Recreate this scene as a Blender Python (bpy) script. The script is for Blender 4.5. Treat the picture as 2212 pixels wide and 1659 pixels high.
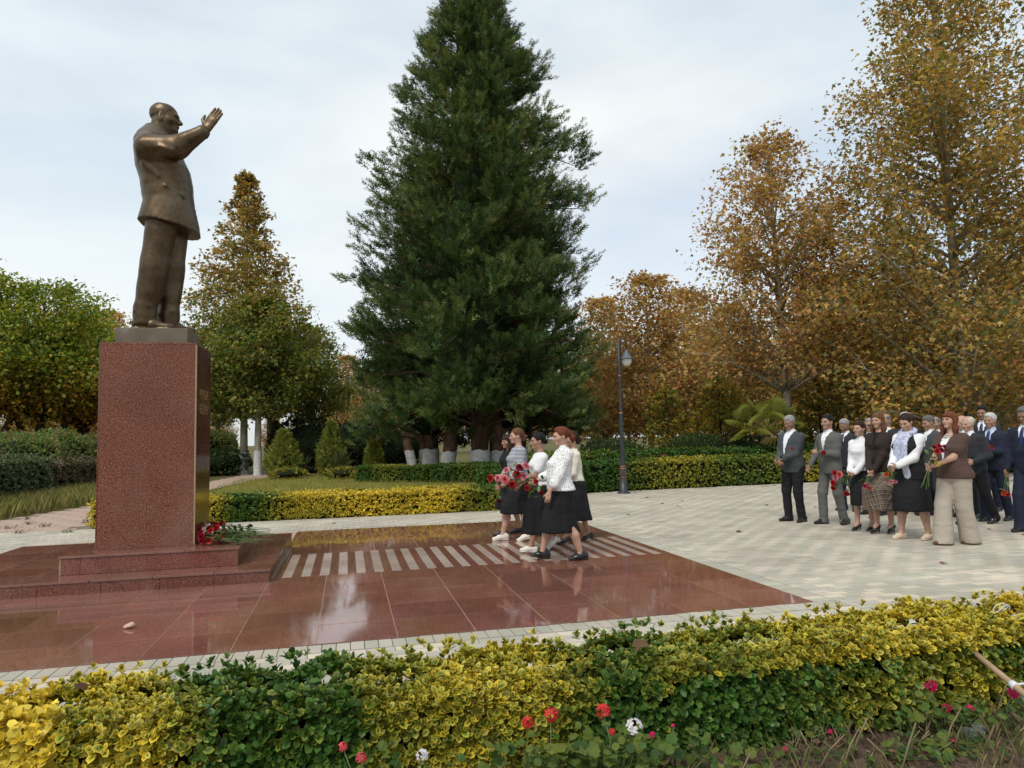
import bpy, math, random
import numpy as np
from mathutils import Vector, Matrix

for o in list(bpy.data.objects):
    bpy.data.objects.remove(o)
S = bpy.context.scene
COL = S.collection
R = math.radians

# ------------------------------------------------------------------ camera
CAM_H = 1.46
CAM_R = ((0.9731217, 0.0040204, -0.2302562), (-0.2291653, -0.0818448, -0.9699406), (-0.0227448, 0.9966370, -0.0787236))
cam = bpy.data.cameras.new('camera')
cam.sensor_fit = 'HORIZONTAL'
cam.sensor_width = 36.0
cam.lens = 36.0 * 1511.0 / 2212.0
cam.clip_start = 0.05
cam.clip_end = 3000.0
camo = bpy.data.objects.new('camera', cam)
COL.objects.link(camo)
m4 = Matrix(CAM_R).to_4x4()
m4.translation = (0, 0, CAM_H)
camo.matrix_world = m4
S.camera = camo

# ------------------------------------------------------------------ world, sun, exposure
SUN_EL, SUN_AZ = 52.0, 222.0          # azimuth measured clockwise from +Y
W = bpy.data.worlds.new('World')
S.world = W
W.use_nodes = True
nt = W.node_tree
nt.nodes.clear()
wo = nt.nodes.new('ShaderNodeOutputWorld')
sky = nt.nodes.new('ShaderNodeTexSky')
sky.sky_type = 'NISHITA'
sky.sun_disc = False
sky.sun_elevation = R(SUN_EL)
sky.sun_rotation = R(SUN_AZ)
sky.air_density = 1.0
sky.dust_density = 2.5
sky.ozone_density = 1.0
bg1 = nt.nodes.new('ShaderNodeBackground')
bg1.inputs['Strength'].default_value = 0.125
nt.links.new(sky.outputs[0], bg1.inputs['Color'])
tc = nt.nodes.new('ShaderNodeTexCoord')
mp = nt.nodes.new('ShaderNodeMapping')
mp.inputs['Scale'].default_value = (1.0, 1.0, 2.6)
mp.inputs['Location'].default_value = (0.35, 0.1, 0.2)
nt.links.new(tc.outputs['Generated'], mp.inputs['Vector'])
n1 = nt.nodes.new('ShaderNodeTexNoise')
n1.inputs['Scale'].default_value = 2.1
n1.inputs['Detail'].default_value = 5.0
n1.inputs['Roughness'].default_value = 0.5
n1.inputs['Distortion'].default_value = 0.15
nt.links.new(mp.outputs[0], n1.inputs['Vector'])
cr = nt.nodes.new('ShaderNodeValToRGB')
cr.color_ramp.elements[0].position = 0.34
cr.color_ramp.elements[0].color = (0.62, 0.62, 0.62, 1)
cr.color_ramp.elements[1].position = 0.62
cr.color_ramp.elements[1].color = (0.97, 0.97, 0.97, 1)
nt.links.new(n1.outputs['Fac'], cr.inputs['Fac'])
n2 = nt.nodes.new('ShaderNodeTexNoise')
n2.inputs['Scale'].default_value = 1.3
n2.inputs['Detail'].default_value = 3.0
nt.links.new(mp.outputs[0], n2.inputs['Vector'])
cc = nt.nodes.new('ShaderNodeValToRGB')
cc.color_ramp.elements[0].position = 0.35
cc.color_ramp.elements[0].color = (0.62, 0.72, 0.78, 1)
cc.color_ramp.elements[1].position = 0.65
cc.color_ramp.elements[1].color = (0.78, 0.81, 0.81, 1)
nt.links.new(n2.outputs['Fac'], cc.inputs['Fac'])
bg2 = nt.nodes.new('ShaderNodeBackground')
bg2.inputs['Strength'].default_value = 0.87
nt.links.new(cc.outputs[0], bg2.inputs['Color'])
mx = nt.nodes.new('ShaderNodeMixShader')
nt.links.new(cr.outputs[0], mx.inputs['Fac'])
nt.links.new(bg1.outputs[0], mx.inputs[1])
nt.links.new(bg2.outputs[0], mx.inputs[2])
nt.links.new(mx.outputs[0], wo.inputs['Surface'])

sl = bpy.data.lights.new('sun', 'SUN')
sl.energy = 1.5
sl.angle = R(18)
sl.color = (1.0, 0.95, 0.87)
so = bpy.data.objects.new('sun', sl)
COL.objects.link(so)
az = R(SUN_AZ)
sd = Vector((math.sin(az) * math.cos(R(SUN_EL)), math.cos(az) * math.cos(R(SUN_EL)), math.sin(R(SUN_EL))))
so.rotation_euler = sd.to_track_quat('Z', 'Y').to_euler()

S.view_settings.view_transform = 'Standard'
S.view_settings.look = 'None'
S.view_settings.gamma = 1.0
S.view_settings.exposure = 0.5
S.view_settings.use_curve_mapping = False
S.render.engine = 'CYCLES'
S.cycles.use_denoising = True
S.cycles.max_bounces = 6
S.cycles.diffuse_bounces = 3
S.cycles.glossy_bounces = 3
S.cycles.transmission_bounces = 4
S.cycles.transparent_max_bounces = 4

# ------------------------------------------------------------------ helpers
rnd = random.Random(11)
RG = np.random.default_rng(5)


def link(o, parent=None):
    COL.objects.link(o)
    if parent is not None:
        o.parent = parent
    return o


def tag(o, label=None, cat=None, group=None, kind=None):
    if label:
        o['label'] = label
    if cat:
        o['category'] = cat
    if group:
        o['group'] = group
    if kind:
        o['kind'] = kind
    return o


def empty(name, loc=(0, 0, 0), rz=0.0):
    o = bpy.data.objects.new(name, None)
    o.empty_display_size = 0.1
    o.location = loc
    o.rotation_euler = (0, 0, rz)
    COL.objects.link(o)
    return o


def fixnorm(me):
    pass


def np_mesh(name, V, F, mat=None, col=None, smooth=False):
    me = bpy.data.meshes.new(name)
    V = np.ascontiguousarray(V, np.float32)
    F = np.ascontiguousarray(F, np.int32)
    n = F.shape[1]
    me.vertices.add(len(V))
    me.vertices.foreach_set('co', V.ravel())
    me.loops.add(F.size)
    me.loops.foreach_set('vertex_index', F.ravel())
    me.polygons.add(len(F))
    me.polygons.foreach_set('loop_start', np.arange(0, F.size, n, dtype=np.int32))
    me.update(calc_edges=True)
    me.polygons.foreach_set('use_smooth', np.full(len(F), bool(smooth)))
    if col is not None:
        a = me.color_attributes.new('Col', 'FLOAT_COLOR', 'POINT')
        c = np.ones((len(V), 4), np.float32)
        c[:, :3] = col
        a.data.foreach_set('color', c.ravel())
    if mat is not None:
        me.materials.append(mat)
    return me


def obj(name, me, parent=None, loc=None, rz=None):
    o = bpy.data.objects.new(name, me)
    link(o, parent)
    if loc is not None:
        o.location = loc
    if rz is not None:
        o.rotation_euler = (0, 0, rz)
    return o


class MB:
    """collects small shapes into one mesh"""
    def __init__(s):
        s.v = []
        s.f = []
        s.mi = []
        s.m = 0

    def add(s, vs, fs):
        b = len(s.v)
        s.v += [tuple(v) for v in vs]
        s.f += [tuple(i + b for i in f) for f in fs]
        s.mi += [s.m] * len(fs)
        return s

    def box(s, x0, x1, y0, y1, z0, z1, bev=0.0):
        if bev <= 0:
            vs = [(x, y, z) for z in (z0, z1) for y in (y0, y1) for x in (x0, x1)]
            fs = [(0, 2, 3, 1), (4, 5, 7, 6), (0, 1, 5, 4), (2, 6, 7, 3), (0, 4, 6, 2), (1, 3, 7, 5)]
            return s.add(vs, fs)
        b = bev
        # chamfered box: 24 verts
        vs = []
        idx = {}
        for iz, z in enumerate((z0, z1)):
            for iy, y in enumerate((y0, y1)):
                for ix, x in enumerate((x0, x1)):
                    dx, dy, dz = (b if ix == 0 else -b), (b if iy == 0 else -b), (b if iz == 0 else -b)
                    idx[(ix, iy, iz)] = len(vs)
                    vs += [(x, y + dy, z + dz), (x + dx, y, z + dz), (x + dx, y + dy, z)]
        I = lambda a, k: idx[a] + k
        fs = []
        for ix in (0, 1):
            f = [I((ix, 0, 0), 0), I((ix, 1, 0), 0), I((ix, 1, 1), 0), I((ix, 0, 1), 0)]
            fs.append(f if ix else f[::-1])
        for iy in (0, 1):
            f = [I((0, iy, 0), 1), I((1, iy, 0), 1), I((1, iy, 1), 1), I((0, iy, 1), 1)]
            fs.append(f[::-1] if iy else f)
        for iz in (0, 1):
            f = [I((0, 0, iz), 2), I((1, 0, iz), 2), I((1, 1, iz), 2), I((0, 1, iz), 2)]
            fs.append(f if iz else f[::-1])
        for ix in (0, 1):
            for iy in (0, 1):
                fs.append([I((ix, iy, 0), 0), I((ix, iy, 0), 1), I((ix, iy, 1), 1), I((ix, iy, 1), 0)])
            for iz in (0, 1):
                fs.append([I((ix, 0, iz), 0), I((ix, 0, iz), 2), I((ix, 1, iz), 2), I((ix, 1, iz), 0)])
        for iy in (0, 1):
            for iz in (0, 1):
                fs.append([I((0, iy, iz), 1), I((0, iy, iz), 2), I((1, iy, iz), 2), I((1, iy, iz), 1)])
        for a in idx:
            fs.append([idx[a], idx[a] + 1, idx[a] + 2])
        return s.add(vs, fs)

    def tube(s, pts, rad, n=8, cap=True):
        pts = [Vector(p) for p in pts]
        if not hasattr(rad, '__len__'):
            rad = [rad] * len(pts)
        b = len(s.v)
        t0 = None
        u = None
        for i, p in enumerate(pts):
            t = (pts[min(i + 1, len(pts) - 1)] - pts[max(i - 1, 0)])
            if t.length < 1e-9:
                t = Vector((0, 0, 1))
            t.normalize()
            if u is None:
                u = t.orthogonal().normalized()
            else:
                u = (u - t * u.dot(t))
                if u.length < 1e-6:
                    u = t.orthogonal()
                u.normalize()
            w = t.cross(u)
            for k in range(n):
                a = 2 * math.pi * k / n
                q = p + (u * math.cos(a) + w * math.sin(a)) * rad[i]
                s.v.append(tuple(q))
        nf = 0
        for i in range(len(pts) - 1):
            for k in range(n):
                k2 = (k + 1) % n
                s.f.append((b + i * n + k, b + i * n + k2, b + (i + 1) * n + k2, b + (i + 1) * n + k))
                nf += 1
        if cap:
            s.f.append(tuple(b + k for k in range(n))[::-1])
            s.f.append(tuple(b + (len(pts) - 1) * n + k for k in range(n)))
            nf += 2
        s.mi += [s.m] * nf
        return s

    def lathe(s, prof, n=20, c=(0, 0, 0)):
        """prof: list of (r, z)"""
        b = len(s.v)
        for r_, z in prof:
            for k in range(n):
                a = 2 * math.pi * k / n
                s.v.append((c[0] + r_ * math.cos(a), c[1] + r_ * math.sin(a), c[2] + z))
        nf = 0
        for i in range(len(prof) - 1):
            for k in range(n):
                k2 = (k + 1) % n
                s.f.append((b + i * n + k, b + i * n + k2, b + (i + 1) * n + k2, b + (i + 1) * n + k))
                nf += 1
        s.mi += [s.m] * nf
        return s

    def mesh(s, name, mats, smooth=False):
        me = bpy.data.meshes.new(name)
        me.from_pydata(s.v, [], s.f)
        if not isinstance(mats, (list, tuple)):
            mats = [mats]
        for m in mats:
            me.materials.append(m)
        if len(mats) > 1:
            me.polygons.foreach_set('material_index', np.array(s.mi, np.int32))
        me.update()
        if smooth:
            me.polygons.foreach_set('use_smooth', np.ones(len(s.f), bool))
        return me

    def build(s, name, mats, parent=None, smooth=False):
        return obj(name, s.mesh(name, mats, smooth), parent)


# ------------------------------------------------------------------ materials
def newmat(name):
    m = bpy.data.materials.new(name)
    m.use_nodes = True
    n = m.node_tree
    n.nodes.clear()
    out = n.nodes.new('ShaderNodeOutputMaterial')
    p = n.nodes.new('ShaderNodeBsdfPrincipled')
    n.links.new(p.outputs[0], out.inputs['Surface'])
    return m, n, p, out


def N(n, t, **kw):
    x = n.nodes.new(t)
    for k, v in kw.items():
        if k in x.inputs:
            x.inputs[k].default_value = v
        else:
            setattr(x, k, v)
    return x


def ramp(n, src, stops):
    r = n.nodes.new('ShaderNodeValToRGB')
    e = r.color_ramp.elements
    while len(e) < len(stops):
        e.new(0.5)
    for i, (p, c) in enumerate(stops):
        e[i].position = p
        e[i].color = (c[0], c[1], c[2], 1) if hasattr(c, '__len__') else (c, c, c, 1)
    n.links.new(src, r.inputs['Fac'])
    return r.outputs['Color']


def mixc(n, fac, a, b, mode='MIX'):
    x = n.nodes.new('ShaderNodeMix')
    x.data_type = 'RGBA'
    x.blend_type = mode
    for sock, v in ((x.inputs['Factor'], fac), (x.inputs[6], a), (x.inputs[7], b)):
        if isinstance(v, bpy.types.NodeSocket):
            n.links.new(v, sock)
        elif hasattr(v, '__len__'):
            sock.default_value = (v[0], v[1], v[2], 1)
        else:
            sock.default_value = v
    return x.outputs[2]


def coords(n, kind='Object', scale=(1, 1, 1)):
    t = n.nodes.new('ShaderNodeTexCoord')
    m = n.nodes.new('ShaderNodeMapping')
    m.inputs['Scale'].default_value = scale
    n.links.new(t.outputs[kind], m.inputs['Vector'])
    return m.outputs[0]


def noise(n, vec, scale, detail=3.0, rough=0.55, dist=0.0):
    x = n.nodes.new('ShaderNodeTexNoise')
    x.inputs['Scale'].default_value = scale
    x.inputs['Detail'].default_value = detail
    x.inputs['Roughness'].default_value = rough
    x.inputs['Distortion'].default_value = dist
    if vec is not None:
        n.links.new(vec, x.inputs['Vector'])
    return x.outputs['Fac']


def bump(n, p, h, strength=0.3, dist=0.01):
    b = n.nodes.new('ShaderNodeBump')
    b.inputs['Strength'].default_value = strength
    b.inputs['Distance'].default_value = dist
    n.links.new(h, b.inputs['Height'])
    n.links.new(b.outputs[0], p.inputs['Normal'])


def plain(name, c, rough=0.6, var=0.15, scale=6.0, spec=0.4, metal=0.0, bmp=0.0, bscale=None):
    m, n, p, out = newmat(name)
    v = coords(n)
    f = noise(n, v, scale, 4)
    lo = [x * (1 - var) for x in c]
    hi = [min(1, x * (1 + var)) for x in c]
    n.links.new(ramp(n, f, [(0.3, lo), (0.7, hi)]), p.inputs['Base Color'])
    p.inputs['Roughness'].default_value = rough
    p.inputs['Specular IOR Level'].default_value = spec
    p.inputs['Metallic'].default_value = metal
    if bmp:
        bump(n, p, noise(n, v, bscale or scale * 5, 4), bmp, 0.01)
    return m


def granite(name, base, dark, light, rough, scale=110.0, objcol=False, spec=0.55):
    m, n, p, out = newmat(name)
    g = n.nodes.new('ShaderNodeNewGeometry')
    vec = g.outputs['Position']
    f1 = noise(n, vec, scale, 2, 0.6)
    f2 = noise(n, vec, scale * 2.1, 2, 0.6)
    f3 = noise(n, vec, 1.3, 4, 0.6)
    c1 = ramp(n, f1, [(0.36, dark), (0.5, base), (0.6, base), (0.72, light)])
    c2 = ramp(n, f2, [(0.35, 0.55), (0.6, 1.0), (0.75, 1.35)])
    c = mixc(n, 0.75, c1, c2, 'MULTIPLY')
    c3 = ramp(n, f3, [(0.3, 0.82), (0.7, 1.15)])
    c = mixc(n, 1.0, c, c3, 'MULTIPLY')
    f4 = noise(n, vec, 0.8, 6, 0.7, 0.6)
    c = mixc(n, ramp(n, f4, [(0.48, 0.0), (0.72, 0.22)]), c, (0.30, 0.24, 0.19))
    if objcol:
        oi = n.nodes.new('ShaderNodeObjectInfo')
        c = mixc(n, 1.0, c, oi.outputs['Color'], 'MULTIPLY')
    n.links.new(c, p.inputs['Base Color'])
    rr = ramp(n, noise(n, vec, 2.2, 5, 0.65), [(0.35, rough * 0.6), (0.7, rough * 1.8)])
    n.links.new(rr, p.inputs['Roughness'])
    p.inputs['Specular IOR Level'].default_value = spec
    return m


M_FLOOR = granite('granite_floor_red', (0.245, 0.098, 0.070), (0.16, 0.062, 0.045), (0.35, 0.18, 0.135), 0.05, 95.0, True, spec=0.8)
M_STRIPE = granite('granite_stripe_pale', (0.50, 0.385, 0.33), (0.42, 0.31, 0.265), (0.58, 0.48, 0.42), 0.14, 120.0, True)
M_STEP = granite('granite_step_red', (0.155, 0.042, 0.027), (0.06, 0.018, 0.013), (0.32, 0.145, 0.09), 0.1, 70.0, True)
M_SHAFT = granite('granite_shaft_red', (0.205, 0.072, 0.042), (0.06, 0.019, 0.012), (0.42, 0.205, 0.12), 0.34, 62.0, True, spec=0.3)
M_EDGE = plain('granite_cut_edge', (0.30, 0.21, 0.13), 0.7, 0.3, 60)
M_GROUT = plain('grout', (0.36, 0.25, 0.19), 0.9, 0.3, 25)
M_SAND = plain('joint_sand', (0.17, 0.16, 0.13), 0.95, 0.3, 9)
M_GOLD = plain('faded_gold_letters', (0.30, 0.19, 0.07), 0.45, 0.3, 30, metal=0.4)


def attr_mat(name, rough=0.6, spec=0.3, transl=0.0, tcol=None, mult=None, bmp=0.0, bscale=60.0, objvar=0.0):
    """colour comes from the per-vertex attribute Col"""
    m, n, p, out = newmat(name)
    a = n.nodes.new('ShaderNodeAttribute')
    a.attribute_name = 'Col'
    c = a.outputs['Color']
    if mult is not None:
        g = n.nodes.new('ShaderNodeNewGeometry')
        f = noise(n, g.outputs['Position'], mult[0], 3)
        c = mixc(n, 1.0, c, ramp(n, f, [(0.3, 1 - mult[1]), (0.7, 1 + mult[1])]), 'MULTIPLY')
    n.links.new(c, p.inputs['Base Color'])
    p.inputs['Roughness'].default_value = rough
    p.inputs['Specular IOR Level'].default_value = spec
    if bmp:
        g2 = n.nodes.new('ShaderNodeNewGeometry')
        bump(n, p, noise(n, g2.outputs['Position'], bscale, 3), bmp, 0.004)
    if transl > 0:
        t = n.nodes.new('ShaderNodeBsdfTranslucent')
        tc_ = mixc(n, 1.0, c, tcol or (1.25, 1.2, 0.55), 'MULTIPLY')
        n.links.new(tc_, t.inputs['Color'])
        ms = n.nodes.new('ShaderNodeMixShader')
        ms.inputs['Fac'].default_value = transl
        n.links.new(p.outputs[0], ms.inputs[1])
        n.links.new(t.outputs[0], ms.inputs[2])
        n.links.new(ms.outputs[0], out.inputs['Surface'])
    return m


M_PAVER = attr_mat('concrete_paver', 0.8, 0.25, mult=(0.9, 0.16), bmp=0.25, bscale=180)
M_LEAF = attr_mat('tree_leaf', 0.6, 0.25, 0.42)
M_HLEAF = attr_mat('glossy_hedge_leaf', 0.42, 0.3, 0.15)
M_NEEDLE = attr_mat('conifer_spray', 0.65, 0.2, 0.22, tcol=(1.0, 1.1, 0.5))
M_GRASS = attr_mat('grass_blade', 0.6, 0.25, 0.25)
M_PETAL = attr_mat('petal', 0.5, 0.3, 0.25, tcol=(1.1, 0.8, 0.8))
M_CORE = plain('foliage_shade_core', (0.016, 0.022, 0.010), 0.95, 0.4, 14, spec=0.05)  # near-black for twigs and the shade among them, painted on solid cores
M_STEM = plain('green_stem', (0.10, 0.15, 0.045), 0.55, 0.25, 20)
M_TWIG = plain('dry_twig', (0.20, 0.145, 0.085), 0.8, 0.3, 20)


def bark(name, c1, c2, c3, sc=5.0):
    m, n, p, out = newmat(name)
    v = coords(n, 'Object', (1, 1, 0.35))
    f = noise(n, v, sc, 6, 0.65, 0.4)
    n.links.new(ramp(n, f, [(0.32, c1), (0.5, c2), (0.66, c3)]), p.inputs['Base Color'])
    p.inputs['Roughness'].default_value = 0.9
    p.inputs['Specular IOR Level'].default_value = 0.15
    bump(n, p, noise(n, v, sc * 4, 5, 0.7), 0.6, 0.03)
    return m


M_BARK_P = bark('plane_bark', (0.16, 0.13, 0.09), (0.33, 0.30, 0.22), (0.46, 0.43, 0.35), 3.5)
M_BARK_D = bark('dark_bark', (0.02, 0.016, 0.012), (0.045, 0.033, 0.024), (0.085, 0.06, 0.042), 5)
M_BARK_R = bark('red_brown_bark', (0.05, 0.03, 0.02), (0.10, 0.058, 0.04), (0.16, 0.10, 0.07), 5)
M_LIME = plain('whitewash', (0.52, 0.52, 0.50), 0.9, 0.25, 7, spec=0.1, bmp=0.4)

# ------------------------------------------------------------------ ground
m, n, p, out = newmat('ground_soil_and_turf')
g_ = n.nodes.new('ShaderNodeNewGeometry')
f1 = noise(n, g_.outputs['Position'], 0.35, 5, 0.6)
f2 = noise(n, g_.outputs['Position'], 6.0, 5, 0.7)
c1 = ramp(n, f1, [(0.4, (0.085, 0.095, 0.028)), (0.56, (0.14, 0.115, 0.05)), (0.68, (0.13, 0.085, 0.05))])
c2 = ramp(n, f2, [(0.3, 0.6), (0.7, 1.3)])
n.links.new(mixc(n, 1.0, c1, c2, 'MULTIPLY'), p.inputs['Base Color'])
p.inputs['Roughness'].default_value = 0.95
p.inputs['Specular IOR Level'].default_value = 0.1
bump(n, p, f2, 0.6, 0.04)
M_GROUND = m
o = MB().add([(-900, -300, -0.03), (900, -300, -0.03), (900, 1500, -0.03), (-900, 1500, -0.03)], [(0, 1, 2, 3)]).build('ground', M_GROUND)
tag(o, 'brown and olive park ground under the trees', 'ground', kind='structure')

# ------------------------------------------------------------------ paved plaza
GX0, GX1, GY0, GY1 = -4.33, 3.92, 5.42, 12.36      # granite rectangle


def far_edge(x):
    if x < 3.1:
        return 14.35
    if x < 6.0:
        return 14.35 + (x - 3.1) * (17.7 - 14.35) / 2.9
    return 17.7 + 0.06 * (x - 6.0)


CR = np.array(CAM_R)


def project(P):
    P = np.asarray(P, float)
    c = (P - np.array([0, 0, CAM_H])) @ CR
    z = -c[:, 2]
    return 512 + 699.5 * c[:, 0] / z, 384 - 699.5 * c[:, 1] / z, z


plaza = MB()
xs = np.linspace(-10, 34, 45)
vs = []
for x in xs:
    vs += [(x, 4.05, -0.012), (x, far_edge(x) + 0.05, -0.012)]
fs = [(2 * i, 2 * i + 2, 2 * i + 3, 2 * i + 1) for i in range(len(xs) - 1)]
plaza.add(vs, fs)
plaza = plaza.build('plaza_pavement', M_SAND)
tag(plaza, 'wide paved plaza of beige and grey concrete blocks', 'pavement', kind='structure')

BE = np.array((0.47, 0.415, 0.335))
GR = np.array((0.395, 0.365, 0.295))
blocks = []   # cx, cy, lx, ly, colour
prng = random.Random(3)
# soldier courses round the granite
for i in range(int((GX1 + 0.2 + 10) / 0.1)):
    x = GX1 + 0.15 - 0.1 * i
    blocks.append((x, GY0 - 0.105, 0.1, 0.2, GR))
for i in range(int((GY1 + 0.1 - GY0) / 0.1)):
    blocks.append((GX1 + 0.105, GY0 + 0.05 + 0.1 * i, 0.2, 0.1, GR))
for i in range(int((GX1 + 6) / 0.1)):
    blocks.append((GX1 + 0.15 - 0.1 * i, GY1 + 0.105, 0.1, 0.2, GR))
row = 0
y = 4.1
while y < 19.6:
    off = 0.1 * (row % 2)
    ph = (row // 2) % 4
    k = 0
    x = -10.07 + off
    if off > 0 and GY0 - 0.21 < y + 0.05 < GY1 + 0.21:
        blocks.append((GX1 + 0.26, y + 0.05, 0.1, 0.1, GR if row % 4 < 2 else BE))
    while x < 33.5:
        cx, cy = x + 0.1, y + 0.05
        ok = cy < far_edge(cx) and not (GX0 - 0.0 < cx < GX1 + 0.3 + (0.02 if off > 0 else 0) and GY0 - 0.215 < cy < GY1 + 0.215)
        if cx < GX0 and GY0 - 0.215 < cy < GY0 + 0.01:
            ok = False
        if ok and cy < GY0 - 0.2:
            pass
        if ok:
            bei = (k + ph * (1 if row % 4 < 2 else 1)) % 2 == 0 if prng.random() < 0.86 else prng.random() < 0.5
            blocks.append((cx, cy, 0.2, 0.1, BE if bei else GR))
        x += 0.2
        k += 1
    y += 0.1
    row += 1
bx = np.array([b[:4] for b in blocks])
bc = np.array([b[4] for b in blocks])
px, py, pz = project(np.c_[bx[:, 0], bx[:, 1], np.zeros(len(bx))])
vis = (pz > 0.5) & (px > -420) & (px < 1420) & (py < 860)
bx, bc, px, py = bx[vis], bc[vis], px[vis], py[vis]
bc = bc * (1 + RG.normal(0, 0.06, (len(bc), 1))) * (1 + RG.normal(0, 0.015, (len(bc), 3)))
bzt = RG.normal(0, 0.0009, len(bx))
T_BLOCK = np.array([(sx * 0.5, sy * 0.5, -0.012) for sx, sy in ((-1, -1), (1, -1), (1, 1), (-1, 1))] + [(sx * 0.5, sy * 0.5, 0) for sx, sy in ((-1, -1), (1, -1), (1, 1), (-1, 1))])
F_BLOCK = np.array([(4, 5, 6, 7), (0, 1, 5, 4), (1, 2, 6, 5), (2, 3, 7, 6), (3, 0, 4, 7)])


def block_mesh(name, B, C, Z, centred=False):
    n_ = len(B)
    V = np.zeros((n_, 8, 3), np.float32)
    for q in range(8):
        inset = 0.0035 if q < 4 else 0.007
        V[:, q, 0] = (0 if centred else B[:, 0]) + T_BLOCK[q, 0] * (B[:, 2] - inset)
        V[:, q, 1] = (0 if centred else B[:, 1]) + T_BLOCK[q, 1] * (B[:, 3] - inset)
        V[:, q, 2] = T_BLOCK[q, 2] + (0 if centred else Z)
    F = (F_BLOCK[None] + (np.arange(n_) * 8)[:, None, None]).reshape(-1, 4)
    return np_mesh(name, V.reshape(-1, 3), F, M_PAVER, np.repeat(C, 8, 0))


# the 300 blocks that show largest stay single parts
inframe = (px > 0) & (px < 1024) & (py > 470) & (py < 730)
# those over the hedge line only: nearer ones are hidden behind the hedge
hid = bx[:, 1] < 4.85
score = np.where(inframe & ~hid, bx[:, 1], 99)
order = np.argsort(score)
single = order[:300]
rest = order[300:]
obj('paver_field', block_mesh('paver_field', bx[rest], bc[rest], bzt[rest]), plaza)['kind'] = 'stuff'
pm_cache = {}
for i in single:
    key = (round(bx[i, 2], 2), round(bx[i, 3], 2), int(rnd.random() * 4), bool(bc[i, 0] > 0.4))
    if key not in pm_cache:
        pm_cache[key] = block_mesh('paver', bx[i:i + 1], bc[i:i + 1], 0, True)
    obj('paver', pm_cache[key], plaza, (bx[i, 0], bx[i, 1], bzt[i]))

# ------------------------------------------------------------------ granite floor
gf = MB().add([(GX0, GY0, 0.0015), (GX1, GY0, 0.0015), (GX1, GY1, 0.0015), (GX0, GY1, 0.0015)], [(0, 1, 2, 3)]).build('granite_floor', M_GROUT)
tag(gf, 'polished red granite floor in front of the monument', 'floor', kind='structure')
slab_cache = {}


def slab(name, x0, x1, y0, y1, mat, parent, z=0.0, t=0.02, gap=0.005, tilt=0.0012, colr=None, bev=0.0012):
    key = (name, round(x1 - x0, 3), round(y1 - y0, 3), round(t, 3), mat.name)
    if key not in slab_cache:
        w, d = (x1 - x0) / 2 - gap / 2, (y1 - y0) / 2 - gap / 2
        slab_cache[key] = MB().box(-w, w, -d, d, -t, 0, bev).mesh(name, mat)
    o = obj(name, slab_cache[key], parent, ((x0 + x1) / 2, (y0 + y1) / 2, z))
    o.rotation_euler = (rnd.gauss(0, tilt), rnd.gauss(0, tilt), 0)
    v = colr if colr is not None else rnd.gauss(1.0, 0.09)
    o.color = (v, v * rnd.gauss(1, 0.03), v * rnd.gauss(1, 0.03), 1)
    return o


SW = 0.592
xe = [GX1 - SW * k for k in range(0, 15)]
xe = [x for x in xe if x > GX0] + [GX0]
ye1 = [GY0 + 0.552 * k for k in range(6)]
ye2 = [9.80, 10.44, 11.08, 11.72, GY1]
for a, b in zip(xe[1:], xe[:-1]):
    for c, d in list(zip(ye1[:-1], ye1[1:])) + list(zip(ye2[:-1], ye2[1:])):
        if b < -0.75 and c > 8.0:
            continue
        slab('floor_slab', a, b, c, d, M_FLOOR, gf, z=0.004)
# strip with pale bars
x = GX1 - 0.115
slab('floor_slab', GX1 - 0.115, GX1, 8.18, 9.80, M_FLOOR, gf, z=0.004)
for k in range(23):
    slab('pale_bar', x - 0.103, x, 8.18, 9.80, M_STRIPE, gf, z=0.004, gap=0.002, tilt=0.0006, colr=rnd.gauss(1, 0.04))
    slab('red_bar', x - 0.2, x - 0.103, 8.18, 9.80, M_FLOOR, gf, z=0.004, gap=0.002, tilt=0.0006)
    x -= 0.2

# ------------------------------------------------------------------ monument base and pedestal
ped = empty('pedestal', (-2.18, 9.08, 0))
tag(ped, 'tall red granite pedestal on two broad steps below the bronze figure', 'pedestal')


def pbox(name, x0, x1, y0, y1, z0, z1, mat, bev=0.003, parent=None, colr=1.0):
    b = MB().box(x0 + 2.18, x1 + 2.18, y0 - 9.08, y1 - 9.08, z0, z1, bev)
    o = b.build(name, mat, parent or ped)
    o.color = (colr, colr, colr, 1)
    return o


Z1, Z2, ZT = 0.142, 0.342, 2.655
SX0, SX1, SY0, SY1 = -4.33, -0.805, 7.99, 11.06
lo = pbox('lower_step_core', SX0 + 0.03, SX1 - 0.03, SY0 + 0.03, SY1 - 0.03, 0, Z1 - 0.03, M_GROUT, 0)
for a, b in zip([-4.33, -3.61, -3.0, -2.43, -1.88, -1.36], [-3.61, -3.0, -2.43, -1.88, -1.36, SX1]):
    pbox('riser_slab', a + 0.002, b - 0.002, SY0, SY0 + 0.026, 0.002, Z1 - 0.027, M_STEP, 0.0012, colr=rnd.gauss(1, 0.12))
for a, b in zip([SY0 + 0.03, 8.75, 9.5, 10.3], [8.745, 9.495, 10.295, SY1]):
    pbox('riser_slab', SX1 - 0.026, SX1, a, b, 0.002, Z1 - 0.027, M_STEP, 0.0012, colr=rnd.gauss(1, 0.12))
    pbox('riser_slab', SX0, SX0 + 0.026, a, b, 0.002, Z1 - 0.027, M_STEP, 0.0012, colr=rnd.gauss(1, 0.12))
tx = [-4.345, -3.72, -3.13, -2.54, -1.95, -1.36, SX1 + 0.012]
ty = [SY0 - 0.012, 8.42, 8.98, 9.6, 10.3, SY1]
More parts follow.
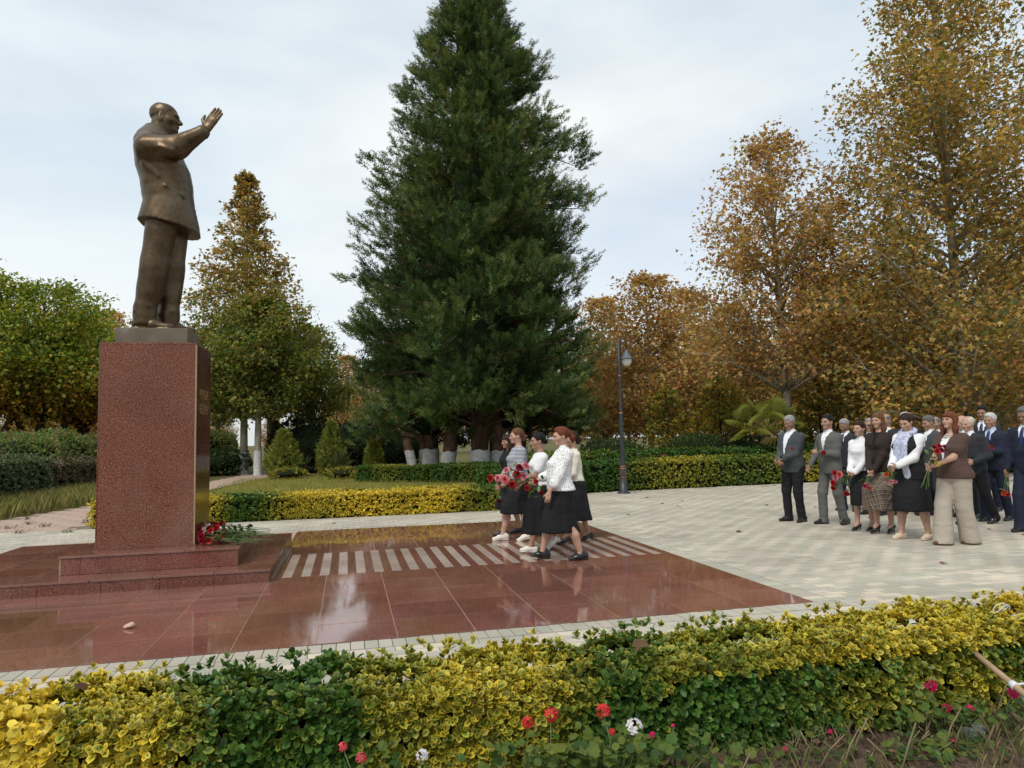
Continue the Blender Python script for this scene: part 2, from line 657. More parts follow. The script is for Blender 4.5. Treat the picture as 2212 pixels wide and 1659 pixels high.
for a, b in zip(tx[:-1], tx[1:]):
    for c, d in zip(ty[:-1], ty[1:]):
        if a > -2.8 and b < -1.3 and c > 8.4 and d < 9.7:
            continue
        o = slab('tread_slab', a, b, c, d, M_FLOOR, ped, z=Z1, t=0.025, tilt=0.0006)
        o.location.x += 2.18
        o.location.y -= 9.08
# upper step
UX0, UX1, UY0, UY1 = -2.93, -1.175, 8.345, 9.82
pbox('upper_step_core', UX0 + 0.03, UX1 - 0.03, UY0 + 0.03, UY1 - 0.03, Z1 - 0.01, Z2 - 0.032, M_GROUT, 0)
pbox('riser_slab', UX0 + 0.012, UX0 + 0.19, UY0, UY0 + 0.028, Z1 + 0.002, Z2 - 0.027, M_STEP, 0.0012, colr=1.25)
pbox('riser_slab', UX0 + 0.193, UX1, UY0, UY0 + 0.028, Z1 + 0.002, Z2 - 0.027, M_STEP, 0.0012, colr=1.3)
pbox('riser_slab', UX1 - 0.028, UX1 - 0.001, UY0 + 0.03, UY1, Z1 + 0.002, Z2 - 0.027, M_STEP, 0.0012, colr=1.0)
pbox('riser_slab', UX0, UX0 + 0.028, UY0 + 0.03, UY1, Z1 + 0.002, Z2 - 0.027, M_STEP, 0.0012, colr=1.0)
pbox('tread_edge', UX0 - 0.006, UX0 + 0.011, UY0 - 0.001, UY0 + 0.028, Z1 + 0.002, Z2 - 0.027, M_EDGE, 0.001)
for a, b in ((UX0 - 0.012, -1.72), (-1.717, UX1 + 0.012)):
    pbox('tread_slab', a, b, UY0 - 0.012, UY1 + 0.012, Z2 - 0.025, Z2, M_FLOOR, 0.002, colr=rnd.gauss(1, 0.05))
# shaft
PX0, PX1, PY0, PY1 = -2.685, -1.68, 8.66, 9.50
pbox('shaft_core', PX0 + 0.025, PX1 - 0.025, PY0 + 0.025, PY1 - 0.025, Z2, ZT - 0.022, M_GROUT, 0)
pbox('front_panel', PX0 + 0.001, PX1 - 0.021, PY0, PY0 + 0.024, Z2 + 0.002, ZT - 0.0205, M_SHAFT, 0.0015)
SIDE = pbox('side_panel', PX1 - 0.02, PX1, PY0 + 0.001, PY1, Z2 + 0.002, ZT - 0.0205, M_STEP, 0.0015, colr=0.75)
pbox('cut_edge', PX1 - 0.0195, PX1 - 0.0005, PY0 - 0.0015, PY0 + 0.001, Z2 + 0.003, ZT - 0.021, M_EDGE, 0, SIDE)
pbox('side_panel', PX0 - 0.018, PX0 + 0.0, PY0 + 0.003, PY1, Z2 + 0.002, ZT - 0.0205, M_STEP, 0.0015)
pbox('back_panel', PX0 + 0.001, PX1 - 0.021, PY1 - 0.024, PY1 - 0.002, Z2 + 0.002, ZT - 0.0205, M_SHAFT, 0.0015)
pbox('cap_slab', PX0 - 0.018, PX1 + 0.001, PY0 - 0.002, PY1 + 0.001, ZT - 0.02, ZT, M_SHAFT, 0.0015, colr=1.1)
pbox('plinth_foot', PX0 - 0.03, PX1 + 0.012, PY0 - 0.012, PY1 + 0.01, Z2 + 0.0005, Z2 + 0.012, M_STEP, 0.001)


def letters(txt, size, yc, zc, width):
    cu = bpy.data.curves.new('letters', 'FONT')
    cu.body = txt
    cu.size = size
    cu.extrude = 0.0015
    cu.align_x = 'CENTER'
    t = bpy.data.objects.new('tmp', cu)
    COL.objects.link(t)
    dg = bpy.context.evaluated_depsgraph_get()
    me = bpy.data.meshes.new_from_object(t.evaluated_get(dg))
    bpy.data.objects.remove(t)
    me.materials.clear()
    me.materials.append(M_GOLD)
    co = np.zeros(len(me.vertices) * 3, np.float32)
    me.vertices.foreach_get('co', co)
    co = co.reshape(-1, 3)
    w = co[:, 0].max() - co[:, 0].min()
    new = np.zeros_like(co)
    new[:, 1] = co[:, 0] * width / w
    new[:, 2] = co[:, 1]
    new[:, 0] = co[:, 2]
    me.vertices.foreach_set('co', new.ravel())
    me.update()
    o = obj('inscription', me, SIDE, (PX1 + 2.18 + 0.001, yc - 9.08, zc))
    o['label'] = 'faded gold lettering on the side of the shaft'
    return o


letters('HEYDƏR', 0.165, 9.08, 2.02, 0.50)
letters('ƏLİYEV', 0.165, 9.08, 1.845, 0.50)

# ------------------------------------------------------------------ vegetation helpers
def unit(a):
    a = np.asarray(a, float)
    return a / np.maximum(np.linalg.norm(a, axis=-1, keepdims=True), 1e-9)


def frames(d, up=None, roll=None):
    """matrices whose columns are x = d, y = side, z = normal"""
    d = unit(d)
    if up is None:
        up = RG.normal(0, 1, d.shape)
    y = np.cross(up, d)
    bad = np.linalg.norm(y, axis=1) < 1e-4
    if bad.any():
        y[bad] = np.cross(RG.normal(0, 1, (bad.sum(), 3)), d[bad])
    y = unit(y)
    z = np.cross(d, y)
    if roll is not None:
        c, s_ = np.cos(roll)[:, None], np.sin(roll)[:, None]
        y, z = y * c + z * s_, z * c - y * s_
    return np.stack([d, y, z], axis=2)


def scatter(T, F, P, M, Sc):
    T = np.asarray(T, float)
    F = np.asarray(F)
    n_ = len(P)
    Sc = np.asarray(Sc, float)
    if Sc.ndim == 1:
        Sc = Sc[:, None]
    V = np.einsum('nij,nkj->nki', M, T[None] * Sc[:, None, :]) + np.asarray(P)[:, None, :]
    FF = (F[None] + (np.arange(n_) * len(T))[:, None, None]).reshape(-1, F.shape[1])
    return V.reshape(-1, 3), FF


def snoise(P, scale, seed=0):
    """cheap smooth noise in about -1..1"""
    g = np.random.default_rng(seed)
    P = np.asarray(P, float) * scale
    out = np.zeros(P.shape[:-1])
    for k in range(5):
        w = g.normal(0, 1, 3) * (1 + 0.5 * k)
        out += np.sin(P @ w + g.uniform(0, 6.28)) / (1 + 0.35 * k)
    return out / 2.6


def pick(pal, n_, w=None):
    pal = np.array(pal)
    i = RG.choice(len(pal), n_, p=None if w is None else np.array(w) / sum(w))
    c = pal[i] * np.exp(RG.normal(0, 0.14, (n_, 1))) * (1 + RG.normal(0, 0.05, (n_, 3)))
    return np.clip(c, 0.003, 0.9)


# leaf shapes: x along the leaf, z its normal
def palmate():
    rim = [(0.0, 0.03), (0.10, 0.34), (0.28, 0.20), (0.50, 0.52), (0.60, 0.20), (1.0, 0.0), (0.60, -0.20), (0.50, -0.52), (0.28, -0.20), (0.10, -0.34)]
    T = [(0.3, 0, 0.0)] + [(x, y_, -0.10 * (abs(y_) * 2) - 0.15 * max(0, x - 0.5)) for x, y_ in rim]
    F = [(0, 1 + k, 1 + (k + 1) % 10) for k in range(10)]
    return T, F


def palm5():
    rim = [(0.0, 0.0), (0.15, 0.36), (0.55, 0.48), (0.5, 0.14), (1.0, 0.0), (0.5, -0.14), (0.55, -0.48), (0.15, -0.36)]
    T = [(0.3, 0, 0)] + [(x, y_, -0.2 * abs(y_) - 0.12 * max(0, x - 0.5)) for x, y_ in rim]
    F = [(0, 1 + k, 1 + (k + 1) % 8) for k in range(8)]
    return T, F


T_PALM, F_PALM = palmate()
T_TRI = [(0, 0, 0), (0.32, 0.46, -0.09), (0.5, 0.17, 0.02), (1.0, 0, -0.12), (0.5, -0.17, 0.02), (0.32, -0.46, -0.09)]
F_TRI = [(0, 2, 1), (0, 4, 2), (4, 3, 2), (0, 5, 4)]
T_P5, F_P5 = palm5()
T_LEAF4 = [(0, 0, 0), (0.5, 0.30, 0.06), (1, 0, -0.05), (0.5, -0.30, 0.06), (0.5, 0, 0)]
F_LEAF4 = [(0, 4, 1), (4, 2, 1), (0, 3, 4), (4, 3, 2)]
# oval leaf with a rim that can take another colour
_t, _f = [], []
for k in range(6):
    a = 2 * math.pi * k / 6
    _t.append((0.5 + 0.32 * math.cos(a), 0.20 * math.sin(a), 0.035 * abs(math.sin(a))))
for k in range(6):
    a = 2 * math.pi * k / 6
    _t.append((0.5 + 0.54 * math.cos(a), 0.37 * math.sin(a), 0.11 * abs(math.sin(a)) - 0.08 * max(0, math.cos(a))))
_t = [(0.46, 0, -0.01)] + _t[6:]
_f = [(0, 1 + k, 1 + (k + 1) % 6) for k in range(6)]
T_OVAL, F_OVAL = _t, _f
OVAL_RIM = np.array([-0.25] + [1] * 6)
T_LEAF2 = [(0, 0, 0), (0.5, 0.33, 0.05), (1, 0, -0.05), (0.5, -0.33, 0.05)]
F_LEAF2 = [(0, 2, 1), (0, 3, 2)]


def spray_shape():
    T, F = [], []

    def tri(a, b, c):
        i = len(T)
        T.extend([a, b, c])
        F.append((i, i + 1, i + 2))
    tri((0, -0.05, 0), (0, 0.05, 0), (1.0, 0, -0.05))
    for k in range(3):
        x0 = 0.10 + 0.24 * k
        L = 0.50 - 0.09 * k
        for s_ in (-1, 1):
            z1 = 0.10 * (1 if (k + (s_ > 0)) % 2 else -1)
            tri((x0, 0.0, 0), (x0 + 0.13, 0.0, 0), (x0 + L * 0.75, s_ * L * 0.72, z1))
    return T, F


T_SPRAY, F_SPRAY = spray_shape()
T_BLADE = [(-0.03, 0, 0), (0.03, 0, 0), (0.12, 0.02, 0.6), (0.35, 0.03, 1.0)]
F_BLADE = [(0, 1, 2), (0, 2, 3)]


def tubes(mb, P, r0, r1, n=6):
    mb.tube(P, list(np.linspace(r0, r1, len(P))), n)


# ------------------------------------------------------------------ broadleaf tree
def broad_tree(H, trunk_h, prof, nl, trunk_r, nleaf, leaf, pal, w, T=None, F=None, seed=0, up=0.75, barkm=None, lean=(0, 0), fork=1, lowpal=None, clump=0.33, tn=8, side=None, gap=1.0):
    """returns (trunk mesh, crown mesh); prof: list of (z/H, radius m)"""
    if T is None:
        T, F = T_TRI, F_TRI
    r = random.Random(seed)
    g = np.random.default_rng(seed + 100)
    zz = [q[0] * H for q in prof]
    rr = [q[1] for q in prof]
    mb = MB()
    trunk = []
    for i in range(9):
        t = i / 8
        trunk.append(Vector((lean[0] * t * H + 0.12 * math.sin(3 * t + seed) * t, lean[1] * t * H + 0.12 * math.cos(2.3 * t + seed) * t, H * 0.93 * t)))
    tubes(mb, trunk, trunk_r, 0.03, tn)
    for f_ in range(fork - 1):
        a_ = 0.4 + 2.7 * f_ + seed
        mb.tube([(0, 0, 0.1), (math.cos(a_) * 0.5, math.sin(a_) * 0.5, trunk_h * 0.5), (math.cos(a_) * 1.3, math.sin(a_) * 1.3, trunk_h * 1.15), (math.cos(a_) * 1.9, math.sin(a_) * 1.9, H * 0.7)], [trunk_r * 0.8, trunk_r * 0.7, trunk_r * 0.5, 0.03], tn)
    pts, dirs, rad = [], [], []

    def at_t(z):
        t = min(max(z / (H * 0.93), 0), 0.999) * 8
        i = int(t)
        return trunk[i].lerp(trunk[i + 1], t - i)
    for k in range(nl):
        t = (k + r.random()) / nl
        z = trunk_h + (H * 0.985 - trunk_h) * t
        az_ = k * 2.39996 + r.uniform(-0.5, 0.5)
        L = max(np.interp(z, zz, rr) * r.uniform(0.72, 1.12), 0.12)
        el = up * r.uniform(0.75, 1.2)
        z0 = max(z - L * math.tan(min(el, 1.2)) * 0.75, trunk_h * 0.75)
        p0 = at_t(z0)
        tip = at_t(z) + Vector((math.cos(az_) * L, math.sin(az_) * L, r.uniform(-0.2, 0.25) * L * 0.5))
        mid = p0.lerp(tip, 0.5) + Vector((r.uniform(-.1, .1), r.uniform(-.1, .1), 0.10 * L))
        path = []
        for i in range(6):
            s_ = i / 5
            path.append((1 - s_) ** 2 * p0 + 2 * s_ * (1 - s_) * mid + s_ ** 2 * tip)
        br = max(0.012, min(trunk_r * 0.42, 0.018 * L + 0.008))
        tubes(mb, path, br, 0.006, 5)
        ns = max(3, int(L * 2.6))
        for j in range(ns):
            s_ = 0.25 + 0.72 * (j + r.random()) / ns
            i = min(int(s_ * 5), 4)
            b0 = path[i].lerp(path[i + 1], s_ * 5 - i)
            d0 = (path[i + 1] - path[i]).normalized()
            sd_ = Vector((r.gauss(0, 1), r.gauss(0, 1), r.gauss(0.15, 0.6)))
            dd = (d0 * 0.8 + sd_.normalized()).normalized()
            sl_ = L * r.uniform(0.2, 0.42) * (1.15 - 0.5 * s_) + 0.12
            b1 = b0 + dd * sl_ + Vector((0, 0, -0.05 * sl_))
            if sl_ > 0.3:
                mb.tube([b0, b0.lerp(b1, 0.5) + Vector((0, 0, 0.04 * sl_)), b1], [0.009 + 0.004 * sl_, 0.006, 0.003], 3, False)
            q = 3 + int(sl_ * 5)
            for i2 in range(q):
                u_ = 0.3 + 0.75 * (i2 + r.random()) / q
                pts.append(b0.lerp(b1, u_))
                dirs.append(dd)
                rad.append(L)
        for i2 in range(3):
            pts.append(path[-1] + (path[-1] - path[-2]) * r.uniform(-0.3, 0.15))
            dirs.append((path[-1] - path[-2]).normalized())
            rad.append(L)
    pts = np.array([tuple(q) for q in pts])
    dirs = np.array([tuple(q) for q in dirs])
    per = max(1, int(round(nleaf / len(pts))))
    rad = np.repeat(np.array(rad), per)[:, None]
    P = np.repeat(pts, per, 0)
    D = np.repeat(dirs, per, 0)
    cl = g.normal(0, 1, P.shape) * clump * np.array([1, 1, 0.75]) * np.clip(0.25 + rad / 2.6, 0.3, 1.0)
    P = P + cl
    n_ = len(P)
    d = unit(D * 0.6 + g.normal(0, 0.55, (n_, 3)) + np.array([0, 0, -0.35]))
    upv = unit(g.normal(0, 0.55, (n_, 3)) + np.array([0, 0, 1.0]))
    Mx = frames(d, upv)
    sc = leaf * np.clip(g.normal(1, 0.22, n_), 0.5, 1.6)
    V, FF = scatter(T, F, P, Mx, sc)
    c = pick(pal, n_, w)
    if lowpal is not None:
        f = np.clip((lowpal[1] * H - P[:, 2]) / (0.18 * H) + g.normal(0, 0.4, n_), 0, 1)[:, None]
        c = c * (1 - f) + pick(lowpal[0], n_) * f
    pn = snoise(P, 0.9, seed)
    c = c * (1 + 0.16 * pn)[:, None]
    C = np.repeat(c, len(T), 0)
    tm = mb.mesh('trunk', barkm or M_BARK_P, True)
    cm = np_mesh('crown', V, FF, M_LEAF, C)
    return tm, cm


def whitewash(parent, r0, h, lean=(0, 0), rx=1.0):
    mb = MB()
    prof = [(r0 * 1.14, -0.05), (r0 * 1.03, 0.15), (r0 * 1.015, h * 0.6), (r0 * 1.01, h)]
    n = 14
    for i, (q, z) in enumerate(prof):
        for k in range(n):
            a = 2 * math.pi * k / n
            zz = z + (0.035 * math.sin(k * 2.1) if i == len(prof) - 1 else 0)
            mb.v.append((lean[0] * zz + q * math.cos(a), lean[1] * zz + q * math.sin(a), zz))
    for i in range(len(prof) - 1):
        for k in range(n):
            mb.f.append((i * n + k, i * n + (k + 1) % n, (i + 1) * n + (k + 1) % n, (i + 1) * n + k))
            mb.mi.append(0)
    o = mb.build('whitewashed_band', M_LIME, parent, True)
    o['label'] = 'white limewash painted round the trunk foot'
    return o


def place_tree(name, meshes, loc, rz, sc, label, group=None, cat='tree', ww=None):
    e = empty(name, loc, rz)
    e.scale = (sc, sc, sc)
    tag(e, label, cat, group)
    tr_ = obj('trunk', meshes[0], e)
    obj('crown', meshes[1], e)
    if ww:
        whitewash(tr_, *ww)
    return e


def wx(pxl, Y, z=1.46):
    """world X of the photo column pxl (2212 wide) at depth Y, eye height"""
    a = CR
    # solve on the horizon line: ray r with r_z = 0
    yy = 957 - 0.02282 * (pxl - 749)
    c = np.array([(pxl - 1106) / 1511.0, -(yy - 829.5) / 1511.0, -1.0])
    w = CR @ c
    return float(w[0] / w[1] * Y)


BROWN = [(0.4074, 0.223, 0.0772), (0.5499, 0.3296, 0.1089), (0.3158, 0.1455, 0.063), (0.4482, 0.3395, 0.1209), (0.2445, 0.194, 0.0772), (0.6113, 0.3879, 0.1689)]
BROWN_W = [4, 3, 3, 3, 2, 1]
OLIVE = [(0.3784, 0.2655, 0.0804), (0.4731, 0.2962, 0.0917), (0.2129, 0.2043, 0.0688), (0.5677, 0.3676, 0.1147), (0.3312, 0.1634, 0.0644), (0.154, 0.1738, 0.0596)]
OLIVE_W = [4, 3, 3, 2, 2, 2]
GREENP = [(0.1294, 0.1831, 0.043), (0.1849, 0.2315, 0.0496), (0.2774, 0.2606, 0.058), (0.0924, 0.1446, 0.0363), (0.3513, 0.2701, 0.0662)]
GREENP_W = [4, 4, 3, 2, 2]
YGREEN = [(0.2222, 0.2694, 0.0324), (0.1508, 0.2155, 0.0302), (0.3174, 0.3079, 0.0378), (0.0952, 0.1539, 0.0238), (0.4126, 0.3079, 0.0378)]
YGREEN_W = [4, 4, 3, 2, 1]
ORANGE = [(0.4174, 0.2057, 0.022), (0.3795, 0.242, 0.033), (0.3036, 0.1331, 0.022), (0.1898, 0.1452, 0.022)]

# right-hand plane trees
prof = [(0.08, 3.4), (0.14, 4.6), (0.3, 5.2), (0.42, 4.6), (0.5, 3.9), (0.7, 2.6), (0.88, 1.5), (1.0, 0.3)]
tm = broad_tree(20.5, 1.5, prof, 160, 0.23, 66000, 0.165, OLIVE, OLIVE_W, seed=3, up=0.62, clump=0.36)
place_tree('plane_tree', tm, (wx(2085, 19.5), 19.5, -0.03), 0.4, 1.0, 'tallest plane tree, dense olive brown leaves, rising out of the frame behind the crowd', 'autumn plane trees')
prof = [(0.28, 2.6), (0.34, 3.2), (0.48, 3.2), (0.65, 2.7), (0.8, 2.0), (0.92, 1.1), (1.0, 0.3)]
tm = broad_tree(13.2, 3.9, prof, 92, 0.19, 22000, 0.15, BROWN, BROWN_W, seed=8, up=0.8, clump=0.36, lean=(-0.018, 0.0))
T1_X = wx(1705, 22.6)
place_tree('plane_tree', tm, (T1_X, 22.6, -0.03), 0.0, 1.0, 'sparse brown plane tree with pale bare trunk behind the man in dark grey jacket', 'autumn plane trees')
# shared mesh for the trees further back
prof = [(0.16, 1.8), (0.3, 3.0), (0.5, 2.9), (0.75, 1.9), (0.92, 0.9), (1.0, 0.2)]
BG1 = broad_tree(10.0, 1.9, prof, 60, 0.15, 13000, 0.20, BROWN, BROWN_W, seed=15, up=0.75, clump=0.4)
BG2 = broad_tree(9.5, 1.8, prof, 55, 0.15, 12000, 0.20, OLIVE, OLIVE_W, seed=21, up=0.7, clump=0.42)
right_bg = [
    (1310, 39, 0, 1.03, 0.3, 'rusty brown plane tree just right of the lamp post head'),
    (1405, 33, 0, 1.03, 1.3, 'brown plane tree with pale trunk between lamp post and round shrubs'),
    (1490, 41, 0, 1.15, 2.2, 'far brown plane tree rising behind the two round shrubs'),
    (1590, 34, 1, 0.95, 3.3, 'lower olive plane tree left of the fan palm'),
    (1790, 36, 0, 1.15, 4.0, 'brown plane tree behind the second man in grey suit'),
    (1880, 29, 1, 0.93, 5.0, 'olive brown plane tree behind the woman in white shirt'),
    (1990, 33, 0, 1.1, 0.9, 'brown plane tree behind the woman with the scarf'),
    (2060, 26, 1, 0.8, 1.9, 'short olive plane tree behind the woman in beige trousers'),
    (2190, 30, 0, 1.1, 2.9, 'brown plane tree at the edge behind the tall dark suited man'),
    (2330, 24, 1, 1.1, 3.7, 'olive plane tree beyond the frame edge behind the last man'),
]
for pxl, Y, kind, s_, rz, lab in right_bg:
    place_tree('plane_tree', (BG1, BG2)[kind], (wx(pxl, Y), Y, -0.03), rz, s_, lab, 'autumn plane trees')

# plane trees left of the conifer, with whitewashed trunks
prof = [(0.22, 2.6), (0.30, 3.7), (0.40, 3.9), (0.5, 3.1), (0.6, 2.25), (0.74, 1.3), (0.87, 0.6), (0.94, 0.3), (1.0, 0.05)]
tm = broad_tree(16.7, 3.7, prof, 135, 0.22, 29000, 0.2, OLIVE, OLIVE_W, seed=31, up=0.85, clump=0.25, lowpal=(GREENP, 0.62))
place_tree('plane_tree', tm, (wx(527, 38), 38, -0.03), 0.5, 1.0, 'tall pointed plane tree with olive leaves right of the statue', 'plane trees with whitewashed trunks', ww=(0.24, 1.15))
prof = [(0.36, 1.4), (0.48, 2.3), (0.62, 2.4), (0.8, 1.6), (1.0, 0.3)]
PS = broad_tree(9.3, 3.5, prof, 48, 0.2, 11000, 0.19, GREENP, GREENP_W, seed=37, up=0.8, clump=0.36)
place_tree('plane_tree', PS, (wx(557, 36.2), 36.2, -0.03), 0.0, 0.98, 'middle whitewashed plane tree, nearest of three beside the pedestal', 'plane trees with whitewashed trunks', ww=(0.2, 1.25))
place_tree('plane_tree', PS, (wx(584, 40), 40, -0.03), 2.2, 1.0, 'whitewashed plane tree behind the small thuja', 'plane trees with whitewashed trunks', ww=(0.2, 1.1))
place_tree('plane_tree', PS, (wx(672, 42), 42, -0.03), 3.6, 0.95, 'leafy plane tree at the far side of the lawn over dark bushes', 'plane trees with whitewashed trunks', ww=(0.2, 1.1))
place_tree('plane_tree', PS, (wx(470, 46), 46, -0.03), 4.6, 0.95, 'plane tree half hidden by the pedestal edge beside the path', 'plane trees with whitewashed trunks', ww=(0.2, 1.1))
place_tree('autumn_tree', BG1, (wx(752, 50), 50, -0.03), 0.5, 0.8, 'small bronze leaved tree in the gap left of the conifer', 'autumn plane trees')

# left trees
prof = [(0.40, 2.6), (0.5, 3.3), (0.65, 3.2), (0.82, 2.3), (0.95, 1.0), (1.0, 0.3)]
LT = broad_tree(8.3, 3.2, prof, 70, 0.2, 20000, 0.17, YGREEN, YGREEN_W, T=T_LEAF4, F=F_LEAF4, seed=41, up=0.9, barkm=M_BARK_D, lowpal=(ORANGE, 0.52), clump=0.34, fork=3)
place_tree('green_tree', LT, (wx(88, 36), 36, -0.03), 0.2, 1.16, 'round yellow green tree with orange lower leaves left of the pedestal', 'green trees beside the path')
place_tree('green_tree', LT, (wx(-35, 35), 35, -0.03), 2.6, 1.16, 'green tree cut by the frame edge, dark leaning trunk', 'green trees beside the path')
place_tree('green_tree', LT, (wx(172, 42), 42, -0.03), 4.1, 1.08, 'yellow green tree behind, partly covered by the pedestal', 'green trees beside the path')
place_tree('autumn_tree', BG1, (wx(228, 52), 52, -0.03), 1.0, 1.13, 'bronze leaved tree peeping out behind the bronze trouser legs', 'autumn plane trees')
place_tree('autumn_tree', BG2, (wx(290, 58), 58, -0.03), 3.0, 1.15, 'distant olive tree directly behind the statue plinth', 'autumn plane trees')
# far tree belt
FARLAB = ['olive tree far off beyond the left frame edge', 'far brown tree between the two dark left trunks', 'small far olive tree behind the round shrubs', 'far brown tree just left of the pedestal shaft', 'far olive tree behind the pedestal shaft, left half', 'far brown tree behind the pedestal shaft, right half', 'small far olive tree in the gap right of the pedestal', 'small far brown tree behind the whitewashed trunks', 'small far olive tree above the big dark shrub', 'far brown tree over the tall thuja', 'far olive tree at the left skirt of the conifers', 'far brown tree behind the leaning white footed trunk', 'far olive tree behind the middle conifer trunks', 'far brown tree behind the tallest conifer trunk', 'far olive tree behind the heads of the walking women', 'far brown tree between the walking women and the lamp', 'far olive tree left of the lamp pole', 'far brown tree right of the lamp pole', 'far olive tree behind the left round shrub', 'far brown tree behind the right round shrub', 'far olive tree behind the fan palm', 'far brown tree behind the pale bare trunk', 'far olive tree over the white shirt woman', 'far brown tree over the plaid skirt woman', 'far olive tree over the beige trousers woman', 'far brown tree over the last man', 'far olive tree beyond the right frame edge']
far = [(-60, 75, 1, 0.9), (40, 82, 0, .75), (110, 70, 1, 0.6), (180, 90, 0, 1.0), (330, 95, 1, .9), (420, 88, 0, .75), (480, 100, 1, 0.62), (590, 95, 0, .6), (660, 78, 1, .62), (720, 92, 0, .8), (800, 84, 1, 1.0), (880, 78, 0, 1.0), (960, 86, 1, 1.0), (1060, 80, 0, 1.05), (1150, 74, 1, 1.0), (1230, 70, 0, 1.0), (1290, 62, 1, 1.0), (1360, 66, 0, 1.1), (1450, 60, 1, 1.1), (1540, 64, 0, 1.1), (1640, 58, 1, 1.1), (1740, 62, 0, 1.1), (1850, 56, 1, 1.1), (1960, 60, 0, 1.1), (2080, 54, 1, 1.1), (2200, 58, 0, 1.1), (2320, 50, 1, 1.1)]
for i, (pxl, Y, kind, s_) in enumerate(far):
    place_tree('distant_tree', (BG1, BG2)[kind], (wx(pxl, Y), Y, -0.03), i * 1.7, s_, FARLAB[i], 'distant belt of trees')

# ------------------------------------------------------------------ the big conifer
def conifer(H, z0, prof, nb, seed, dens, extra=(), ls=0.36, core=0.34):
    r = random.Random(seed)
    g = np.random.default_rng(seed)
    zz = [q[0] * H for q in prof]
    rr = [q[1] for q in prof]
    P, D, U, K, SC = [], [], [], [], []
    mb = MB()
    mb.tube([(0, 0, -0.1), (0.05, 0, H * 0.3), (0, 0.05, H * 0.6), (0, 0, H * 0.97)], [0.36, 0.3, 0.2, 0.03], 12)
    blist = []
    for k in range(nb):
        t = ((k + r.random()) / nb) ** 0.92
        z = z0 + (H - z0) * t
        az_ = k * 2.39996 + r.uniform(-.6, .6)
        L = np.interp(z, zz, rr) * r.choice([0.62, 0.78, 0.88, 0.95, 1.0, 1.04])
        el = 0.10 + 0.55 * t + r.uniform(-0.12, 0.2)
        blist.append((z, az_, L, el, r.uniform(-.12, .25)))
    blist += list(extra)
    for z, az_, L, el, dr in blist:
        ca, sa = math.cos(az_), math.sin(az_)
        zs = z - L * math.tan(el) * 0.6
        zs = max(zs, 0.5)
        npl = max(4, int(L * 5.0 + 3))
        t = g.uniform(0.22, 0.96, npl) ** 0.8
        side = g.choice([-1.0, 1.0], npl)
        lat = side * np.abs(g.normal(0, 1, npl)) * (0.05 + 0.13 * L * np.clip(1.15 - t, 0.1, 0.6))
        hx = L * t
        hz = zs + (z - zs) * t + 0.10 * L * np.sin(t * 3.0) - dr * L * np.maximum(0, t - 0.6) + g.normal(0, 0.10 + 0.02 * L, npl)
        base = np.stack([ca * hx - sa * lat, sa * hx + ca * lat, hz], 1)
        fwd = np.array([ca, sa, 0.0])
        lt = np.array([-sa, ca, 0.0])
        pd = unit(fwd[None] * g.uniform(0.45, 0.9, npl)[:, None] + lt[None] * (side * g.uniform(0.1, 0.7, npl))[:, None] + np.array([0, 0, 1.0])[None] * g.uniform(0.15, 0.75, npl)[:, None])
        pl = g.uniform(0.45, 0.9, npl) * (1.15 - 0.3 * t)
        kk = r.gauss(0, 0.7) + g.normal(0, 0.9, npl)
        ns = dens
        u_ = np.tile(np.linspace(0.05, 1.0, ns), npl)
        bi = np.repeat(np.arange(npl), ns)
        p_ = base[bi] + pd[bi] * (pl[bi] * u_)[:, None] + g.normal(0, 0.055, (len(bi), 3)) * (1.2 - 0.7 * u_)[:, None]
        p_[:, 2] -= 0.10 * pl[bi] * u_ ** 2 * (kk[bi] < 0)
        d_ = pd[bi] * 0.9 + g.normal(0, 0.42, (len(bi), 3)) * (1.15 - 0.7 * u_)[:, None] + np.array([0, 0, 0.22])
        P.append(p_)
        D.append(d_)
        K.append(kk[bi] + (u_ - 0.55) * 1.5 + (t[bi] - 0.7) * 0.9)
        SC.append(ls * g.uniform(0.75, 1.25, len(bi)) * (1.12 - 0.4 * u_))
        mb.tube([(0, 0, zs), (ca * L * 0.5, sa * L * 0.5, zs + (z - zs) * 0.5 + 0.1 * L), (ca * L * 0.9, sa * L * 0.9, z - dr * L * 0.3)], [0.05 + 0.008 * L, 0.04, 0.01], 5, False)
    P, D, K, SC = np.concatenate(P), np.concatenate(D), np.concatenate(K), np.concatenate(SC)
    Mx = frames(D, unit(g.normal(0, 0.8, D.shape) + np.array([0, 0, 0.6])))
    V, FF = scatter(T_SPRAY, F_SPRAY, P, Mx, SC)
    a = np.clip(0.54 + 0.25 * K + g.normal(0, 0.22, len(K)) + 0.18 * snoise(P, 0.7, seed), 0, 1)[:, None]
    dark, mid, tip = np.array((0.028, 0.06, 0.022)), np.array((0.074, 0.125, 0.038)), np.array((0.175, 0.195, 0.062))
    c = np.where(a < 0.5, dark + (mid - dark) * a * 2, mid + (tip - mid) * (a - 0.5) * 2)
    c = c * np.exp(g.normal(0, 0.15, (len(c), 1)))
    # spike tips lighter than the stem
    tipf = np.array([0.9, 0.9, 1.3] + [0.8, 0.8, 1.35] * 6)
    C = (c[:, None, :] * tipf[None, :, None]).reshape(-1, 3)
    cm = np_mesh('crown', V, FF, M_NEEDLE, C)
    tm_ = mb.mesh('trunk', M_BARK_R, True)
    # solid filler for the twig mass, crown's inner shade put in as near-black colour
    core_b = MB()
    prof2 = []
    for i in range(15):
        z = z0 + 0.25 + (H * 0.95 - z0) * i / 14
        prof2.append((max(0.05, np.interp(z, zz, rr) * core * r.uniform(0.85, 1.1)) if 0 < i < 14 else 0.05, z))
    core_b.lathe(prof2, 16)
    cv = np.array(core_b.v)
    cv[:, :2] *= (1 + 0.2 * snoise(cv, 1.1, seed))[:, None]
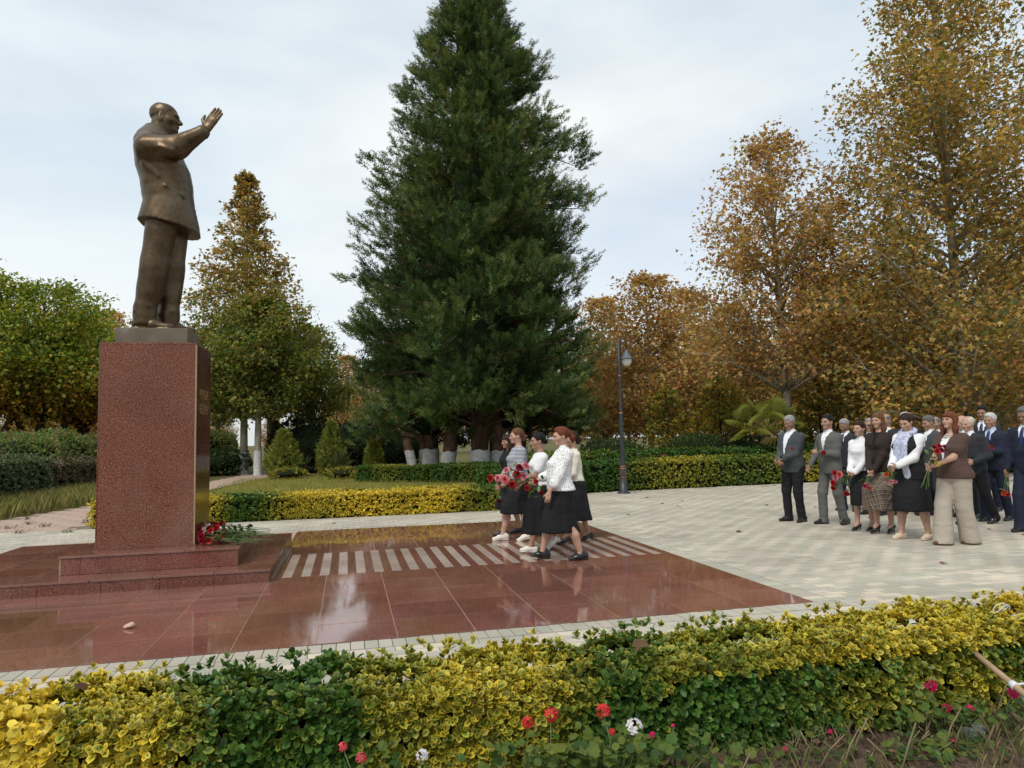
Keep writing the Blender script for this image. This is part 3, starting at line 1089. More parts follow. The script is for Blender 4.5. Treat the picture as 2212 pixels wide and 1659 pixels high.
    core_b.v = [tuple(q) for q in cv]
    return tm_, cm, core_b.mesh('shade_core', M_CORE, True)


def place_conifer(meshes, loc, rz, label, ww):
    e = empty('conifer_tree', loc, rz)
    tag(e, label, 'conifer', 'clump of big conifers')
    tr_ = obj('trunk', meshes[0], e)
    obj('crown', meshes[1], e)
    obj('shade_core', meshes[2], e)
    whitewash(tr_, *ww)
    return e


prof = [(0.0, 4.0), (0.1, 4.7), (0.22, 5.1), (0.33, 4.7), (0.5, 4.15), (0.65, 3.2), (0.78, 2.3), (0.88, 1.5), (0.95, 0.75), (1.0, 0.15)]
cA = conifer(22.0, 2.2, prof, 350, 5, 10, extra=[(14.3, 0.05, 5.3, 0.3, 0.3), (14.0, -0.1, 4.6, 0.3, 0.2), (13.2, -0.2, 4.9, 0.2, 0.4), (17.0, 0.1, 3.5, 0.4, -0.1), (16.5, -0.2, 3.0, 0.4, 0.0), (11.4, 0.1, 5.2, 0.35, -0.1), (10.9, -0.2, 5.0, 0.3, 0.0), (9.0, 0.15, 5.2, 0.3, 0.1), *[(2.35 + 0.35 * (i_ % 3), i_ * 0.41, 4.4 + 0.4 * (i_ % 2), 0.12, 0.36) for i_ in range(16)], (9.6, 3.0, 5.0, 0.4, -0.2), (12.0, 3.2, 4.6, 0.4, -0.2), (7.5, 3.1, 5.3, 0.4, -0.2)])
place_conifer(cA, (wx(1036, 27.6), 27.6, -0.03), 0.0, 'tallest dark green conifer towering at the centre behind the walking women', (0.40, 1.1))
prof = [(0.0, 3.0), (0.15, 3.6), (0.35, 3.3), (0.6, 2.5), (0.85, 1.2), (1.0, 0.2)]
cB = conifer(13.5, 1.3, prof, 120, 9, 11, ls=0.36)
place_conifer(cB, (wx(930, 30.5), 30.5, -0.03), 1.0, 'shorter conifer on the left flank of the tallest one', (0.38, 1.15))
place_conifer(cB, (wx(1120, 29.5), 29.5, -0.03), 3.1, 'shorter conifer on the right flank, beside the lamp post', (0.38, 1.15))
# other whitewashed trunks under the conifers
for pxl, Y, ln, lab in ((962, 28.6, (0.16, 0.0), 'thick leaning trunk with white foot under the conifers'), (1072, 28.0, (0.0, 0), 'reddish straight trunk with white foot just left of the striped top woman'), (893, 36, (-0.22, 0), 'leaning trunk with white foot further back under the conifers'), (915, 37, (0, 0), 'slim white footed trunk in the shade, left of a twin'), (931, 37, (0.0, 0), 'slim white footed trunk in the shade, right of a twin'), (1118, 36, (0.03, 0), 'pale footed trunk seen behind the striped top woman')):
    e = empty('conifer_tree', (wx(pxl, Y), Y, -0.03))
    tag(e, lab, 'tree', 'whitewashed trunks in the shade')
    mb = MB()
    rr_ = 0.3 if Y < 30 else 0.24
    mb.tube([(ln[0] * z, ln[1] * z, z) for z in (-0.1, 0.6, 1.5, 3.0, 5.5)], [rr_ * 1.12, rr_ * 1.0, rr_ * 0.95, rr_ * 0.85, rr_ * 0.6], 12)
    tr_ = mb.build('trunk', M_BARK_R, e, True)
    whitewash(tr_, rr_ * 1.03, 1.05, ln)
    g = np.random.default_rng(int(pxl))
    nn = 500
    P = np.c_[g.normal(0, 0.9, nn) + ln[0] * 5, g.normal(0, 0.9, nn), g.uniform(4.0, 6.5, nn)]
    V, FF = scatter(T_SPRAY, F_SPRAY, P, frames(g.normal(0, 1, (nn, 3))), np.full(nn, 0.6))
    obj('crown', np_mesh('crown', V, FF, M_NEEDLE, np.repeat(pick([(0.03, 0.05, 0.02), (0.05, 0.07, 0.022)], nn), len(T_SPRAY), 0)), e)

# ------------------------------------------------------------------ hedges
YEL = np.array((0.68, 0.47, 0.02))
PYEL = np.array((0.66, 0.53, 0.08))
DGR = np.array((0.026, 0.074, 0.013))
MGR = np.array((0.075, 0.155, 0.022))


def hedge(name, pts, w, h, per_m, leaf, vfun, label, group, seed=0, detail=False, tall=0.3, base=(DGR, MGR), shoots=0, singles=0, lump=0.045, cat='hedge', side_only=None):
    g = np.random.default_rng(seed)
    pts = [np.array(p, float) for p in pts]
    e = empty(name, (float(pts[0][0]), float(pts[0][1]), 0))
    org = np.array([pts[0][0], pts[0][1], 0.0])
    tag(e, label, cat, group)
    seglen = [np.linalg.norm(b - a) for a, b in zip(pts[:-1], pts[1:])]
    P, Nn = [], []
    core = MB()
    for a, b, L in zip(pts[:-1], pts[1:], seglen):
        n_ = int(per_m * L)
        t = g.uniform(0, 1, n_)
        d = (b - a) / L
        nrm = np.array([d[1], -d[0]])          # right hand side when walking a to b
        th = g.uniform(0, math.pi, n_)
        cx_ = np.sign(np.cos(th)) * np.abs(np.cos(th)) ** 0.4 * w / 2
        cz_ = np.abs(np.sin(th)) ** 0.45 * h
        cz_ = np.where(np.abs(np.cos(th)) > 0.72, g.uniform(0.02, 0.97, n_) * h, cz_)
        nx_ = np.sign(cx_) * np.abs(cx_ / (w / 2)) ** 3
        nz_ = (cz_ / h) ** 4
        base_ = a[None] + d[None] * (t * L)[:, None]
        xy = base_ + nrm[None] * cx_[:, None]
        p3 = np.c_[xy, cz_]
        nn = unit(np.c_[nrm[0] * nx_, nrm[1] * nx_, nz_ + 0.15])
        dn = lump * (snoise(p3, 3.0, seed) + 0.6 * snoise(p3, 8.0, seed + 1)) + g.normal(0, lump * 0.35, n_)
        P.append(p3 + nn * dn[:, None])
        Nn.append(nn)
        # core: dark filler, its colour stands in for shade between the leaves
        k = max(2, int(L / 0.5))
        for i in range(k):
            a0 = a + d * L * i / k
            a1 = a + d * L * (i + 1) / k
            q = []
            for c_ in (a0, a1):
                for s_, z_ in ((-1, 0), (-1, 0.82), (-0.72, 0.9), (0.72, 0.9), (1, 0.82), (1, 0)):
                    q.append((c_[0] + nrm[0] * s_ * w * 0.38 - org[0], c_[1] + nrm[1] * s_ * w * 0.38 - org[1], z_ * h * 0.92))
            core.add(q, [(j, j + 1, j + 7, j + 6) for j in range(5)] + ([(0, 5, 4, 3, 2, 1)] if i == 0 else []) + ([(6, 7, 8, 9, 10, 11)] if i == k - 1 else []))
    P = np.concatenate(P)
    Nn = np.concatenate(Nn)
    core.build('shade_core', M_CORE, e)
    # ends: leaves on both end faces
    for (c_, o_) in ((pts[0], pts[0] - pts[1]), (pts[-1], pts[-1] - pts[-2])):
        n_ = int(per_m * w * 0.5)
        o_ = o_ / np.linalg.norm(o_)
        nr = np.array([-o_[1], o_[0]])
        u_ = g.uniform(-0.5, 0.5, n_) * w
        q = np.c_[c_[None] + nr[None] * u_[:, None] + o_[None] * g.normal(0.02, 0.03, n_)[:, None], g.uniform(0.02, h, n_)]
        P = np.concatenate([P, q])
        Nn = np.concatenate([Nn, np.tile(unit(np.array([[o_[0], o_[1], 0.3]])), (n_, 1))])
    if shoots:
        # upright shoots above the top
        i = g.choice(len(P), shoots)
        q = P[i].copy()
        q[:, 2] = h + g.uniform(0.01, 0.07, shoots)
        P = np.concatenate([P, q])
        Nn = np.concatenate([Nn, np.tile([[0, 0, 1.0]], (shoots, 1))])
    tov = unit(np.array([0, 0, CAM_H]) - P)
    kp = (np.einsum('ij,ij->i', tov, Nn) > -0.15) | (g.uniform(0, 1, len(P)) < 0.3)
    if detail:
        kp &= ((P[:, 0] > -2.0) & (P[:, 0] < 4.0)) | (g.uniform(0, 1, len(P)) < 0.6)
    P, Nn = P[kp], Nn[kp]
    nl = 5 if detail else 4
    n_ = len(P)
    var = np.clip(vfun(P), 0, 1)
    ax = unit(Nn + np.array([0, 0, tall]) + g.normal(0, 0.25, P.shape))
    PP, DD, UU, VV, LL = [], [], [], [], []
    B = frames(ax)
    for k in range(nl):
        ang = k * 2.4 + g.uniform(0, 6.28, n_) * (1 if k == 0 else 0) + g.normal(0, 0.3, n_)
        if k == 0:
            a0 = ang
        ang = a0 + k * 2.4 + g.normal(0, 0.25, n_)
        open_ = (0.35 + 0.20 * k) + g.normal(0, 0.15, n_)
        rad = B[:, :, 1] * np.cos(ang)[:, None] + B[:, :, 2] * np.sin(ang)[:, None]
        dd = ax * np.cos(open_)[:, None] + rad * np.sin(open_)[:, None]
        PP.append(P + ax * (0.25 - 0.10 * k) * leaf + rad * 0.05 * leaf)
        DD.append(dd)
        UU.append(ax - dd * np.sum(ax * dd, 1, keepdims=True) + 0.001)
        VV.append(var + g.normal(0, 0.09, n_))
        LL.append(leaf * np.clip(g.normal(1, 0.2, n_), 0.55, 1.5) * (0.75 + 0.09 * k))
    PP, DD, UU, VV, LL = map(np.concatenate, (PP, DD, UU, VV, LL))
    VV = np.clip(VV, 0, 1)[:, None]
    m_ = len(PP)
    jit = np.exp(g.normal(0, 0.16, (m_, 1)))
    gmix = g.uniform(0, 1, (m_, 1))
    gr = base[0] * (1 - gmix) + base[1] * gmix
    ye = YEL * (1 - gmix) + PYEL * gmix
    inner = gr * (1 - np.clip((VV - 0.55) * 2.4, 0, 1)) + ye * np.clip((VV - 0.55) * 2.4, 0, 1)
    rim = gr * (1 - np.clip((VV - 0.12) * 2.2, 0, 1)) + ye * np.clip((VV - 0.12) * 2.2, 0, 1)
    inner, rim = inner * jit, rim * jit
    Mx = frames(DD, UU)
    if detail:
        T, F, rimmask = T_OVAL, F_OVAL, OVAL_RIM
    else:
        T, F, rimmask = T_LEAF2, F_LEAF2, np.array([0.0, 0.8, 1, 0.8])
    inner = np.clip(inner, 0.004, 1)
    Cc = inner[:, None, :] * (1 - rimmask)[None, :, None] + rim[:, None, :] * rimmask[None, :, None]
    keep = np.ones(m_, bool)
    if singles:
        # the largest showing leaves become single parts
        qx, qy, qz = project(PP)
        ok = (qx > 5) & (qx < 1019) & (qy > 5) & (qy < 763)
        sc_ = np.where(ok, LL / np.maximum(qz, 0.1) * (0.4 + np.maximum(0, -np.einsum('ij,ij->i', Mx[:, :, 2], unit(PP - np.array([0, 0, CAM_H]))))), 0)
        # outermost leaves only: highest or nearest
        sc_ = sc_ * (1 + 3.0 * (PP[:, 2] / h - 0.5)) * (1 + 1.2 * (pts[0][1] - PP[:, 1]))
        idx = np.argsort(-sc_)[:singles]
        keep[idx] = False
        for i in idx:
            V1 = (np.array(T) * LL[i])
            me = np_mesh('leaf', V1, np.array(F), M_HLEAF, Cc[i], True)
            o = obj('leaf', me, e)
            mm = Matrix(Mx[i].tolist()).to_4x4()
            mm.translation = Vector((PP[i] - org).tolist())
            o.matrix_local = mm
    V, FF = scatter(T, F, PP[keep] - org, Mx[keep], LL[keep])
    o = obj('foliage', np_mesh('foliage', V, FF, M_HLEAF, Cc[keep].reshape(-1, 3), True), e)
    o['kind'] = 'stuff'
    return e


def vnoise(scale, lo, gain, seed):
    return lambda P: lo + gain * snoise(P * np.array([1, 1, 0.6]), scale, seed)


# variegation along the near hedge, read off the photo: (column, amount)
NEARV = [(-300, 0.8), (0, 0.92), (100, 0.92), (150, 0.4), (190, 0.66), (310, 0.66), (390, 0.30), (470, 0.12), (620, 0.06), (740, 0.16), (820, 0.52), (1160, 0.56), (1260, 0.2), (1330, 0.08), (1420, 0.12), (1520, 0.36), (1640, 0.34), (1740, 0.5), (1900, 0.58), (2212, 0.74), (2600, 0.85)]


def near_var(P):
    qx, qy, qz = project(P)
    c_ = qx * 2.16
    v = np.interp(c_, [a for a, b in NEARV], [b for a, b in NEARV])
    v = v + 0.16 * snoise(P, 4.0, 77) + 0.10 * snoise(P, 11.0, 78)
    # on the right the yellow sits on top, the flank is greener
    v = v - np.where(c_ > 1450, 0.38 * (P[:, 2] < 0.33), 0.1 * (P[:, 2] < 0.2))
    return v


hedge('hedge', [(-2.6, 3.34), (4.6, 3.34)], 0.54, 0.385, 3200, 0.0335, near_var, 'knee high hedge of yellow and green variegated leaves nearest the camera', 'clipped hedges', seed=4, detail=True, shoots=600, singles=300)
hedge('hedge', [(-4.55, 14.75), (3.05, 14.62)], 0.7, 0.46, 1500, 0.052, vnoise(1.6, 0.52, 0.75, 5), 'yellow and green hedge along the front of the lawn', 'clipped hedges', seed=6, shoots=150)
hedge('hedge', [(3.2, 14.9), (6.0, 18.25), (13.0, 18.75), (24.0, 19.4)], 1.0, 0.8, 1050, 0.066, vnoise(0.7, 0.16, 0.42, 9), 'long green hedge with yellow patches behind the lamp post', 'clipped hedges', seed=7, lump=0.06)
hedge('hedge', [(5.5, 21.5), (12.0, 21.6), (24.0, 22.5)], 1.0, 0.95, 500, 0.085, vnoise(0.7, 0.05, 0.25, 19), 'second hedge row behind the long green one on the right', 'clipped hedges', seed=8, lump=0.06)
hedge('hedge', [(0.6, 27.3), (2.9, 25.6)], 0.8, 0.55, 900, 0.07, vnoise(0.9, 0.10, 0.4, 23), 'low dark hedge at the back of the lawn, left piece', 'clipped hedges', seed=10)
hedge('hedge', [(3.15, 25.4), (6.2, 23.3)], 0.9, 0.6, 900, 0.07, vnoise(0.9, 0.02, 0.15, 24), 'low dark hedge at the back of the lawn, right piece under the conifer', 'clipped hedges', seed=11)
RB = (np.array((0.07, 0.125, 0.05)), np.array((0.14, 0.145, 0.07)))
hedge('hedge', [(-9.5, 17.5), (-9.4, 24.2)], 1.2, 1.2, 1100, 0.085, lambda P: P[:, 0] * 0 - 0.2, 'taller dark green hedge left of the path, nearer piece', 'clipped hedges', seed=12, base=RB, lump=0.09)
hedge('hedge', [(-9.5, 24.6), (-9.5, 30.0)], 1.1, 1.02, 1000, 0.085, lambda P: P[:, 0] * 0 - 0.2, 'dark hedge left of the path, further piece with reddish top', 'clipped hedges', seed=13, base=(np.array((0.065, 0.09, 0.04)), np.array((0.17, 0.10, 0.06))), lump=0.09)


def shrub(name, loc, rx, ry, h, n_, leaf, pal, w, label, group, seed=0, z0=0.1, T=T_LEAF2, F=F_LEAF2, cat='shrub', upright=0.3, coref=0.8, mat=None, cone=False, stem=True):
    g = np.random.default_rng(seed)
    e = empty(name, loc)
    tag(e, label, cat, group)
    d = unit(g.normal(0, 1, (n_, 3)))
    if cone:
        t = g.uniform(0, 1, n_)
        a = g.uniform(0, 6.283, n_)
        prof_ = np.interp(t, [0, 0.12, 0.4, 0.75, 1], [0.75, 1.0, 0.85, 0.45, 0.05])
        rr_ = prof_ * (1 + 0.12 * np.sin(a * 3 + t * 9) + g.normal(0, 0.10, n_))
        P = np.c_[np.cos(a) * rx * rr_, np.sin(a) * ry * rr_, z0 + t * (h - z0)]
        dd = np.c_[np.cos(a) * 0.5, np.sin(a) * 0.5, np.ones(n_) * 1.0]
    else:
        rad = 1 + 0.10 * snoise(d, 3.0, seed) + 0.06 * snoise(d, 7.0, seed + 3) + g.normal(0, 0.05, n_)
        P = d * rad[:, None] * np.array([rx, ry, (h - z0) / 2]) + np.array([0, 0, (h + z0) / 2])
        dd = d + np.array([0, 0, upright])
    Mx = frames(unit(dd + g.normal(0, 0.45, (n_, 3))), unit(dd + g.normal(0, 0.6, (n_, 3))))
    V, FF = scatter(T, F, P, Mx, leaf * np.clip(g.normal(1, 0.25, n_), 0.4, 1.8))
    c = pick(pal, n_, w) * (1 + 0.2 * snoise(P, 2.5, seed))[:, None]
    o = obj('foliage', np_mesh('foliage', V, FF, mat or M_LEAF, np.repeat(c, len(T), 0)), e)
    o['kind'] = 'stuff'
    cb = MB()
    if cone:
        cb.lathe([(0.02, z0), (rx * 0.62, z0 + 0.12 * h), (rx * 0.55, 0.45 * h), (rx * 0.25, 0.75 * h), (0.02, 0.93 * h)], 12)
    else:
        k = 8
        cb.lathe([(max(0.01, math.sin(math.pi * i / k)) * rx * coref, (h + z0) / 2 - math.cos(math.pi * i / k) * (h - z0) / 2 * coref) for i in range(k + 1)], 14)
    cb.build('shade_core', M_CORE, e, True)  # dark filler that paints the shade inside the shrub
    if stem:
        MB().tube([(0, 0, -0.05), (0.02, 0.01, z0 + 0.25 * h)], [0.05, 0.035], 6).build('stem', M_BARK_D, e, True)
    return e


SHG = [(0.1181, 0.2009, 0.0659), (0.1773, 0.2599, 0.0769), (0.2363, 0.2363, 0.0986), (0.2835, 0.1773, 0.0877)]
SHD = [(0.042, 0.077, 0.0308), (0.063, 0.098, 0.035), (0.084, 0.119, 0.0392)]
grp = 'round clipped shrubs'
shrub('round_shrub', (wx(45, 29), 29, 0), 1.45, 1.2, 2.0, 4200, 0.11, SHG, [3, 3, 2, 2], 'wide round shrub above the hedge at the very edge', grp, 51, 0.35)
shrub('round_shrub', (wx(122, 31), 31, 0), 1.3, 1.2, 2.15, 4000, 0.11, SHG, [3, 3, 2, 2], 'round shrub with dark forked stem above the hedge, middle of three', grp, 52, 0.45)
shrub('round_shrub', (wx(196, 32), 32, 0), 1.2, 1.0, 1.95, 3200, 0.11, SHG, [2, 3, 3, 2], 'olive round shrub touching the pedestal edge', grp, 53, 0.35)
shrub('round_shrub', (wx(1322, 24.5), 24.5, 0), 1.25, 1.1, 1.3, 4200, 0.09, SHD, [2, 3, 2], 'dark round shrub directly left of the lamp post', grp, 54, 0.1)
shrub('round_shrub', (wx(1505, 24), 24, 0), 1.05, 1.0, 1.45, 4200, 0.085, SHD, [2, 3, 3], 'round dark shrub right of the lamp post, left of a pair', grp, 55, 0.1)
shrub('round_shrub', (wx(1612, 22.8), 22.8, 0), 1.15, 1.0, 1.35, 4200, 0.085, [(0.026, 0.045, 0.018), (0.04, 0.055, 0.02)], [1, 1], 'round very dark shrub, right of a pair, next to the man in dark grey jacket', grp, 56, 0.1)
shrub('round_shrub', (wx(462, 44), 44, 0), 1.2, 1.2, 2.3, 2600, 0.13, SHG, [3, 2, 2, 1], 'small umbrella shaped shrub beside the path behind the pedestal', grp, 57, 1.0)
shrub('round_shrub', (wx(470, 38), 38, 0), 1.6, 1.2, 1.25, 2600, 0.12, SHD, [3, 2, 2], 'low dark shrub beside the path just right of the pedestal', grp, 58, 0.05)
shrub('dark_shrub', (wx(672, 38), 38, 0), 2.0, 1.4, 2.75, 5200, 0.14, [(0.02, 0.034, 0.018), (0.03, 0.045, 0.02), (0.045, 0.055, 0.02)], [2, 2, 1], 'big dark shrub between the two thujas', 'dark shrubs under the trees', 59, 0.02)
shrub('dark_shrub', (wx(775, 36), 36, 0), 1.7, 1.3, 2.4, 4600, 0.14, [(0.022, 0.04, 0.022), (0.035, 0.055, 0.028), (0.05, 0.065, 0.028)], [2, 2, 1], 'dark grey green shrub right of the tall thuja', 'dark shrubs under the trees', 60, 0.02)
shrub('dark_shrub', (wx(855, 40), 40, 0), 2.0, 1.3, 2.0, 3500, 0.14, SHD, [2, 2, 1], 'dark shrub in the shade left of the conifer trunks', 'dark shrubs under the trees', 61, 0.02)
for pxl, Y, rx, h, lab, sd_ in ((613, 33.2, 0.7, 2.0, 'broad golden green thuja beside the whitewashed trunks', 71), (716, 33.5, 0.6, 2.35, 'tall golden green thuja in the middle of the lawn edge', 72), (808, 31.5, 0.32, 1.75, 'slim golden thuja left of the conifer', 73), (596, 40, 0.5, 2.6, 'paler thuja behind the broad one', 74)):
    shrub('thuja', (wx(pxl, Y), Y, 0), rx, rx, h, 1500, 0.26, [(0.20, 0.22, 0.035), (0.14, 0.18, 0.035), (0.28, 0.26, 0.05)], [3, 3, 2], lab, 'small thujas on the lawn', sd_, 0.0, T_SPRAY, F_SPRAY, 'thuja', cone=True, mat=M_NEEDLE)
for pxl, Y, lab, sd_ in ((745, 30.2, 'small yellow leaved clump in front of the tall thuja', 81), (623, 31.5, 'tiny yellow clump in front of the broad thuja', 82), (805, 27.6, 'yellow tinted clump at the left end of the low dark hedge', 83)):
    shrub('yellow_shrub', (wx(pxl, Y), Y, 0), 0.75, 0.45, 0.42, 700, 0.1, [(0.42, 0.32, 0.05), (0.10, 0.15, 0.03), (0.30, 0.26, 0.06)], [3, 3, 2], lab, 'little yellow shrubs on the lawn', sd_, 0.0, cat='shrub', stem=False)
# young yellow trees below the planes
prof = [(0.2, 0.7), (0.45, 1.2), (0.75, 0.9), (1.0, 0.2)]
SAP = broad_tree(4.2, 1.0, prof, 26, 0.06, 1500, 0.2, [(0.30, 0.24, 0.03), (0.20, 0.22, 0.035), (0.36, 0.20, 0.03), (0.12, 0.16, 0.03)], [3, 3, 2, 2], T=T_LEAF4, F=F_LEAF4, seed=91, up=0.9, barkm=M_BARK_D, clump=0.22)
for pxl, Y, s_, lab in ((1445, 27, 0.85, 'young yellow green tree behind the left round shrub'), (1560, 27.5, 1.0, 'young yellow green tree between the round shrubs and the palm'), (1770, 25, 1.0, 'young yellow leaved tree behind the heads of the two grey suited men'), (1850, 24, 0.9, 'young golden tree behind the man with grey hair'), (2010, 24.5, 0.95, 'young golden tree behind the scarf woman'), (75, 44, 1.15, 'golden young tree glimpsed between the dark left trunks')):
    place_tree('young_tree', SAP, (wx(pxl, Y), Y, -0.03), pxl * 0.37, s_, lab, 'young yellow trees')

# fan palm
pal_e = empty('fan_palm', (wx(1655, 21.9), 21.9, 0))
pal_e.location.z = 0.35
tag(pal_e, 'short fan palm with yellow green fronds beside the pale plane trunk', 'palm')
MB().tube([(0, 0, -0.4), (0.02, 0, 0.6), (0, 0.02, 1.25)], [0.17, 0.16, 0.14], 10).build('trunk', M_BARK_D, pal_e, True)
for k in range(17):
    a = k * 2.39996
    el = 1.2 - 1.75 * (k / 17)
    L = 1.05 + 0.25 * rnd.random()
    dv = Vector((math.cos(a) * math.cos(el), math.sin(a) * math.cos(el), math.sin(el)))
    b0 = Vector((0, 0, 1.25))
    b1 = b0 + dv * L * 0.7
    sidev = dv.cross(Vector((0, 0, 1))).normalized()
    nrm = sidev.cross(dv)
    mb = MB()
    mb.tube([b0, b1], [0.015, 0.009], 4)
    mb.m = 0
    nseg = 15
    cs = []
    for j in range(nseg):
        ph = (j - (nseg - 1) / 2) / nseg * 3.3
        d1 = (dv * math.cos(ph) + sidev * math.sin(ph))
        tip = b1 + d1 * 0.68 + Vector((0, 0, -0.16 * abs(math.sin(ph)) - 0.06)) + nrm * 0.04
        w_ = d1.cross(nrm).normalized() * 0.028
        mid = b1 + d1 * 0.40 + nrm * 0.05
        mb.add([b1, mid + w_, tip, mid - w_], [(0, 1, 2), (0, 2, 3)])
    V = np.array(mb.v)
    me = mb.mesh('frond', M_GRASS)
    ca_ = me.color_attributes.new('Col', 'FLOAT_COLOR', 'POINT')
    cc_ = np.ones((len(V), 4), np.float32)
    cc_[:, :3] = np.array((0.30, 0.31, 0.06)) * rnd.uniform(0.75, 1.2) if el > -0.3 else np.array((0.22, 0.17, 0.05))
    ca_.data.foreach_set('color', cc_.ravel())
    obj('frond', me, pal_e)


def spiky(name, loc, n_, L, label, group, seed, cat='yucca', pal=((0.06, 0.085, 0.045), (0.09, 0.11, 0.055), (0.20, 0.17, 0.09))):
    g = np.random.default_rng(seed)
    e = empty(name, loc)
    tag(e, label, cat, group)
    a = g.uniform(0, 6.28, n_)
    el = g.uniform(-0.1, 1.4, n_)
    d = np.c_[np.cos(a) * np.cos(el), np.sin(a) * np.cos(el), np.sin(el)]
    T = [(0, -0.03, 0), (0, 0.03, 0), (0.6, 0.022, 0.03), (0.6, -0.022, 0.03), (1.0, 0, -0.05)]
    F = [(0, 1, 2), (0, 2, 3), (3, 2, 4)]
    V, FF = scatter(T, F, np.tile([[0, 0, 0.3]], (n_, 1)) + g.normal(0, 0.05, (n_, 3)), frames(d, np.tile([[0, 0, 1.0]], (n_, 1)) + 0.01), L * g.uniform(0.7, 1.1, n_))
    obj('foliage', np_mesh('foliage', V, FF, M_GRASS, np.repeat(pick(pal, n_, [3, 3, 1]), 5, 0)), e)
    MB().tube([(0, 0, -0.05), (0, 0, 0.35)], [0.09, 0.08], 8).build('stem', M_BARK_D, e, True)


spiky('yucca', (wx(735, 32.5), 32.5, 0), 130, 1.0, 'spiky yucca right of the tall thuja', 'spiky yuccas', 5)
spiky('yucca', (wx(655, 33.5), 33.5, 0), 110, 0.8, 'spiky yucca between the two thujas', 'spiky yuccas', 6)
spiky('yucca', (wx(1388, 24.0), 24.0, 0.45), 70, 0.55, 'potted spiky plant over the terracotta trough', 'spiky yuccas', 7)
pt = empty('planter', (wx(1395, 24), 24, 0))
tag(pt, 'terracotta trough glimpsed behind the hedge right of the lamp', 'planter')
M_TERRA = plain('terracotta', (0.36, 0.11, 0.05), 0.8, 0.2, 8)
mb = MB()
mb.box(-0.62, 0.62, -0.2, 0.2, 0.62, 0.90, 0.012)
mb.build('trough', M_TERRA, pt)
MB().box(-0.66, 0.66, -0.24, 0.24, 0.90, 0.95, 0.01).build('rim', M_TERRA, pt)
MB().box(-0.4, 0.4, -0.15, 0.15, 0.0, 0.62, 0.01).build('foot', plain('concrete_foot', (0.3, 0.29, 0.27), 0.85), pt)

# ------------------------------------------------------------------ lawn, path, grass
m, n, p, out = newmat('lawn_turf')
g_ = n.nodes.new('ShaderNodeNewGeometry')
f1 = noise(n, g_.outputs['Position'], 0.6, 4, 0.6)
f2 = noise(n, g_.outputs['Position'], 14.0, 4, 0.7)
c1 = ramp(n, f1, [(0.35, (0.17, 0.17, 0.036)), (0.65, (0.26, 0.22, 0.06))])
n.links.new(mixc(n, 1.0, c1, ramp(n, f2, [(0.3, 0.6), (0.7, 1.3)]), 'MULTIPLY'), p.inputs['Base Color'])
p.inputs['Roughness'].default_value = 0.9
p.inputs['Specular IOR Level'].default_value = 0.1
bump(n, p, f2, 0.8, 0.03)
lawn = MB().add([(-4.5, 15.0, -0.012), (3.1, 14.9, -0.012), (6.3, 18.6, -0.012), (6.2, 23.4, -0.012), (1.2, 29.5, -0.012), (-0.5, 35, -0.012), (-3.6, 35.5, -0.012), (-4.2, 27, -0.012)], [tuple(range(8))]).build('lawn', M_GROUND if False else m)
tag(lawn, 'dry olive lawn between the yellow hedge and the trees', 'lawn', kind='structure')


def grass(name, n_, xf, hmin, hmax, pal, w, seed, label):
    g = np.random.default_rng(seed)
    P = xf(g, n_)
    n_ = len(P)
    a = g.uniform(0, 6.28, n_)
    Mx = np.zeros((n_, 3, 3))
    Mx[:, 0, 0], Mx[:, 0, 1], Mx[:, 1, 0], Mx[:, 1, 1], Mx[:, 2, 2] = np.cos(a), -np.sin(a), np.sin(a), np.cos(a), 1
    hs = g.uniform(hmin, hmax, n_)
    V, FF = scatter(T_BLADE, F_BLADE, P, Mx, np.c_[hs, hs, hs])
    c = pick(pal, n_, w) * (1 + 0.25 * snoise(P, 0.8, seed))[:, None]
    o = obj(name, np_mesh(name, V, FF, M_GRASS, np.repeat(c, 4, 0)))
    tag(o, label, 'grass', kind='stuff')
    return o


def lawn_pts(g, n_):
    y = 15.05 + 17 * g.uniform(0, 1, n_) ** 1.5
    x = g.uniform(-4.4, 6.0, n_)
    k = (x < 3.0 + (y - 15) * 0.9) & (x < 6.2) & ((y < 23) | (x < 6.2 - (y - 23) * 0.75))
    return np.c_[x, y, np.full(n_, -0.012)][k]


GP = [(0.26, 0.24, 0.055), (0.17, 0.19, 0.04), (0.34, 0.28, 0.09), (0.12, 0.15, 0.03)]
grass('lawn_grass', 42000, lawn_pts, 0.05, 0.14, GP, [4, 3, 2, 2], 3, 'dry olive grass of the lawn behind the yellow hedge')


def strip_pts(g, n_):
    y = g.uniform(15.5, 27, n_)
    xr = np.interp(y, [15, 17.2, 20.3, 27], [-7.7, -7.15, -6.55, -6.3])
    x = xr - g.uniform(0, 1, n_) ** 0.8 * (xr + 9.1)
    return np.c_[x, y, np.full(n_, -0.02)]


grass('verge_grass', 15000, strip_pts, 0.12, 0.42, [(0.14, 0.15, 0.035), (0.24, 0.21, 0.06), (0.09, 0.11, 0.03), (0.30, 0.24, 0.10)], [3, 3, 2, 2], 4, 'long unkempt grass between the path and the dark hedge')

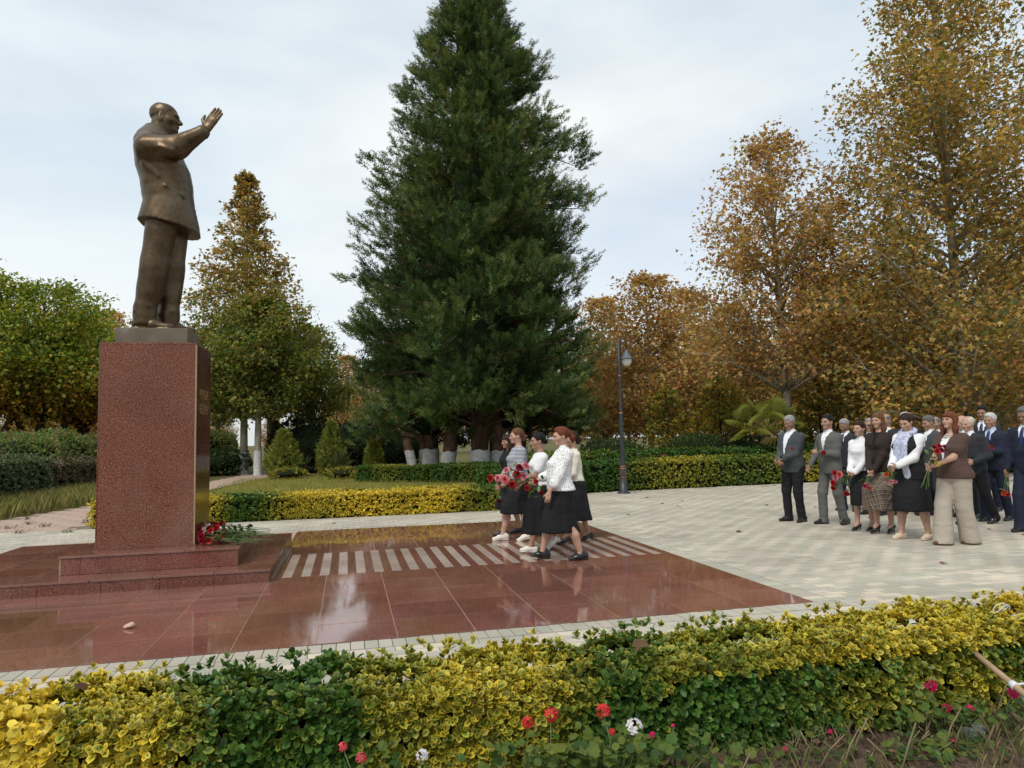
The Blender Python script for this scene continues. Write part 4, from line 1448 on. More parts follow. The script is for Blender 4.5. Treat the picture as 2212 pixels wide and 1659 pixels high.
# pink path
M_PINK = plain('pink_paving', (0.40, 0.285, 0.225), 0.85, 0.15, 3, spec=0.2, bmp=0.2)
ys = [14.38, 16, 17.2, 18.5, 20.3, 23, 26, 31, 38, 46, 60]
xl = np.interp(ys, [14.38, 17.2, 20.3, 26, 31, 46, 60], [-7.9, -7.15, -6.5, -6.1, -5.6, -4.1, -3.0])
xr = np.interp(ys, [14.38, 20, 27, 31, 46, 60], [-4.62, -4.6, -4.4, -3.9, -2.0, -1.0])
vs = []
for y_, a, b in zip(ys, xl, xr):
    vs += [(a, y_, -0.018), (b, y_, -0.018)]
path = MB().add(vs, [(2 * i, 2 * i + 1, 2 * i + 3, 2 * i + 2) for i in range(len(ys) - 1)]).build('path', M_SAND)
tag(path, 'pinkish paved footpath running back past the pedestal', 'path', kind='structure')
pk = {}
y_ = 14.40
r_ = 0
while y_ < 45:
    stp = 0.3 if y_ < 24 else 1.2
    a = np.interp(y_ + stp / 2, ys, xl)
    b = np.interp(y_ + stp / 2, ys, xr)
    if y_ < 24:
        x = a + 0.01 + (0.3 if r_ % 2 else 0)
        while x + 0.6 < b:
            v = rnd.gauss(1, 0.07)
            key = int(rnd.random() * 3)
            if key not in pk:
                pk[key] = MB().box(-0.296, 0.296, -0.146, 0.146, -0.012, 0, 0.002).mesh('path_slab', M_PINK)
            o = obj('path_slab', pk[key], path, (x + 0.3, y_ + 0.15, -0.004 + rnd.gauss(0, 0.0012)))
            o.rotation_euler = (rnd.gauss(0, 0.004), rnd.gauss(0, 0.004), rnd.gauss(0, 0.004))
            x += 0.6
    else:
        o = obj('path_slab', MB().add([(a, y_, -0.008), (b, y_, -0.008), (b, y_ + stp - 0.01, -0.008), (a, y_ + stp - 0.01, -0.008)], [(0, 1, 2, 3)]).mesh('path_slab', M_PINK), path)
    y_ += stp
    r_ += 1

# ------------------------------------------------------------------ smooth surfaces from blended solids
class Grid:
    def __init__(s, lo, hi, h):
        s.lo = np.array(lo, float)
        s.h = h
        s.n = np.ceil((np.array(hi, float) - s.lo) / h).astype(int) + 1
        s.F = np.full(tuple(s.n), 0.5, np.float32)
        s.ax = [(s.lo[i] + h * np.arange(s.n[i])).astype(np.float32) for i in range(3)]

    def sub(s, lo, hi):
        a = np.clip(np.floor((np.array(lo) - s.lo) / s.h).astype(int), 0, s.n)
        b = np.clip(np.ceil((np.array(hi) - s.lo) / s.h).astype(int) + 1, 0, s.n)
        sl = tuple(slice(a[i], b[i]) for i in range(3))
        return sl, s.ax[0][sl[0]][:, None, None], s.ax[1][sl[1]][None, :, None], s.ax[2][sl[2]][None, None, :]

    def put(s, fn, lo, hi, k=0.0, op='u'):
        m = 3 * s.h + k
        sl, X, Y, Z = s.sub(np.array(lo) - m, np.array(hi) + m)
        A = s.F[sl]
        if A.size == 0:
            return
        d = np.broadcast_to(fn(X, Y, Z), A.shape).astype(np.float32)
        if op == 's':
            d = -d
            if k > 0:
                h_ = np.maximum(k - np.abs(A - d), 0) / k
                s.F[sl] = np.maximum(A, d) + h_ * h_ * k * 0.25
            else:
                s.F[sl] = np.maximum(A, d)
            return
        if k > 0:
            h_ = np.maximum(k - np.abs(A - d), 0) / k
            s.F[sl] = np.minimum(A, d) - h_ * h_ * k * 0.25
        else:
            s.F[sl] = np.minimum(A, d)

    def cone(s, a, b, ra, rb, k=0.02, op='u', sq=None):
        a, b = np.array(a, float), np.array(b, float)
        ab = b - a
        L2 = max(float(ab @ ab), 1e-9)
        if sq is not None:
            nv = unit(np.array(sq[0], float))
            fq = 1.0 / sq[1] - 1.0

        def fn(X, Y, Z):
            dx, dy, dz = X - a[0], Y - a[1], Z - a[2]
            t = np.clip((dx * ab[0] + dy * ab[1] + dz * ab[2]) / L2, 0, 1)
            ex, ey, ez = dx - t * ab[0], dy - t * ab[1], dz - t * ab[2]
            if sq is not None:
                q = (ex * nv[0] + ey * nv[1] + ez * nv[2]) * fq
                ex, ey, ez = ex + q * nv[0], ey + q * nv[1], ez + q * nv[2]
            return np.sqrt(ex * ex + ey * ey + ez * ez) - (ra + (rb - ra) * t)
        r = max(ra, rb)
        s.put(fn, np.minimum(a, b) - r, np.maximum(a, b) + r, k, op)

    def ell(s, c, r, M=None, k=0.02, op='u'):
        c, r = np.array(c, float), np.array(r, float)
        Mi = None if M is None else np.array(M, float).T

        def fn(X, Y, Z):
            dx, dy, dz = X - c[0], Y - c[1], Z - c[2]
            if Mi is not None:
                dx, dy, dz = (Mi[0, 0] * dx + Mi[0, 1] * dy + Mi[0, 2] * dz, Mi[1, 0] * dx + Mi[1, 1] * dy + Mi[1, 2] * dz, Mi[2, 0] * dx + Mi[2, 1] * dy + Mi[2, 2] * dz)
            k0 = np.sqrt((dx / r[0]) ** 2 + (dy / r[1]) ** 2 + (dz / r[2]) ** 2)
            k1 = np.sqrt((dx / r[0] ** 2) ** 2 + (dy / r[1] ** 2) ** 2 + (dz / r[2] ** 2) ** 2)
            return k0 * (k0 - 1) / np.maximum(k1, 1e-6)
        R_ = max(r)
        s.put(fn, c - R_, c + R_, k, op)

    def loft(s, kn, n=2.3, k=0.02, op='u', fold=None):
        """kn rows: z, cx, cy, a, b"""
        kn = sorted(kn)
        K = np.array(kn, float)

        def fn(X, Y, Z):
            z = Z.ravel()
            it = [np.interp(z, K[:, 0], K[:, i])[None, None, :] for i in range(1, 5)]
            x, y = X - it[0], Y - it[1]
            a, b = it[2], it[3]
            q = ((np.abs(x) / a) ** n + (np.abs(y) / b) ** n) ** (1.0 / n)
            if fold is not None:
                th = np.arctan2(y / b, x / a)
                t = (K[-1, 0] - Z) / (K[-1, 0] - K[0, 0])
                q = q - fold[1] * t * (np.cos(fold[0] * th + fold[2]) + 0.5 * np.cos(1.7 * fold[0] * th + 1.0))
            d = (q - 1) * np.minimum(a, b)
            return np.maximum(d, np.maximum(K[0, 0] - Z, Z - K[-1, 0]))
        lo = (float((K[:, 1] - K[:, 3]).min()), float((K[:, 2] - K[:, 4]).min()), K[0, 0])
        hi = (float((K[:, 1] + K[:, 3]).max()), float((K[:, 2] + K[:, 4]).max()), K[-1, 0])
        e_ = 0.06 if fold is not None else 0.0
        s.put(fn, np.array(lo) - e_, np.array(hi) + e_, k, op)

    def wrinkle(s, amp, sc=1.0, seed=0.0):
        X, Y, Z = s.ax[0][:, None, None], s.ax[1][None, :, None], s.ax[2][None, None, :]
        w = np.sin((17 * Z + 5 * np.sin(8 * X + 3 * Y + seed) + 4 * Y) * sc) + 0.7 * np.sin((11 * X - 23 * Z + 9 * Y + 3 * np.sin(13 * Z)) * sc + seed)
        s.F += (amp * w).astype(np.float32)

    def mesh(s):
        F = s.F
        neg = F < 0
        nx, ny, nz = F.shape
        cnt = np.zeros((nx - 1, ny - 1, nz - 1), np.int8)
        cor = [(i, j, k) for i in (0, 1) for j in (0, 1) for k in (0, 1)]
        for i, j, k in cor:
            cnt += neg[i:nx - 1 + i, j:ny - 1 + j, k:nz - 1 + k]
        act = (cnt > 0) & (cnt < 8)
        I, J, K_ = np.nonzero(act)
        if len(I) == 0:
            return np.zeros((0, 3)), np.zeros((0, 4), int)
        idx = np.full(act.shape, -1, np.int64)
        idx[I, J, K_] = np.arange(len(I))
        acc = np.zeros((len(I), 3))
        num = np.zeros(len(I))
        for c0 in cor:
            for axis in range(3):
                if c0[axis] == 1:
                    continue
                c1 = list(c0)
                c1[axis] = 1
                a = F[I + c0[0], J + c0[1], K_ + c0[2]]
                b = F[I + c1[0], J + c1[1], K_ + c1[2]]
                x = (a < 0) != (b < 0)
                t = np.where(x, a / np.where(x, a - b, 1), 0)
                p = np.tile(np.array(c0, float), (len(I), 1))
                p[:, axis] = t
                acc += p * x[:, None]
                num += x
        V = (np.stack([I, J, K_], 1) + acc / num[:, None]) * s.h + s.lo
        faces = []
        for axis in range(3):
            o1, o2 = [(1, 2), (2, 0), (0, 1)][axis]
            sl0 = [slice(None)] * 3
            sl1 = [slice(None)] * 3
            sl0[axis] = slice(0, F.shape[axis] - 1)
            sl1[axis] = slice(1, F.shape[axis])
            for q in (o1, o2):
                sl0[q] = slice(1, F.shape[q] - 1)
                sl1[q] = slice(1, F.shape[q] - 1)
            a, b = neg[tuple(sl0)], neg[tuple(sl1)]
            e = np.stack(np.nonzero(a != b), 1)
            if len(e) == 0:
                continue
            fl = a[e[:, 0], e[:, 1], e[:, 2]]
            e = e.copy()
            e[:, o1] += 1
            e[:, o2] += 1
            quad = []
            for d1, d2 in ((-1, -1), (0, -1), (0, 0), (-1, 0)):
                q = e.copy()
                q[:, o1] += d1
                q[:, o2] += d2
                quad.append(idx[q[:, 0], q[:, 1], q[:, 2]])
            quad = np.stack(quad, 1)
            quad[~fl] = quad[~fl][:, ::-1]
            faces.append(quad)
        return V, np.concatenate(faces)


def joinm(parts):
    Vs, Fs, b = [], [], 0
    for V, F in parts:
        Vs.append(V)
        Fs.append(F + b)
        b += len(V)
    return np.concatenate(Vs), np.concatenate(Fs)


def rotm(pitch=0, yaw=0, roll=0):
    """pitch > 0 nods forward (local x forward, z up)"""
    return np.array((Matrix.Rotation(R(yaw), 3, 'Z') @ Matrix.Rotation(R(pitch), 3, 'Y') @ Matrix.Rotation(R(roll), 3, 'X')))


def ik(a, c, l1, l2, pole):
    a, c = np.array(a, float), np.array(c, float)
    d = c - a
    D = np.linalg.norm(d)
    D2 = min(D, (l1 + l2) * 0.998)
    u_ = d / D
    x = (l1 * l1 - l2 * l2 + D2 * D2) / (2 * D2)
    hgt = math.sqrt(max(l1 * l1 - x * x, 0))
    p = np.array(pole, float)
    p = p - u_ * (p @ u_)
    p /= max(np.linalg.norm(p), 1e-6)
    return a + u_ * x + p * hgt, a + u_ * D2


def head_solid(g, C, M, s, fem=False, nose=1.0):
    C = np.array(C, float)
    w = lambda p: C + M @ (np.array(p) * s)

    def el(c, r, k, op='u'):
        g.ell(w(c), np.array(r) * s, M, k * s, op)
    jaw = 0.92 if fem else 1.0
    el((-.014, 0, .032), (.098, .076, .084), 0)
    el((.034, 0, -.022), (.066, .061 * jaw, .088), .03)
    g.cone(w((.0, 0, -.062)), w((.064, 0, -.092)), .052 * s * jaw, .027 * s * jaw, .03 * s)
    el((.080, 0, -.099), (.019, .022, .016), .02)
    el((.080, 0, .016), (.018, .050, .014), .018)
    for y_ in (-1, 1):
        el((.050, .040 * y_, -.030), (.034, .026, .026), .03)
        el((.1, .031 * y_, -.003), (.016, .017, .011), .012, 's')
        el((-.008, .076 * y_, -.012), (.020, .010, .033), .008)
        el((.002, .084 * y_, -.010), (.010, .006, .018), .004, 's')
    g.cone(w((.094, 0, .004)), w((.116, 0, -.033)), .0075 * s, .0125 * s * nose, .010 * s)
    el((.103, 0, -.040), (.015, .017, .009), .008)
    el((.097, 0, -.0600), (.011, .022, .0055), .006)
    el((.096, 0, -.0705), (.010, .019, .0055), .006)


def face_bits(parent, C, M, s, brow, fem, glasses=False):
    C = np.array(C, float)

    def bit(name, c, r, mat, lat=None):
        mb = MB()
        n1, n2 = 8, 5
        mb.v.append((0, 0, 1))
        for i in range(1, n2):
            for k in range(n1):
                a, b = math.pi * i / n2, 2 * math.pi * k / n1
                mb.v.append((math.sin(a) * math.cos(b), math.sin(a) * math.sin(b), math.cos(a)))
        mb.v.append((0, 0, -1))
        for k in range(n1):
            mb.f.append((0, 1 + k, 1 + (k + 1) % n1))
            mb.f.append((len(mb.v) - 1, 1 + (n2 - 2) * n1 + (k + 1) % n1, 1 + (n2 - 2) * n1 + k))
        for i in range(n2 - 2):
            for k in range(n1):
                mb.f.append((1 + i * n1 + k, 1 + (i + 1) * n1 + k, 1 + (i + 1) * n1 + (k + 1) % n1, 1 + i * n1 + (k + 1) % n1))
        mb.mi = [0] * len(mb.f)
        V = np.array(mb.v) * np.array(r) * s
        if lat:
            V = V @ rotm(0, lat[0], lat[1]).T
        V = (V + np.array(c) * s) @ M.T + C
        mb.v = [tuple(q) for q in V]
        return mb.build(name, mat, parent, True)
    for y_ in (-1, 1):
        bit('eye', (.0855, .0315 * y_, -.003), (.006, .0125, .0055), M_EYE, (18 * y_, 0))
        bit('eyebrow', (.0945, .033 * y_, .0145), (.005, .019, .0038), brow, (20 * y_, -6 * y_))
    bit('lips', (.1005, 0, -.065), (.0085, .020, .0075), M_LIPF if fem else M_LIPM)
    if glasses:
        for y_ in (-1, 1):
            bit('sunglasses_lens', (.101, .033 * y_, -.004), (.005, .027, .018), M_SUNG, (14 * y_, 0))
            mb = MB()
            mb.tube([tuple(C + M @ (np.array(q) * s)) for q in ((.09, .06 * y_, .003), (.0, .082 * y_, .004))], 0.003, 5)
            mb.build('sunglasses_arm', M_SUNG, parent)


def hair_mesh(style, C, M, s, h=0.0055):
    C = np.array(C, float)
    g = Grid(C - 0.2 * s - np.array([0.06, 0.02, 0.22]), C + 0.2 * s, h)
    w = lambda p: C + M @ (np.array(p) * s)

    def el(c, r, k=.01, op='u'):
        g.ell(w(c), np.array(r) * s, M, k * s, op)
    th = {'short': .0075, 'thin': .0045, 'bald': .003}.get(style, .010)
    el((-.016, 0, .034), (.098 + th, .076 + th, .084 + th), 0)
    # hairline: keep what lies above a slanted plane through brow, ear and nape
    off, slope = {'short': (.010, .80), 'thin': (.008, .95), 'bald': (.0, 1.0)}.get(style, (.012, .82))
    A = np.array([slope, 0, -1.0])
    A = A / np.linalg.norm(A)
    nrm = M @ A
    c0 = w((0, 0, off))
    if style in ('pony', 'bun', 'slick', 'short', 'thin', 'bald', 'nape'):
        X, Y, Z = g.ax[0][:, None, None], g.ax[1][None, :, None], g.ax[2][None, None, :]
        Mi = M.T / s
        lx = Mi[0, 0] * (X - C[0]) + Mi[0, 1] * (Y - C[1]) + Mi[0, 2] * (Z - C[2])
        ly = Mi[1, 0] * (X - C[0]) + Mi[1, 1] * (Y - C[1]) + Mi[1, 2] * (Z - C[2])
        lz = Mi[2, 0] * (X - C[0]) + Mi[2, 1] * (Y - C[1]) + Mi[2, 2] * (Z - C[2])
        if style in ('short', 'thin', 'bald'):
            zl = np.interp(lx, [-.13, -.07, -.03, -.012, .008, .026, .038, .055, .075, .13], [-.082, -.075, -.045, -.012, -.028, -.020, .030, .052, .068, .074])
        else:
            zl = np.interp(lx, [-.13, -.07, -.02, .01, .03, .05, .07, .13], [-.088, -.078, -.028, -.010, .012, .040, .064, .072])
        zl = zl + .006 * np.sin(ly * 90 + lx * 130) - .012 * (np.abs(ly) / .07) ** 2 * (lx > .03)
        g.F = np.maximum(g.F, ((zl - lz) * s * .75).astype(np.float32))
    if style in ('long', 'bangs'):
        el((.075, 0, -.035), (.075, .074 if style == 'long' else .07, .082), .012, 's')
        for y_ in (-1, 1):
            g.cone(w((-.01, .074 * y_, .03)), w((.012, .088 * y_, -.13)), .030 * s, .034 * s, .03 * s)
            g.cone(w((.012, .088 * y_, -.13)), w((.03, .095 * y_, -.22)), .034 * s, .014 * s, .03 * s)
        g.cone(w((-.06, 0, .0)), w((-.065, 0, -.16)), .066 * s, .06 * s, .04 * s)
        g.cone(w((-.065, 0, -.16)), w((-.07, 0, -.23)), .06 * s, .03 * s, .04 * s)
        if style == 'bangs':
            el((.068, 0, .052), (.036, .064, .034), .02)
    if style == 'short':
        el((-.005, 0, .085), (.085, .066, .036), .015)
    if style in ('thin', 'bald'):
        el((.03, 0, .11), (.10, .052, .075), .006, 's')
        if style == 'bald':
            el((.0, 0, .12), (.13, .07, .08), .006, 's')
    if style == 'pony':
        el((-.105, 0, .035), (.03, .03, .03), .02)
        g.cone(w((-.125, 0, .03)), w((-.155, 0, -.045)), .030 * s, .040 * s, .02 * s)
        g.cone(w((-.155, 0, -.045)), w((-.15, 0, -.12)), .040 * s, .012 * s, .02 * s)
        el((.01, 0, .085), (.07, .062, .04), .02)
    if style == 'bun':
        el((-.125, 0, .012), (.055, .06, .055), .015)
        el((-.165, 0, -.02), (.045, .05, .05), .02)
    if style == 'slick':
        el((-.115, 0, -.02), (.038, .04, .04), .02)
        el((.0, 0, .08), (.08, .066, .036), .02)
    if style == 'nape':
        g.cone(w((-.09, 0, -.0)), w((-.10, 0, -.07)), .05 * s, .035 * s, .03 * s)
        el((-.135, 0, -.035), (.036, .04, .04), .02)
    X, Y, Z = g.ax[0][:, None, None], g.ax[1][None, :, None], g.ax[2][None, None, :]
    g.F += (0.0012 * np.sin(150 * Y + 60 * X + 30 * np.sin(17 * Z + 11 * X)) + 0.0010 * np.sin(190 * Z + 120 * Y + 9 * np.sin(40 * X)) + 0.0012 * np.sin(47 * X + 61 * Z + 23 * Y)).astype(np.float32)
    return g.mesh()


def hand_solid(g, W, d, nrm, curl, side, s=1.0):
    """W wrist, d along the fingers, nrm palm side normal, side +1 left hand / -1 right hand"""
    d = unit(np.array(d, float))
    nrm = np.array(nrm, float)
    nrm = unit(nrm - d * (nrm @ d))
    lat = np.cross(nrm, d) * side           # towards the thumb
    W = np.array(W, float)
    g.cone(W - d * .05 * s, W + d * .01 * s, .027 * s, .025 * s, 0, sq=(nrm, .8))
    g.cone(W + d * .02 * s, W + d * .075 * s, .036 * s, .040 * s, .02 * s, sq=(nrm, .42))
    for i, (o_, L) in enumerate(((.029, .066), (.0097, .076), (-.0097, .070), (-.0285, .056))):
        c = curl * (0.85 + 0.12 * i)
        b0 = W + d * .088 * s + lat * o_ * s
        d1 = d * math.cos(c * .6) + nrm * math.sin(c * .6) + lat * o_ * 0.9
        b1 = b0 + d1 * L * .52 * s
        d2 = d * math.cos(c * 1.5) + nrm * math.sin(c * 1.5) + lat * o_ * 0.3
        b2 = b1 + d2 * L * .5 * s
        g.cone(b0 - d * .012 * s, b1, .0100 * s, .0092 * s, .004)
        g.cone(b1, b2, .0092 * s, .0076 * s, .003)
    t0 = W + d * .03 * s + lat * .028 * s
    t1 = t0 + (d * .55 + lat * .65 + nrm * .35 * min(curl, 1)) * .042 * s
    t2 = t1 + (d * .8 + lat * .15 + nrm * .6 * min(curl, 1)) * .036 * s
    g.cone(t0, t1, .0135 * s, .0110 * s, .010 * s)
    g.cone(t1, t2, .0110 * s, .0085 * s, .004)


# ------------------------------------------------------------------ clothing materials
def skin(name, c):
    m, n, p, out = newmat(name)
    v = coords(n)
    f = noise(n, v, 14, 3)
    n.links.new(ramp(n, f, [(0.35, [x * 0.86 for x in c]), (0.65, [x * 1.1 for x in c])]), p.inputs['Base Color'])
    p.inputs['Roughness'].default_value = 0.5
    p.inputs['Specular IOR Level'].default_value = 0.35
    p.inputs['Subsurface Weight'].default_value = 0.12
    p.inputs['Subsurface Radius'].default_value = (0.012, 0.005, 0.003)
    p.inputs['Subsurface Scale'].default_value = 0.6
    bump(n, p, noise(n, v, 160, 2), 0.15, 0.002)
    return m


def cloth(name, c, rough=0.85, var=0.12, wr=0.35, sheen=0.0, wscale=7.0):
    m, n, p, out = newmat(name)
    v = coords(n)
    f = noise(n, v, 5, 3)
    n.links.new(ramp(n, f, [(0.3, [x * (1 - var) for x in c]), (0.7, [min(1, x * (1 + var)) for x in c])]), p.inputs['Base Color'])
    p.inputs['Roughness'].default_value = rough
    p.inputs['Specular IOR Level'].default_value = 0.25
    p.inputs['Sheen Weight'].default_value = sheen
    bump(n, p, noise(n, coords(n, 'Object', (1, 1, 1.6)), wscale, 3, 0.5, 0.9), wr, 0.04)
    return m


def pattern_cloth(name, fn, rough=0.85, wr=0.3):
    m, n, p, out = newmat(name)
    t = n.nodes.new('ShaderNodeTexCoord')
    c = fn(n, t.outputs['Object'])
    n.links.new(c, p.inputs['Base Color'])
    p.inputs['Roughness'].default_value = rough
    p.inputs['Specular IOR Level'].default_value = 0.25
    bump(n, p, noise(n, t.outputs['Object'], 7, 3, 0.5, 0.9), wr, 0.04)
    return m


def sepxyz(n, v):
    s_ = n.nodes.new('ShaderNodeSeparateXYZ')
    n.links.new(v, s_.inputs[0])
    return s_.outputs


def mth(n, op, a, b=None):
    x = n.nodes.new('ShaderNodeMath')
    x.operation = op
    for i, q in enumerate((a, b)):
        if q is None:
            continue
        if isinstance(q, bpy.types.NodeSocket):
            n.links.new(q, x.inputs[i])
        else:
            x.inputs[i].default_value = q
    return x.outputs[0]


def stripes_fn(n, v):
    z = sepxyz(n, v)[2]
    f = mth(n, 'FRACT', mth(n, 'MULTIPLY', z, 52.0))
    return ramp(n, f, [(0.0, (0.035, 0.045, 0.085)), (0.52, (0.035, 0.045, 0.085)), (0.56, (0.62, 0.63, 0.66)), (0.97, (0.62, 0.63, 0.66))])


def dots_fn(n, v):
    x = n.nodes.new('ShaderNodeTexVoronoi')
    x.inputs['Scale'].default_value = 42.0
    x.inputs['Randomness'].default_value = 0.75
    n.links.new(v, x.inputs['Vector'])
    return ramp(n, x.outputs['Distance'], [(0.0, (0.02, 0.02, 0.03)), (0.235, (0.02, 0.02, 0.03)), (0.29, (0.74, 0.74, 0.74)), (1.0, (0.74, 0.74, 0.74))])


def plaid_fn(n, v):
    o_ = sepxyz(n, v)
    u_ = mth(n, 'ADD', mth(n, 'MULTIPLY', o_[0], 1.0), mth(n, 'MULTIPLY', o_[1], 1.0))
    a = mth(n, 'FRACT', mth(n, 'ADD', mth(n, 'MULTIPLY', u_, 15.0), mth(n, 'MULTIPLY', o_[2], 4.5)))
    b = mth(n, 'FRACT', mth(n, 'SUBTRACT', mth(n, 'MULTIPLY', o_[2], 15.0), mth(n, 'MULTIPLY', u_, 4.0)))
    la = ramp(n, a, [(0.0, 0.9), (0.09, 0.9), (0.12, 0.0), (0.5, 0.25), (0.62, 0.25), (0.65, 0.0)])
    lb = ramp(n, b, [(0.0, 0.9), (0.09, 0.9), (0.12, 0.0), (0.5, 0.25), (0.62, 0.25), (0.65, 0.0)])
    c = mixc(n, la, (0.052, 0.036, 0.040), (0.34, 0.27, 0.18))
    return mixc(n, lb, c, (0.32, 0.25, 0.17))


def scarf_fn(n, v):
    f = noise(n, v, 26, 3, 0.6, 1.5)
    return ramp(n, f, [(0.42, (0.55, 0.57, 0.68)), (0.5, (0.16, 0.19, 0.36)), (0.56, (0.60, 0.62, 0.72))])


SKIN_A = skin('skin_light', (0.46, 0.275, 0.195))
SKIN_B = skin('skin_tan', (0.36, 0.205, 0.135))
SKIN_C = skin('skin_brown', (0.27, 0.145, 0.09))
M_EYE = plain('eye_dark', (0.045, 0.03, 0.025), 0.25, 0.1)
M_LIPF = plain('lip_rose', (0.36, 0.12, 0.10), 0.45, 0.1)
M_LIPM = plain('lip_plain', (0.28, 0.13, 0.10), 0.5, 0.1)
M_SUNG = plain('dark_lens', (0.012, 0.012, 0.014), 0.1, 0.1, spec=0.6)


def hairm(name, c):
    m, n, p, out = newmat(name)
    v = coords(n, 'Object', (60, 60, 8))
    f = noise(n, v, 1.5, 3)
    n.links.new(ramp(n, f, [(0.3, [x * 0.55 for x in c]), (0.7, [x * 1.35 for x in c])]), p.inputs['Base Color'])
    p.inputs['Roughness'].default_value = 0.62
    p.inputs['Specular IOR Level'].default_value = 0.16
    return m


H_BLACK = hairm('hair_black', (0.012, 0.010, 0.010))
H_DKBR = hairm('hair_dark_brown', (0.032, 0.016, 0.011))
H_AUB = hairm('hair_auburn', (0.135, 0.040, 0.018))
H_BRN = hairm('hair_brown', (0.12, 0.056, 0.028))
H_GREY = hairm('hair_grey', (0.26, 0.25, 0.24))
H_WHITE = hairm('hair_white', (0.50, 0.48, 0.45))
H_SALT = hairm('hair_salt_and_pepper', (0.12, 0.115, 0.11))
C_BLACK = cloth('cloth_black', (0.012, 0.012, 0.014))
C_NAVY = cloth('cloth_navy', (0.016, 0.020, 0.038))
C_CHAR = cloth('cloth_charcoal', (0.028, 0.030, 0.034))
C_GREY = cloth('cloth_mid_grey', (0.105, 0.105, 0.10))
C_DGREY = cloth('cloth_dark_grey', (0.055, 0.062, 0.068))
C_WHITE = cloth('cloth_white', (0.74, 0.74, 0.76), 0.8, 0.04)
C_OFFW = cloth('cloth_cream', (0.66, 0.62, 0.52), 0.85, 0.05)
C_PBLUE = cloth('cloth_pale_blue', (0.46, 0.54, 0.68), 0.8, 0.05)
C_TIE = cloth('tie_dark_blue', (0.02, 0.03, 0.10), 0.5)
C_DBRN = cloth('cloth_dark_brown', (0.030, 0.020, 0.017))
C_BRN = cloth('cloth_brown', (0.085, 0.050, 0.042))
C_BEIGE = cloth('cloth_beige', (0.385, 0.335, 0.275), 0.85, 0.06)
C_STRIPE = pattern_cloth('striped_jersey', stripes_fn)
C_DOTS = pattern_cloth('dotted_blouse', dots_fn)
C_PLAID = pattern_cloth('plaid_wool', plaid_fn)
C_SCARF = pattern_cloth('paisley_scarf', scarf_fn)
L_BLACK = plain('leather_black', (0.012, 0.011, 0.011), 0.28, 0.2, 12, spec=0.5)
L_BROWN = plain('leather_brown', (0.10, 0.045, 0.03), 0.4, 0.2, 12)
L_CREAM = plain('leather_cream', (0.62, 0.50, 0.36), 0.5, 0.08, 12)
L_WHITE = plain('canvas_white', (0.68, 0.65, 0.57), 0.7, 0.08, 12)
M_WATCH = plain('gold_watch', (0.60, 0.42, 0.10), 0.25, 0.1, 9, metal=0.8)
M_PEARL = plain('pearl', (0.70, 0.66, 0.58), 0.25, 0.05)

MALE = [(.80, 0, .085, .13), (.90, -.01, .112, .160), (1.0, .0, .112, .155), (1.08, .015, .114, .152), (1.20, .01, .118, .163), (1.30, .003, .116, .174), (1.36, -.005, .098, .156), (1.405, -.012, .074, .098), (1.445, -.015, .052, .060)]
FEM = [(.78, -.005, .10, .150), (.90, -.018, .126, .175), (1.0, -.002, .112, .160), (1.08, .004, .104, .138), (1.17, .010, .112, .146), (1.245, .028, .128, .152), (1.32, .008, .104, .146), (1.37, -.006, .080, .118), (1.41, -.012, .058, .076), (1.445, -.015, .043, .050)]


